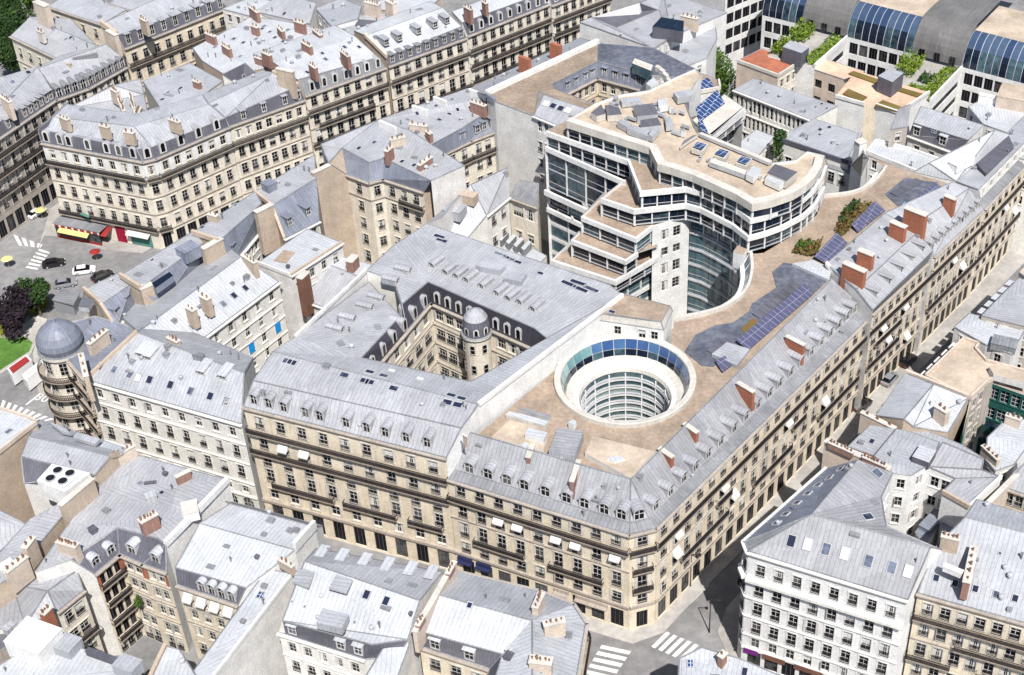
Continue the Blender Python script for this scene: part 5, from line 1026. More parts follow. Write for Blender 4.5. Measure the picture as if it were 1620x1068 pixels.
b.dorm('h0','h2',[.25,.75],'arc',1.2,1.7,'zinc_white'); b.dorm('h2','h3',[.5],'arc',1.3,1.8,'zinc_white'); b.dorm('h3','h4',[.5],'arc',1.3,1.8,'zinc_white')
for t0,t1 in (('n0','n2'),('n2','n3'),('n3','n4')):
    p,q_ = b[t0],b[t1]; M=frameM(Vector((p.x,p.y,0)),q_-p); L_=(q_-p).length; C=MB()
    for x in (.05,L_-.55): C.box(x,x+.5,-.06,0,14.0,16.4,'brick')
    for v in C.v: v.xyz = M @ v
    b.part('brick_trim', C)
b.chim(221,826,247,812,22.5,H=3,Wd=1.0,mat='old_brick',pots=5); b.chim(92,855,122,864,22,H=3,Wd=1.0,mat='peach',pots=6); b.chim(278,755,300,744,21.5,H=2.4,Wd=.5,mat='old_brick',pots=0); b.chim(288,806,312,800,21.4,H=1.6,Wd=2.4,mat='clean_white',pots=0)
b.kerb('c','e',.7,.6,'clean_white','party_wall'); b.boxon(240,790,1.4,1.2,.9,'zinc_white',60); b.boxon(262,752,.6,.5,.5,'slate',112); b.boxon(238,765,1.6,.4,.2,'slate',80); b.boxon(148,842,.9,.9,.8,'slate',40); b.sky(((222,765),(256,780)),.8,.8); b.done()
b = Bld('white_slab_roof_building', 'broad brilliant white roof with row of white arched dormers over a narrow court', V=dict(s0=(352,790,16), s1=(510,832,16), a=(364,797,18.6), b=(499,834,18.6), r0=(316,828,19.4), r1=(467,870,19.4), c=(277,898,18), d=(389,930,18), e=(281,925,15.4), f=(376,957,15.4)))
b.roof(('s0 s1 b a','zinc_dark'),('a b r1 r0','zinc_white'),('r0 r1 d c','zinc_white'),('c d f e','slate')); b.fac('e','f',4,[(12.4,2.0,1.2),(9,2.1,1.2),(5.4,2.1,1.2),(1.6,2.3,1.2)],course=[11.7,8.2],awn={(3,0),(3,1),(3,2),(3,3)})
b.mix('h0','e','c',.15,15.8); b.mix('h1','f','d',.15,15.8); b.dorm('h0','h1',[.42,.58,.74,.9],'arc',1.1,2.0,'zinc_white'); b.plain('s1 s0',mat='cream'); b.plain('f d r1 b s1',mat='clean_white'); b.plain('s0 a r0 c e',mat='plaster')
b.kerb('r1','b',1.4,.5,'clean_white','party_wall'); b.chim(442,884,464,897,20.2,H=1.5,Wd=.6,mat='tan',pots=3); b.boxon(407,883,.5,.5,.4,'slate'); b.done()
b = Bld('narrow_white_wing', 'narrow wing with pale strip of roof above a huge blank off white wall', wall='plaster', V=dict(a=(423,900,18), b=(462,908,18), c=(322,1090,17), d=(306,1062,17)))
b.roof(('a b c d','zinc_white')); b.plain('d c b a d'); b.sky(((412,942,'b'),),.9,1.2); b.boxon(385,985,.6,.5,.4,'zinc_dark'); b.kerb('b','c',.25,.3,'clean_white','coping'); b.done()
b = Bld('court_corner_house', 'low grey roofed cream house with brick chimney left of the deep court', wall='cream_pale', V=dict(a=(90,968,16), b=(132,934,16), c=(122,902,17.5), d=(60,903,17.5), e=(20,925,17), f=(-40,1000,16), g=(40,990,16), h=(75,935,18.2)))
b.roof(('a b h','zinc_grey'),('b c h','zinc'),('c d h','zinc'),('d e h','zinc'),('e f g h','zinc_grey'),('g a h','zinc')); b.fac('a','b',2,[(12.6,2.2,1.4),(9,2.2,1.4),(5.4,2.2,1.4),(1.8,2.2,1.4)],balc=[(8.6,0,1)]); b.plain('b c d e f g a'); b.chim(66,972,78,960,18.4,H=3.4,Wd=1.0,mat='brick',pots=3); b.done()
flat('white_cube_roof_house','blinding white roofed house with white cube shaped stair head at bottom left',[(47,1023),(112,1020),(208,1052),(200,1120),(-60,1120),(-60,1090)],17,'zinc_white','plaster',bx=((60,1026,5.5,4.5,2.6,'clean_white',112),(110,1028,2.6,2.6,1.4,'zinc_pale',112),(170,1045,6,.7,.8,'slate',112),(205,1062,3.0,2.2,1.6,'zinc_pale',112))).done()
b = flat('dark_clutter_house','dark grey cluttered roof between the tan walls at the left edge',[(-60,965),(0,945),(25,965),(40,1000),(0,1030),(-60,1060)],15,'deck','grey_stone',bx=((5,985,2,1.5,1,'zinc',60),(18,1000,1.5,1,1.2,'zinc_pale',30))); b.done()
b = flat('wedge_gable_house','narrow house end with white gable wall and tan coping at the bottom edge',[(262,1022),(284,1028),(330,1100),(225,1100)],14,'zinc_white','clean_white'); b.kerb('p0','p3',.5,.5,'tan','party_wall'); b.done()
b = Bld('fin_dormer_building', 'broad white roof with row of white fin like dormers facing the street behind', wall='white', V=dict(s0=(506,880,17.5), s1=(716,928,17.5), u0=(500,868,19.4), u1=(700,905,19.6), r0=(482,888,21.6), r1=(664,950,21.6), c=(447,982,19.2), d=(588,1020,19.2), d2=(645,1012,19.2), e=(441,1000,16.6), f=(577,1043,16.6), g=(630,1040,16.6)))
b.roof(('s0 s1 u1 u0','slate'),('u0 u1 r1 r0','zinc'),('r0 r1 d2 d c','zinc_white'),('c d f e','slate'),('d d2 g f','slate'))
b.fac('e','f',5,[(13.2,2.1,1.2),(9.4,2.2,1.2),(5.6,2.2,1.2),(1.8,2.2,1.2)],course=[16.0,12.4]); b.plain('f g d2 r1 u1 s1',mat='plaster'); b.plain('s1 s0',mat='cream'); b.plain('s0 u0 r0 c e',mat='plaster')
b.mix('h0','e','c',.15,17.0); b.mix('h1','f','d',.15,17.0); b.dorm('h0','h1',[.16,.72,.92],'white',1.3,1.7,'clean_white'); b.dorm('u1','u0',[.06,.22,.4,.58,.76,.92],'white',1.1,1.6,'clean_white',dz=-.9)
patch(b,'roof_hatch',((500,985),(510,962),(552,972),(540,995)),21.2,'zinc_pale',1.2); patch(b,'roof_hatch',((520,930),(532,908),(558,917),(548,938)),21.9,'zinc',.3); patch(b,'roof_hatch',((462,920),(472,896),(498,905),(488,930)),21.3,'zinc',.3)
b.sky(((580,941),(611,951)),1.0,1.3); b.sky(((561,985),(591,995),(482,960),(462,952)),.4,.4); b.boxon(534,1000,2.2,.5,.5,'slate',112); b.boxon(650,973,.4,.4,.4,'slate')
b.chim(719,889,656,1000,22.0,H=4,Wd=.6,mat='peach',pots=0,name='party_wall'); b.chim(717,892,708,908,22.6,H=1,Wd=.55,mat='old_brick',pots=3); b.chim(670,973,660,990,22.6,H=1,Wd=.55,mat='old_brick',pots=3); b.done()
flat('lean_white_wing','sloping white wing roof between the two slate dormered houses at the bottom edge',[(608,1022,18.2),(652,1008,18.4),(618,1100,17),(560,1100,17)],17,'zinc_white','plaster').done()
b = Bld('chamfered_white_roof_building', 'corner building with pale faceted roof and dark slate side at the bottom centre', V=dict(s0=(722,905,18.6), s1=(852,936,18.6), s2=(906,957,18.6), s3=(926,987,18.6), s4=(905,1110,18.6), r0=(690,940,21.4), r1=(842,982,21.4), r2=(842,1090,21.4), c=(668,1000,19.4), d=(795,1035,19.4), dd=(775,1100,19.4), e=(664,1022,16.6), f=(775,1058,16.6), g=(755,1110,16.6)))
b.roof(('s0 s1 r1 r0','zinc_pale'),('s1 s2 r1','zinc_pale'),('s2 s3 r1','zinc_white'),('s3 s4 r2 r1','zinc_pale'),('r0 r1 d c','zinc_white'),('r1 r2 dd d','zinc_white'),('c d f e','deck'),('d dd g f','slate'))
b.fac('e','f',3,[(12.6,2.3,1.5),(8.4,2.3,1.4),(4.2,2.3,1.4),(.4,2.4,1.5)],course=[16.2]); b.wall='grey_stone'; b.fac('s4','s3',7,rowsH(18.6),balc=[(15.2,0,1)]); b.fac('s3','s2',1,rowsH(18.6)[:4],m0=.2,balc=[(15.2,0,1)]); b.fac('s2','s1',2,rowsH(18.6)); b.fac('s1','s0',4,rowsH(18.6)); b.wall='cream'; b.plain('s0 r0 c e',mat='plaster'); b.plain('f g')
b.mix('h0','e','c',.1,16.9); b.mix('h1','f','d',.1,16.9); b.dorm('h0','h1',[.22,.7],'white',1.5,1.9,'clean_white')
b.chim(857,938,846,962,22.2,H=3,Wd=.8,mat='peach',pots=4); b.chim(860,988,893,981,22.4,H=2.6,Wd=.9,mat='peach',pots=4); b.chim(838,1043,873,1047,22.4,H=3,Wd=1.2,mat='peach',pots=5); b.boxon(805,1040,1.0,1.0,.5,'slate',30); b.boxon(805,1028,1.2,.3,.5,'steel',30); b.sky(((743,958),),.8,.9); b.done()
flat('glass_corner_house','small pale roofed corner house with blue roof panel at the bottom edge',[(1075,1042,17),(1110,1024,18),(1170,1042,17.6),(1260,1080,17),(1250,1120,16),(1070,1120,16)],17,'zinc_pale','plaster',ch=((1139,1040,1147,1032,19,2.2,'old_brick'),),sk=((1092,1050,'b'),(1178,1063))).done()
# ================================================================ right of the right-hand street
b = Bld('white_corner_building', 'white corner building with grey hipped roof carrying seven skylights in a row', wall='clean_white', V=dict(
    e0=(1178,857,23), e1=(1184,872,23), e2=(1436,949,23), l1=(1309,741,23), r0=(1284,814,27.5), r1=(1472,866,27.5), r2=(1357,728,27.5), k1=(1412,749,26), k2=(1394,786,25.6), k3=(1402,832,26), k4=(1490,870,25)))
b.roof(('e1 e2 r1 r0','zinc_grey'),('e0 e1 r0','zinc_dark'),('l1 e0 r0 r2','zinc_blue'),('r0 r1 k4 k3','zinc_dark'),('r0 k3 k2 k1 r2','zinc_grey'))  # slopes turned from the sun carry their shade as darker, bluer zinc
RW = [(18.9,2.2,1.25),(14.8,2.4,1.3),(11.0,2.5,1.3),(7.2,2.5,1.3),(4.2,2.0,1.25),(.4,3.2,2.0,'shop')]
b.fac('e1','e2',8,RW,balc=[],course=[(18.0,.5,.75),(14.2,.2,.25),10.4,6.6,(3.9,.35,.3)],m0=.6); b.fac('e0','e1',1,RW[:5],m0=.1,course=[(18.0,.5,.75),(14.2,.2,.25),10.4]); b.fac('l1','e0',7,RW,course=[(18.0,.5,.75)],balc=[(14,0,1)])
b.plain('e2 r1',mat='clean_white'); b.plain('r1 k4 k3 r2'.replace(' r2',''),mat='clean_white'); b.fac('k3','k2',3,[(20.6,2.0,1.2),(16.6,2,1.2),(12.6,2,1.2),(8.6,2,1.2)],cornice=False); b.fac('k2','k1',2,[(20.6,2.0,1.2),(16.6,2,1.2),(12.6,2,1.2),(8.6,2,1.2)],cornice=False); b.plain('k1 r2 l1',mat='clean_white'); b.sky(((1252,856),(1278,861,'w'),(1307,869),(1337,876,'w'),(1374,888),(1411,898),(1437,904,'w')),1.2,1.7); b.sky(((1229,828),(1243,814),(1261,796),(1278,781),(1294,768),(1312,756),(1330,742)),1.0,1.3); b.sky(((1373,818),(1388,749)),1.3,1.5)
m_ = frameM(Vector((b['e1'].x,b['e1'].y,0)),b['e2']-b['e1']); L_=(b['e2']-b['e1']).length
for x0,x1,mt,nm in ((0.02,.115,'purple','shop_fascia'),(.15,.3,'wood_brown','shop_fascia'),(.36,.55,'wood_brown','shop_fascia')):
    C=MB(); C.box(x0*L_,x1*L_,-.35,-.02,3.0,3.9,mt); C.box(x0*L_,x1*L_,-.35,-.02,3.9,3.95,mt)
    for v in C.v: v.xyz = m_ @ v
    b.part(nm,C)
b.done()
b = Bld('cream_corner_row_building', 'cream stone front with ribbed pale roof and dark leaning chimney at the right edge', V=dict(a=(1452,938,22), b=(1660,996,22), r0=(1527,818,27), r1=(1660,853,27), c=(1478,868,24.5), k0=(1545,790,25), k1=(1660,825,25)))
b.roof(('a b r1 r0 c','zinc_pale'),('r0 r1 k1 k0','zinc_pale')); b.fac('a','b',7,[(18.4,2.2,1.3),(14.3,2.5,1.3),(10.2,2.5,1.3),(6.2,2.3,1.3),(.4,4,2,'shop')],balc=[(17.6,0,1),(13.8,.35,1),(9.6,.0,.35),(9.6,.55,1)],course=[13.4,(5.4,.4,.3)]); b.plain('k0 r0 c a',mat='plaster')
b.chim(1541,866,1529,922,26.0,H=3.2,Wd=.9,mat='old_brick',pots=5); b.chim(1490,846,1518,853,27.0,H=2.6,Wd=.9,mat='tan',pots=4); b.sky(((1481,915),(1511,923),(1543,932),(1576,941),(1606,947)),.9,1.1); b.sky(((1582,876),),.5,.5); patch(b,'roof_vent_box',((1492,896),(1496,890),(1526,902),(1521,908)),26.0,'clean_white',.9); b.done()
b = flat('twin_barrel_shed','pair of bluish barrel roofed sheds in the little court behind the white corner building',[(1448,842),(1486,795),(1500,812),(1462,862)],13,'zinc_blue','white'); b.boxon(1470,832,3,1.8,.7,'zinc_blue',40); b.done()
flat('barrel_shed','bluish barrel roofed shed beside the right gable wall',[(1487,835),(1518,795),(1530,806),(1500,848)],14,'zinc_blue','white').done()
flat('tan_crest_house','house whose tan party wall topped with chimney pots crosses between the right roofs',[(1342,706),(1376,673),(1417,679),(1383,721)],21,'zinc','tan',sk=((1379,699),)).done()
b = flat('split_level_zinc_house','zinc roofed house with boxed light well in the middle of the right hand block',[(1383,721),(1418,679),(1440,683),(1487,700),(1470,735),(1442,752),(1412,748)],21.5,'zinc_pale','clean_white'); b.chim(1306,697,1408,742,23.6,H=8,Wd=.8,mat='peach',pots=0,name='party_wall'); b.chim(1312,699,1350,716,24.2,H=1,Wd=.6,mat='old_brick',pots=7); b.chim(1366,722,1402,738,24.2,H=1,Wd=.6,mat='old_brick',pots=7); patch(b,'light_well_box',((1443,722),(1456,703),(1482,712),(1470,732)),22.6,'zinc_white',1.4,'slate'); b.done()
b = Bld('white_roof_right_building', 'white roofed house with small tan chimney across from the cream street front', wall='tan', V=dict(a=(1386,657,20), b=(1432,590,20), c=(1477,608,22.5), d=(1430,663,22.5), e=(1532,630,20), f=(1500,684,20), g=(1445,675,21)))
b.roof(('a b c d','zinc_white'),('d c e f g','zinc_white')); b.plain('b a d g f e c b'); b.chim(1482,641,1500,652,23,H=2.6,Wd=1.1,mat='peach',pots=2); b.kerb('b','e',.7,.5,'peach','party_wall'); b.chim(1363,652,1416,678,20.8,H=6,Wd=.6,mat='peach',pots=3,name='party_wall'); b.done()
b = flat('zinc_step_house','pale zinc house stepping down above the white court walls',[(1442,752),(1467,736),(1492,699),(1557,726),(1524,705),(1490,690),(1446,676),(1440,683),(1487,700),(1470,735)],20,'zinc_pale','white'); b.done()
b = Bld('ribbed_roof_house', 'grey ribbed roof over bright white court walls with few windows on the right', wall='clean_white', V=dict(a=(1440,757,19.5), b=(1468,738,20.5), c=(1492,700,22), d=(1556,727,22), e=(1553,743,21.5), f=(1584,755,21.5), g=(1534,802,19.5), h=(1491,778,19.5), i=(1512,757,20)))
b.roof(('b c d e i','zinc'),('i e f g h','zinc')); b.fac('b','i',2,rowsN(20,4,3,2.0,1.2,step=3.8),cornice=False); b.plain('i h g f e d c b'); b.kerb('h','g',.4,.4,'tan'); b.kerb('g','f',.5,.4,'clean_white'); b.done()
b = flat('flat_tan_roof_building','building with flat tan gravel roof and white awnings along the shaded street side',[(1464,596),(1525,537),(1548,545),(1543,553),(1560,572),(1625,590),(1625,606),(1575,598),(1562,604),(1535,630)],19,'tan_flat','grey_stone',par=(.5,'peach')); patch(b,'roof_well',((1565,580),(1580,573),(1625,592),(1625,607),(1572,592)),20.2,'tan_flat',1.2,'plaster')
for i in range(6): x=1459+i*11.5; y=592-i*11.2; patch(b,'awning',((x-5,y+2),(x+3,y-6),(x+9,y-3),(x+1,y+5)),15.5,'canvas',.25)
b.done()
b = Bld('dark_green_building', 'modern building clad in dark green panels with stepped dark glass bays around a small court', wall='green_panel', V=dict(a=(1522,690,18), b=(1535,630,18), c=(1562,604,18), d=(1640,632,18), e=(1640,596,18), f=(1545,600,18)))
b.roof(('a b c f','tan_flat'),('c d e f','tan_flat')); b.fac('b','c',3,rowsN(18,4,3,2.2,1.6,kind='blue',step=4),cornice=False); b.fac('c','d',4,rowsN(18,4,3,2.4,2.2,kind='blue',step=4),cornice=False,mat='green_panel'); b.fac('a','b',4,rowsN(18,4,3,2.4,2.2,kind='blue',step=4),cornice=False)
for q in (((1575,632),(1582,624),(1606,632),(1598,642)),((1565,655),(1573,647),(1592,655),(1584,664)),((1556,672),(1563,665),(1580,672),(1573,680)),((1548,690),(1555,684),(1570,690),(1562,697))): patch(b,'glass_bay',q,11.5,'glass_blue',4,'green_panel')
b.done()
b = flat('white_l_roof_house','white roofed house with cluttered chimney end beside the dark green building',[(1562,692),(1600,655),(1630,668),(1630,700),(1604,735),(1575,745),(1560,727)],18,'zinc_white','plaster',ch=((1592,656,1615,664,19.6,2.5,'peach'),)); b.chim(1555,705,1580,728,19.4,H=5,Wd=.6,mat='peach',pots=4,name='party_wall'); b.done()
flat('bright_flat_house','brilliant white roofed house with grey stair block beyond the flat tan roof',[(1510,517),(1533,496),(1625,516),(1600,560),(1560,545)],18,'zinc_white','plaster',bx=((1588,548,4,2.5,1,'zinc_dark',112),)).done()
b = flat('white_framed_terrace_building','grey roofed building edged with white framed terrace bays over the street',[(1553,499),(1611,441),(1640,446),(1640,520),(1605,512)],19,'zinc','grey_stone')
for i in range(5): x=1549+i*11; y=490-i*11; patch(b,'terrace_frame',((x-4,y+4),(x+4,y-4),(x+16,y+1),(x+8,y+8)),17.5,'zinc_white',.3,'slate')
b.done()
flat('far_edge_house','small tan topped house at the far right edge of the shaded street',[(1612,430),(1640,402),(1660,410),(1660,445),(1625,440)],18,'tan_flat','plaster').done()
b = Bld('tan_gable_right_building', 'cream building with broad tan gable and balconied front at the right edge', V=dict(a=(1586,770,20), b=(1660,795,20), r0=(1640,715,23), g0=(1553,802,19), g1=(1640,722,21), c=(1605,745,22)))
b.roof(('a b r0 c','zinc')); b.fac('a','b',4,rowsH(20),balc=[(16,0,1)]); b.plain('g0 a c',mat='tan'); b.chim(1553,806,1636,724,21,H=14,Wd=.6,mat='peach',pots=0,name='party_wall'); b.done()
# ================================================================ barrel roofed office block, top right
b = Bld('barrel_roof_office', 'white office block with alternating dark metal and blue glass barrel roofs and planted terraces', wall='clean_white', V=dict(
    q0=(1206,24,20), q1=(1268,39,20), q2=(1340,58,20), q3=(1442,85,20), q4=(1522,106,20), q5=(1660,143,20)))
AX = (b['q3']-b['q2']); AX.z = 0; AX = AX.normalized(); INW = Vector((-AX.y, AX.x, 0))
def barrel(p, q, mat, depth, rise, back, nm, panes=0, topmat='zinc_dark'):
    L_ = (q-p).length; N = 7
    prof = [(depth*(1-math.cos(math.pi/2*i/N)), rise*math.sin(math.pi/2*i/N)) for i in range(N+1)]
    k = max(1, int(L_/1.6)) if panes else 1
    for j in range(k):
        m_ = MB(); a, c = p.lerp(q, j/k), p.lerp(q, (j+1)/k); e = AX*(.06 if panes else 0)
        for i in range(N):
            (d0,h0),(d1,h1) = prof[i], prof[i+1]; up = Vector((0,0,1)); mt = mat if not panes else ('glass_blue' if i < 3 else mat)
            m_.face([a+e+INW*d0+up*h0, c-e+INW*d0+up*h0, c-e+INW*d1+up*h1, a+e+INW*d1+up*h1], mt)
            if panes: m_.face([a-e+INW*(d0-.04)+up*h0, a+e+INW*(d0-.04)+up*h0, a+e+INW*(d1-.04)+up*(h1+.03), a-e+INW*(d1-.04)+up*(h1+.03)], 'steel')
        if panes and j == 0 or not panes:
            pass
        b.part(nm, m_)
    for a in (p, q):
        m_ = MB(); pts = [a+INW*d+Vector((0,0,h)) for d, h in prof]+[a+INW*depth]; m_.face(pts, 'vault'); b.part('end_wall', m_)
    m_ = MB(); a, c = p+INW*depth+Vector((0,0,rise)), q+INW*depth+Vector((0,0,rise)); m_.face([a, c, c+INW*back, a+INW*back], topmat); b.part('flat_roof', m_)
barrel(b['q0'],b['q1'],'glass_vault',5,6.5,30,'roof_glazing',1,'tan_flat'); barrel(b['q1'],b['q2'],'vault',5.6,7.4,60,'metal_vault',0,'vault'); barrel(b['q2'],b['q3'],'glass_vault',5,6.5,12,'roof_glazing',1,'tan_flat'); barrel(b['q3'],b['q4'],'vault',5.6,7.4,60,'metal_vault',0,'vault'); barrel(b['q4'],b['q5'],'glass_vault',5,6.5,14,'roof_glazing',1,'tan_flat')
RB = [(16.2,2.7,2.7),(12.2,2.7,2.7),(8.2,2.7,2.7),(4.2,2.7,2.7),(.4,2.7,2.7)]
for a_, c_, n in (('q0','q1',4),('q2','q3',6),('q4','q5',8)): b.fac(a_, c_, n, RB, cornice=False, wk='shop', m0=.6)
# wings coming forward, with terraces
def wing(p, q, ln, z):
    o = [p, q, q-INW*ln, p-INW*ln]; o = [Vector((v.x, v.y, z)) for v in o]
    m_ = MB(); m_.face(o if (o[1]-o[0]).cross(o[2]-o[0]).z > 0 else o[::-1], 'pavement'); b.part('terrace_deck', m_); b.plain([o[0], o[3], o[2]]); b.V['w0'], b.V['w1'] = o[2], o[1]
    b.fac('w0','w1',1,[(z-3.6,1.5,30),(z-7.2,1.5,30),(z-10.8,1.5,30)],cornice=False,wk='shop',m0=.8); b.kerb('w0','w1',1.0,.4,'clean_white')
    return o
w1 = wing(b['q1'],b['q2'],16,19.3); w2 = wing(b['q3'],b['q4'],17,19.3)
for a_, c_ in (('q1','q2'),('q3','q4')):
    p, q = b[a_], b[c_]; M = frameM(Vector((p.x,p.y,0)), q-p); L_ = (q-p).length
    for t in (.2,.5,.8): b._win('window', window_mesh(1.3,2.3,'shop','vault'), M @ Matrix.Translation((L_*t,-.35,19.5)))
# tall side wing on the left
v_ = [P(1142,132,0), P(1208,103,0)]; v_.append(v_[1]+(v_[1]-v_[0]).cross(Vector((0,0,-1))).normalized()*18); v_.append(v_[0]+(v_[2]-v_[1]))
b.add(**{'v%d' % i: Vector((v.x, v.y, 31)) for i, v in enumerate(v_)}); b.roof(('v0 v1 v2 v3','pavement'))
b.fac('v0','v1',5,[(26.6,2.6,2.6),(22.7,2.6,2.6),(18.8,2.6,2.6),(14.9,2.6,2.6),(11,2.6,2.6),(7,2.6,2.6)],cornice=False,wk='shop'); b.plain('v1 v2 v3 v0'); b.done()
WING1, WING2 = w1, w2
# ---- houses between the office block and the curved terrace
RP = [(15.0,1.9,1.7,'shop'),(11,1.9,1.7,'shop'),(7,1.9,1.7,'shop')]
b = Bld('red_roof_house', 'tan house with flat red tiled roof beside the tall dark tree', wall='peach', V=dict(a=(1166,96,19), b=(1231,120,19), c=(1264,99,19), d=(1205,77,19)))
b.roof(('a b c d','red_tile')); b.plain('a b'); b.wall='cream_pale'; b.fac('b','c',3,[(15.6,2,1.2),(11.8,2,1.2),(8,2,1.2)],cornice=False); b.plain('c d a'); b.kerb('a','b',.4,.4,'pale_stone'); b.kerb('b','c',.4,.4,'pale_stone'); b.done()
b = Bld('peach_terrace_building', 'long peach coloured building with planted roof edges and dark stair houses', wall='peach', V=dict(a=(1262,101,19), b=(1352,131,19), c=(1368,113,19), d=(1282,86,19), e=(1322,152,21), f=(1368,165,21), g=(1386,166,21), h=(1422,178,21), i=(1470,146,21), j=(1355,112,21)))
b.roof(('a b c d','peach_flat')); patch(b,'upper_roof',((1322,152),(1368,165),(1386,166),(1422,178),(1470,146),(1355,112)),21,'peach_flat',.02); b.fac('a','b',4,RP,cornice=False); b.plain('c d a'); b.plain('b c'); b.wall='clean_white'; b.plain('e f'); b.plain('f g',mat='cream'); b.plain('g h'); b.plain('h i j e')
for k0,k1 in (('e','f'),('g','h'),('h','i')): b.kerb(k0,k1,.4,.4,'plaster')
patch(b,'planted_bed',((1333,148),(1342,140),(1372,153),(1362,160)),21.3,'sedum',.3); patch(b,'planted_bed',((1385,166),(1396,158),(1430,170),(1420,176)),21.3,'sedum',.3); patch(b,'planted_bed',((1342,116),(1350,112),(1392,126),(1384,131)),21.3,'sedum',.3); patch(b,'planted_bed',((1418,142),(1424,138),(1460,148),(1452,153)),21.3,'sedum',.3)
patch(b,'stair_house',((1389,120),(1408,108),(1430,115),(1412,130)),24.6,'zinc_pale',3.5,'slate'); patch(b,'stair_house',((1238,74),(1250,64),(1280,75),(1268,84)),22.6,'zinc_pale',3.5,'slate'); b.done()
b = Bld('long_grey_roof_house', 'long grey roofed building with close rows of tall narrow windows facing the courtyard', wall='white', V=dict(a=(1161,142,20), b=(1284,190,20), c=(1325,168,20), d=(1192,124,20)))
b.roof(('a b c d','zinc')); b.fac('a','b',17,[(16.4,2.7,.8),(12.3,2.7,.8),(8.2,2.7,.8),(4,2.7,.8)],course=[15.4,11.3],wk='plain'); b.plain('b c d a'); b.sky(((1290,170),(1300,165),(1308,172)),.7,.9); b.done()
b = Bld('flat_grey_roof_house', 'flat pale grey roof over dark louvred windows beside the curved terrace', wall='white', V=dict(a=(1228,219,20), b=(1342,258,20), c=(1362,212,20), d=(1288,188,20)))
b.roof(('a b c d','zinc_pale')); b.fac('a','b',3,[(15,1.8,1.4),(9,1.8,1.4)],cornice=False); b.fac('b','c',7,[(16.6,2.6,1.2,'shop'),(12.6,2.6,1.2,'shop')],cornice=False); b.plain('c d a'); b.kerb('a','b',.5,.4,'slate'); b.kerb('b','c',.5,.5,'zinc'); b.sky(((1297,206),(1312,202)),.9,1.1); b.boxon(1318,228,.5,.5,.8,'steel'); b.done()
b = flat('low_court_roof','low white court roof behind the curved glass office','' or [(1160,232),(1196,205),(1226,216),(1200,246)],17,'zinc_white','white'); b.done()
b = Bld('pointed_glass_stair', 'small building with pointed dark glass prow and white chimney stack by the second roof well', wall='clean_white', V=dict(a=(1346,262,22), b=(1362,280,22), c=(1374,252,22), d=(1366,225,22), t=(1366,243,27)))
b.roof(('a b t','glass_blue'),('b c t','glass_blue'),('c d t','zinc_pale'),('d a t','zinc_pale')); b.plain('a b c d a'); b.chim(1356,226,1368,222,27,H=6,Wd=1.6,mat='clean_white',pots=0); b.done()
b = Bld('garden_house', 'white walled house with one blank panel under the curved terrace', wall='clean_white', V=dict(a=(1303,262,18.5), b=(1346,276,18.5), c=(1362,262,18.5), d=(1318,248,18.5)))
b.roof(('a b c d','zinc_dark')); b.fac('a','b',2,[(15.5,2.2,1.4),(10,2,1.4)],skip={(0,0)},cornice=False); b.plain('b c d a'); b.done()
b = Bld('slate_mansard_house', 'white house with broad dark slate mansard and two white dormers right of the peach terraces', wall='white', V=dict(a=(1437,214,19), b=(1515,243,19), a1=(1445,194,22), b1=(1532,222,22), c=(1556,198,23), d=(1457,168,23)))
b.roof(('a b b1 a1','slate'),('a1 b1 c d','zinc_pale')); b.fac('a','b',3,[(15.2,2.2,1.2),(11,2.2,1.2),(7,2.2,1.2)],course=[14.4]); b.plain('b b1 c d a1 a',mat='plaster'); b.mix('h0','a','a1',.15,19.5); b.mix('h1','b','b1',.15,19.5); b.dorm('h0','h1',[.14,.66],'white',1.5,2.0,'clean_white'); b.sky(((1478,207,'b'),),1,1); b.done()
flat('low_white_link_roof','long low white roof running from the slate mansard house to the right street',[(1372,242),(1386,224),(1440,238),(1496,258),(1520,262),(1500,282),(1452,274)],20,'zinc_white','clean_white',par=(.6,'clean_white')).done()
b = flat('white_terrace_house','white house with oval terrace screen at the right edge',[(1532,168),(1570,150),(1660,175),(1660,222),(1600,212),(1555,196)],22,'zinc_white','clean_white'); b.boxon(1575,165,7,1.0,1.6,'clean_white',112); b.boxon(1610,165,8,6,2.5,'peach',112,top='tan_flat'); b.done()
flat('dark_tower_house','narrow grey house with dark curved roof beside the peach terraces',[(1408,205,24),(1422,172,27),(1440,165,27),(1436,200,24)],22,'zinc_dark','grey_stone').done()
flat('far_white_row','pale roofed row along the top right edge',[(1560,215),(1598,195),(1660,215),(1660,262),(1610,250)],21,'zinc_pale','white').done()
# ================================================================ trees, hedges, cars, street
def leafcloud(n, rx, ry, rz, size, mat, seed, hollow=.45, squash=1):
    rnd = random.Random(seed); m = MB()
    lobes = [(rnd.uniform(-.55,.55)*rx, rnd.uniform(-.55,.55)*ry, rnd.uniform(-.5,.6)*rz, rnd.uniform(.35,.6)) for _ in range(9)]
    for i in range(n):
        lx, ly, lz, lr = rnd.choice(lobes); u = rnd.uniform(-1,1); t = rnd.uniform(0,6.283); r = lr*(hollow+(1-hollow)*rnd.random()**.5); q = math.sqrt(1-u*u)
        p = Vector((lx+rx*r*q*math.cos(t), ly+ry*r*q*math.sin(t), lz+rz*r*u)); a = Vector((rnd.gauss(0,1), rnd.gauss(0,1), rnd.gauss(0,1))).normalized(); c = a.orthogonal().normalized(); d = a.cross(c)
        s = size*rnd.uniform(.5,1.3); m.face([p-c*s, p+d*s*.55, p+c*s, p-d*s*.55], mat)
    return m
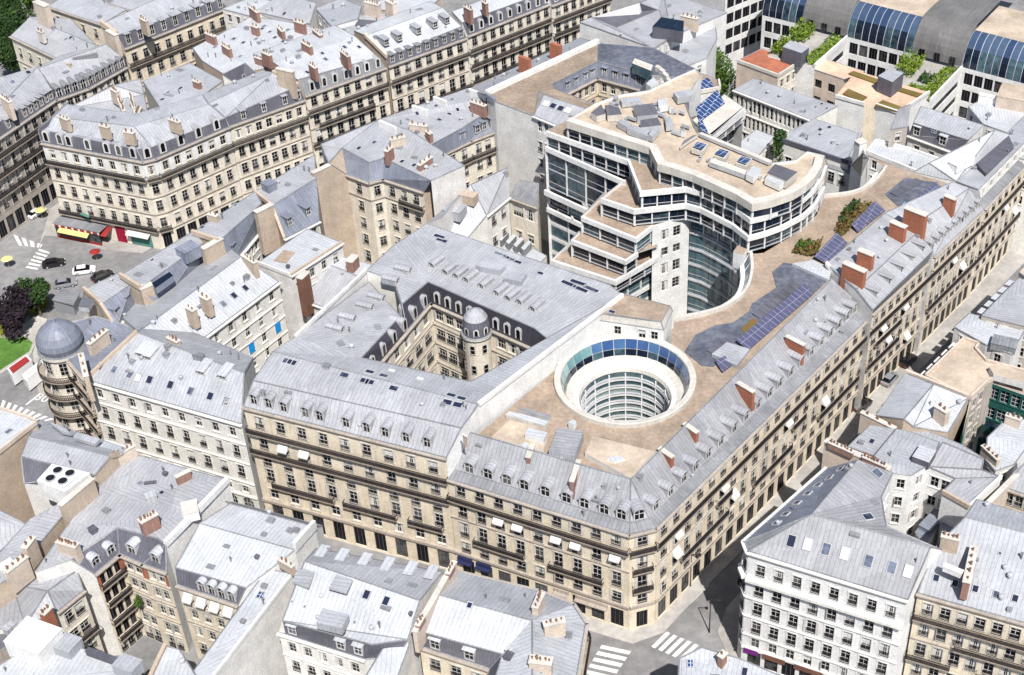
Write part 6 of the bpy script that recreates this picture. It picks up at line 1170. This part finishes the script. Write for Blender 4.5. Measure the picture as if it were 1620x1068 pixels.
def tree(px, py, h, r, mat, label, seed, nm='tree', group=None, zb=0, squash=1.0, n=2600, at=None, rz=None):
    o = P(px, py, zb) if at is None else at; root = bpy.data.objects.new(nm, None); COL.objects.link(root); root.location = o; tag(root, label, 'tree', group)
    rz = rz or min(h*.42, r*1.1); m = leafcloud(n, r, r, rz, .34, mat, seed); c = link('crown', m.mesh('crown'), root); c.location = (0,0,h-rz)
    t = MB(); zt = h-rz; t.lathe([(.32,0),(.22,zt*.6),(.14,zt)], 'bark', 8); rnd = random.Random(seed)
    for k in range(5):
        a = k*1.256+rnd.random(); p0 = Vector((0,0,zt*.55)); p1 = Vector((math.cos(a)*r*.5, math.sin(a)*r*.5, zt+rz*.15)); d = (p1-p0).normalized(); s = d.orthogonal().normalized()*.1; w = d.cross(s)
        for i in range(4):
            q0 = (s, w, -s, -w)[i]; q1 = (w, -s, -w, s)[i]; t.face([p0+q0, p0+q1, p1+q1*.4, p1+q0*.4], 'bark')
    link('trunk', t.mesh('trunk'), root); return root
tree(0,0,19,5.6,'leaf','tall dense dark green tree beside the white stepped house',1,at=Vector((*P(1139,112,12).xy,0)),rz=9,n=9000)
tree(20,478,9,3.6,'leaf_dark','dark purple leaved tree at the left edge of the square',2,at=Vector((*P(24,470,6).xy,0)),n=2600)
tree(20,478,8,3.4,'leaf_dark','dark purple leaved tree nearer the yellow bushes on the square',3,at=Vector((*P(18,500,5).xy,0)),n=2600)
tree(20,478,8.5,3.0,'leaf_deep','green leaved tree touching the dark purple tree on the square',4,at=Vector((*P(52,458,6).xy,0)),n=2400)
tree(0,0,8,1.5,'leaf_deep','slim pointed conifer in the courtyard behind the curved glass office',5,nm='conifer',at=Vector((*P(1232,240,17).xy,14)),rz=3.4,n=1200)
for k,(x,y,h,r,mt,lb) in enumerate(((4,6,15,5,'leaf_bright','bright green tree at the top left corner of the park'),(26,14,14,5,'leaf_deep','deep green tree in the top left park beside the white back house'),(8,40,13,5,'leaf_deep','deep green tree in the top left park nearest the stucco house'),(44,2,15,5,'leaf','mid green tree at the top edge of the park'),(-14,24,14,5,'leaf','mid green tree half out of the left edge of the park'),(10,70,11,4,'leaf_deep','low dark green tree at the left edge below the park'))):
    tree(0,0,h,r,mt,lb,20+k,at=Vector((*P(x,y,9).xy,0)),group='trees of the park at top left',n=2400)
def bush(pts, z, h, mat, label, nm='bush', cat='bush', group=None, seed=0, n=900, size=.25, zb=None):
    q = [P(x,y,z) for x,y in pts]; c = sum(q, Vector())/len(q); root = bpy.data.objects.new(nm, None); COL.objects.link(root); root.location = c; tag(root, label, cat, group)
    rnd = random.Random(seed+99); m = MB(); tris = [[q[i]-c for i in t] for t in tessellate_polygon([q])]; ar = [((t[1]-t[0]).cross(t[2]-t[0])).length for t in tris]
    for i in range(n):
        t = rnd.choices(tris, ar)[0]; a, b_ = rnd.random(), rnd.random()
        if a+b_ > 1: a, b_ = 1-a, 1-b_
        p = t[0]+(t[1]-t[0])*a+(t[2]-t[0])*b_+Vector((0,0,h*rnd.random()**.6*(.7+.5*math.sin(a*9+seed)*math.sin(b_*8)))); v = Vector((rnd.gauss(0,1), rnd.gauss(0,1), rnd.gauss(0,1))).normalized(); cc = v.orthogonal().normalized(); d = v.cross(cc); s = size*rnd.uniform(.5,1.3)
        m.face([p-cc*s, p+d*s*.6, p+cc*s, p-d*s*.6], mat)
    link('foliage', m.mesh('foliage'), root); return root
bush(((36,482),(48,470),(80,478),(72,492),(46,504)),0,1.4,'leaf_yellow','yellow green bush bed between the dark trees and the pale path','flower_bed','flower bed',seed=1); bush(((-6,518),(4,510),(34,514),(26,528),(4,534)),0,1.2,'leaf_yellow','yellow green bush bed at the left edge above the lawn','flower_bed','flower bed',seed=2)
def strip(o, u0, u1, v0, v1, z): 
    return [(o[0].lerp(o[1],u).lerp(o[3].lerp(o[2],u),v)) for u,v in ((u0,v0),(u1,v0),(u1,v1),(u0,v1))]
def bushw(q, h, mat, label, seed, n=1100, nm='hedge', cat='hedge', group='planting on the office terraces'):
    global P
    _P = P; d = {i: v for i, v in enumerate(q)}; P = lambda x, y, z: d[x]
    try: return bush([(i,0) for i in range(len(q))], 0, h, mat, label, nm, cat, group, seed, n, .28)
    finally: P = _P
w1 = [Vector((v.x,v.y,19.35)) for v in WING1]; w2 = [Vector((v.x,v.y,19.35)) for v in WING2]
bushw(strip(w1,.72,.97,.1,.95,0),1.5,'leaf_bright','bright clipped hedge along the right edge of the left office terrace',1); bushw(strip(w1,.02,.4,.1,.45,0),3.2,'leaf_bright','bright leafy shrub clump on the left office terrace',2,nm='shrub',cat='shrub'); bushw(strip(w1,.0,.25,.55,.95,0),2.4,'leaf_bright','smaller bright shrub at the corner of the left office terrace',3,nm='shrub',cat='shrub',n=700)
bushw(strip(w2,.72,.97,.05,.9,0),1.5,'leaf_bright','bright clipped hedge along the right edge of the right office terrace',4); bushw(strip(w2,.45,.95,.72,.97,0),1.3,'leaf_bright','bright clipped hedge across the front of the right office terrace',5); bushw(strip(w2,.0,.36,.12,.55,0),3.4,'leaf_bright','bright leafy shrub clump on the right office terrace',6,nm='shrub',cat='shrub'); bushw(strip(w2,.5,.72,.4,.6,0),1.4,'leaf_deep','small dark shrub in the middle of the right office terrace',7,nm='shrub',cat='shrub',n=400)
bush(((1321,368),(1328,350),(1345,330),(1378,322),(1384,328),(1348,360),(1330,378)),24.1,1.3,'sedum','rust and olive planting bed by the upper blue solar panels','planting_bed','planting',seed=11,n=1500); bush(((1330,345),(1345,326),(1362,322),(1344,340),(1326,362)),24.3,1.6,'leaf_deep','dark green shrubs edging the rust planting bed on the terrace','shrub','shrub',seed=12,n=600)
bush(((1254,402),(1262,388),(1292,386),(1302,380),(1292,408)),24.1,1.2,'sedum','olive planting bed beside the lower solar panels','planting_bed','planting',seed=13,n=1000); bush(((1256,400),(1264,388),(1284,387),(1270,400)),24.3,1.5,'leaf','green shrubs at the end of the olive planting bed','shrub','shrub',seed=14,n=500)
bush(((214,958),(220,950),(226,956),(220,964)),9,1.6,'leaf','small green balcony plant in the deep bottom left court','balcony_plant','plant',seed=15,n=160)
# ---- cars and kiosk
def car(px, py, az, body, label, z=.02, L=4.3, Wd=1.8, H=1.45, van=False):
    o = P(px, py, z); root = bpy.data.objects.new('parked_car' if not van else 'van', None); COL.objects.link(root); root.location = o; root.rotation_euler = (0,0,-R(az)); tag(root, label, 'car' if not van else 'van', 'vehicles on the square')
    m = MB(); s = [(-L/2,.35,.75),(-L/2+.1,.28,.85),(L/2-.1,.28,.8),(L/2,.35,.65)]
    sec = [(-L/2,.35,.82,.86),(-L/2+.25,.28,.98,.96),(-L*.18,.26,1.0,1),(L*.2,.26,.98,1),(L/2-.3,.28,.82,.95),(L/2,.38,.66,.84)]
    def loop(y, z0, z1, k): w = Wd/2*k; return [Vector((-w,y,z0)),Vector((-w*1.02,y,(z0+z1)/2)),Vector((-w*.93,y,z1)),Vector((w*.93,y,z1)),Vector((w*1.02,y,(z0+z1)/2)),Vector((w,y,z0))]
    ls = [loop(*q) for q in sec]
    for a, c in zip(ls, ls[1:]):
        for i in range(5): m.face([a[i],a[i+1],c[i+1],c[i]], body)
    m.face(ls[0][::-1], body); m.face(ls[-1], body); link('body', m.mesh('body'), root)
    g = MB(); zt = H if not van else 1.95; y0, y1, y2, y3 = (-L*.42,-L*.28,L*.1,L*.27) if not van else (-L*.48,-L*.46,L*.22,L*.36); w0, w1 = Wd*.45, Wd*.36
    lo = [Vector((-w0,y0,.95)),Vector((w0,y0,.95)),Vector((w0,y3,.95)),Vector((-w0,y3,.95))]; hi = [Vector((-w1,y1,zt)),Vector((w1,y1,zt)),Vector((w1,y2,zt)),Vector((-w1,y2,zt))]
    for i in range(4): g.face([lo[i],lo[(i+1)%4],hi[(i+1)%4],hi[i]], 'glass' if not van or i == 2 else body)
    link('windows', g.mesh('windows'), root); t = MB(); t.face(hi, body); link('car_roof', t.mesh('car_roof'), root)
    wm = cached('wheel', lambda: wheel_mesh())
    for sx in (-1,1):
        for y in (-L*.3, L*.31): w = link('wheel', wm, root); w.location = (sx*Wd*.46, y, .32)
        for y, mt in ((L/2-.05,'paint_white'),(-L/2+.0,'paint_red')): h = MB(); h.box(sx*Wd*.34-.16,sx*Wd*.34+.16,y-.06,y+.06,.55,.7,mt); link('headlight' if y > 0 else 'tail_light', h.mesh('lamp'), root)
    return root
def wheel_mesh():
    m = MB(); n = 12
    for i in range(n):
        a, c = 2*math.pi*i/n, 2*math.pi*(i+1)/n; p = [(x, r*math.cos(t), r*math.sin(t)) for x, r, t in ((-.1,.32,a),(-.1,.32,c),(.1,.32,c),(.1,.32,a))]; m.face(p, 'tyre')
        for x in (-.1,.1): m.face([(x,0,0),(x,.32*math.cos(a),.32*math.sin(a)),(x,.32*math.cos(c),.32*math.sin(c))], 'tyre'); m.face([(x*1.05,0,0),(x*1.05,.19*math.cos(a),.19*math.sin(a)),(x*1.05,.19*math.cos(c),.19*math.sin(c))], 'steel')
    return m.mesh('wheel')
car(86,420,70,'paint_black','black car stopped by the crossing in front of the red awning'); car(134,431,75,'paint_white','white car behind the black car on the square'); car(104,452,72,'paint_grey','dark grey car beside the grey kiosk roofs'); car(163,440,45,'paint_black','black car half hidden beside the boulevard roof'); car(58,340,30,'paint_white','white car under the yellow parasol near the shaded left building'); car(1436,574,36,'paint_black','dark car parked in the right hand street nearest the flat tan roof')
car(1407,603,36,'paint_grey','grey car in the middle of the right hand street opposite the white awnings')
car(1365,645,36,'paint_black','dark car in the right hand street near the tan crested house')
def simple(nm, label, cat, parts, group=None, loc=None):
    allp = [v for _, m in parts for v in m.v]; c = sum(allp, Vector())/len(allp); c = Vector((c.x, c.y, 0)) if loc is None else loc
    root = bpy.data.objects.new(nm, None); COL.objects.link(root); root.location = c; tag(root, label, cat, group)
    for pn, m in parts:
        for v in m.v: v -= c
        link(pn, m.mesh(pn), root)
    return root
def prism_px(pts, z0, z1, mat, top=None):
    m = MB(); q = [P(x,y,z1) for x,y in pts]; m.prism([(p.x,p.y) for p in q], z0, z1, mat, top); return m
simple('news_kiosk','low kiosk with two flat dark grey roof slabs beside the domed corner','kiosk',[('booth',prism_px(((84,475),(98,458),(124,464),(114,480)),0,2.8,'paint_grey','zinc_dark')),('roof',prism_px(((82,474),(98,455),(127,462),(116,482)),2.82,3.05,'zinc_dark'))])
def boxcar(nm, label, cat, pts, h, top, roof):
    q = pts; c = [sum(p[i] for p in q)/4 for i in (0,1)]; sc = lambda k: [(c[0]+(p[0]-c[0])*k, c[1]+(p[1]-c[1])*k) for p in q]
    simple(nm, label, cat, [('body',prism_px(q,.45,h,'paint_white','paint_white')),('roof_panel',prism_px(sc(.84),h+.01,h+.14,roof)),('windows',prism_px(sc(1.012),h*.52,h*.8,'glass'))]+[('wheel',prism_px([(c[0]+(q[i][0]-c[0])*.8-1.5,c[1]+(q[i][1]-c[1])*.8+9),(c[0]+(q[i][0]-c[0])*.8+1.5,c[1]+(q[i][1]-c[1])*.8+7.6),(c[0]+(q[i][0]-c[0])*.8+3,c[1]+(q[i][1]-c[1])*.8+9),(c[0]+(q[i][0]-c[0])*.8,c[1]+(q[i][1]-c[1])*.8+10.5)],0,.85,'tyre')) for i in range(4)], 'vehicles on the square')
boxcar('city_bus','bus with dull red roof panel parked below the lawn at the left edge','bus',[(11,583),(43,561),(50,569),(18,593)],2.9,'x','red_awning')
boxcar('white_truck','white roofed truck parked beside the red roofed bus','truck',[(34,593),(66,568),(74,577),(42,603)],2.7,'x','canvas')
def parasol(px, py, label):
    o = P(px,py,2.4); m = MB(); m.lathe([(1.15,2.2),(.7,2.5),(0,2.75)], 'yellow_cloth', 10, (o.x,o.y,0)); p = MB(); p.lathe([(.05,0),(.05,2.6)], 'steel', 6, (o.x,o.y,0)); simple('parasol', label, 'parasol', [('canopy',m),('pole',p)], 'yellow parasols on the square')
parasol(63,331,'yellow parasol over the white car by the shaded building'); parasol(10,408,'yellow parasol alone on the roadway at the left edge')
# cafe with red awning on the rounded corner, built along the foot of that front
FA, FB = P(66,226,20.5), P(226,256,20.5); FM = frameM(Vector((FA.x,FA.y,0)), FB-FA)
def onfront(*boxes):
    m = MB()
    for bx in boxes:
        if len(bx) == 7: m.box(*bx)
        else: m.face(*bx)
    for v in m.v: v.xyz = FM @ v
    return m
sc_ = []
for k in range(22):
    x = -.4+k*.5; sc_.append(([(x,-3.06,3.5),(x,-3.06,3.1),(x+.25,-3.06,2.9),(x+.5,-3.06,3.1),(x+.5,-3.06,3.5)], 'red_awning' if k % 3 else 'canvas'))
sl_ = lambda x0,x1,y0,z0,y1,z1,mt: ([(x0,y1,z1),(x1,y1,z1),(x1,y0,z0),(x0,y0,z0)], mt)
simple('cafe_terrace','cafe terrace with scalloped red awning and cream strip under the rounded corner building','cafe terrace',[
    ('terrace_roof',onfront((-.4,10.6,-3.0,-.05,3.5,3.62,'zinc_dark'))),('red_valance',onfront(*sc_)),('cream_awning',onfront(sl_(1.2,8.2,-3.05,2.95,-4.1,2.45,'yellow_cloth'))),
    ('terrace_glass',onfront((-.2,10.2,-2.7,-2.6,.7,2.9,'glass'),(-.2,10.2,-2.72,-2.58,.05,.69,'red_awning'))),('red_side_awning',onfront(sl_(9.0,11.6,-.1,3.3,-2.6,2.5,'red_awning')))])
RCB = next(q for q in ALLB if q.root.name == 'rounded_corner_building')
RCB.part('doorway', onfront((12.3,14.4,-.2,-.03,.1,4.1,'crimson')), label='deep crimson doorway panel'); RCB.part('sign_band', onfront((12.2,14.5,-.35,-.03,4.12,4.5,'red_awning')))
RCB.part('shop_window', onfront((15.6,20.4,-.18,-.03,.3,2.9,'teal')), label='teal shop window'); RCB.part('awning', onfront(sl_(15.4,20.6,-.05,3.7,-1.5,3.1,'canvas')))
simple('teal_awning_sign','small teal awning above the dark balcony of the rounded corner building','awning',[('canvas',prism_px(((127,339),(129,336),(142,341),(140,344)),5.8,6.0,'teal'))])
simple('red_parasol','red parasol before the crimson doorway','parasol',[('canopy',(lambda m:(m.lathe([(1.1,2.3),(.6,2.6),(0,2.75)],'red_awning',10,tuple(P(150,398,2.3).xy)+(0,)),m)[1])(MB())),('pole',(lambda m:(m.lathe([(.05,0),(.05,2.6)],'steel',6,tuple(P(150,398,2.3).xy)+(0,)),m)[1])(MB()))])
def lamp(px, py, label, h=7):
    o = P(px,py,0); m = MB(); m.lathe([(.16,0),(.1,.9),(.06,h)], 'iron', 8, (o.x,o.y,0)); a = MB(); a.box(o.x-.06,o.x+1.2,o.y-.05,o.y+.05,h-.1,h,'iron'); l = MB(); l.lathe([(.0,h-.45),(.22,h-.3),(.3,h-.05),(0,h+.02)], 'iron', 8, (o.x+1.2,o.y,0)); simple('street_lamp', label, 'street lamp', [('pole',m),('arm',a),('lantern',l)], 'street lamps')
lamp(1092,928,'dark street lamp at the kerb just past the cream corner'); lamp(1122,1000,'dark street lamp beside the crossing opposite the white corner building')
def person(px, py, shirt, label, az=0):
    o = P(px,py,0); root = bpy.data.objects.new('person', None); COL.objects.link(root); root.location = o; root.rotation_euler = (0,0,R(az)); tag(root, label, 'person', 'people on the pavement')
    m = MB(); m.lathe([(.0,.82),(.17,.84),(.18,1.1),(.21,1.38),(.1,1.48),(.06,1.5),(.07,1.55),(.1,1.62),(.09,1.72),(0,1.76)], [shirt]*5+['pot']*4, 8)
    for sx in (-1,1): m.lathe([(.05,0),(.06,.45),(.09,.84)], 'paint_black', 6, (sx*.1,sx*.1,0)); m.lathe([(.035,.8),(.045,1.1),(.055,1.4)], shirt, 6, (sx*.25,0,0))
    link('body', m.mesh('body'), root)
person(1097,915,'paint_black','person in dark clothes standing by the street lamp past the cream corner'); person(1040,972,'paint_grey','person in grey walking close to the cream corner shop',40)
# ================================================================ ground
def sheet(name, pts, z, mat, thick=0):
    q = [P(x,y,z) for x, y in pts]; m_ = MB()
    if thick:
        n = len(q); A = sum(q[i].x*q[(i+1)%n].y-q[(i+1)%n].x*q[i].y for i in range(n))
        if A < 0: q = q[::-1]
        for i in range(n): m_.face([Vector((q[i].x,q[i].y,z-thick)), Vector((q[(i+1)%n].x,q[(i+1)%n].y,z-thick)), q[(i+1)%n], q[i]], mat)
    for t in tessellate_polygon([q]):
        tri = [q[i] for i in t]
        if (tri[1]-tri[0]).cross(tri[2]-tri[0]).z < 0: tri = tri[::-1]
        m_.face(tri, mat)
    return tag(link(name, m_.mesh(name)), kind='structure')
g_ = MB(); g_.face([(-900,-300,0),(900,-300,0),(900,1500,0),(-900,1500,0)], 'asphalt'); tag(link('ground', g_.mesh('ground')), kind='structure')
sheet('pavement',((380,815),(700,900),(925,995),(1000,1018),(1050,1000),(1120,925),(1300,745),(1480,560),(1640,395),(1640,340),(1380,560),(1040,850),(900,850),(560,700)),.13,'pavement',.13)
sheet('pavement',((1135,1000),(1150,960),(1230,870),(1350,760),(1480,620),(1700,410),(1740,440),(1560,640),(1330,900),(1200,1060),(1160,1056)),.13,'pavement',.13)
sheet('pavement',((52,560),(62,522),(82,512),(130,505),(170,470),(200,440),(250,440),(230,520),(150,600),(110,640),(60,620)),.13,'pavement',.13)
sheet('pavement',((55,410),(70,372),(110,375),(165,395),(225,400),(330,340),(420,300),(330,240),(120,300),(80,330)),.13,'pavement',.13)
sheet('pavement',((-40,352),(0,352),(30,340),(60,320),(70,300),(60,250),(-40,320)),.13,'pavement',.13)
sheet('lawn',((-40,560),(0,535),(40,533),(52,542),(46,556),(0,586),(-40,600)),.14,'lawn'); sheet('path',((0,530),(60,500),(75,505),(58,540),(48,562),(0,592),(-40,606),(-40,590),(0,575),(40,550),(40,540)),.135,'court_floor')
def stripes(name, a, b, c, d, n, fill=.55):
    A, B_, C, D = (P(*q, .012) for q in (a, b, c, d)); m_ = MB()
    for i in range(n):
        t0, t1 = (i+.5-fill/2)/n, (i+.5+fill/2)/n; q = [A.lerp(B_,t0), A.lerp(B_,t1), D.lerp(C,t1), D.lerp(C,t0)]
        if (q[1]-q[0]).cross(q[2]-q[0]).z < 0: q = q[::-1]
        m_.face(q, 'paint')
    return tag(link(name, m_.mesh(name)), kind='structure')
stripes('road_marking',(953,1018),(918,1078),(960,1088),(1000,1028),6); stripes('road_marking',(1052,998),(1108,1022),(1082,1046),(1028,1022),5); stripes('road_marking',(2,632),(88,664),(72,668),(-2,646),9)
stripes('road_marking',(18,370),(70,388),(66,392),(28,388),4); stripes('road_marking',(62,392),(40,425),(58,428),(80,398),6); stripes('road_marking',(1060,985),(1120,925),(1122,926),(1062,986),1,1.0); stripes('road_marking',(970,1002),(1010,1010),(1008,1014),(968,1006),1,1.0); stripes('road_marking',(1010,1010),(1044,992),(1045,996),(1011,1014),1,1.0); stripes('road_marking',(40,640),(76,612),(78,613),(42,641),1,1.0)
# the figure 30 painted on the road
cu = bpy.data.curves.new('road_number', 'FONT'); cu.body = '30'; cu.size = 2.6; cu.align_x = 'CENTER'; cu.materials.append(MATS['paint'])
o_ = bpy.data.objects.new('road_marking_number', cu); COL.objects.link(o_); o_.location = P(62,634,.014); d_ = P(75,640,0)-P(50,632,0); o_.rotation_euler = (0,0,math.atan2(d_.y,d_.x)); tag(o_, kind='structure')
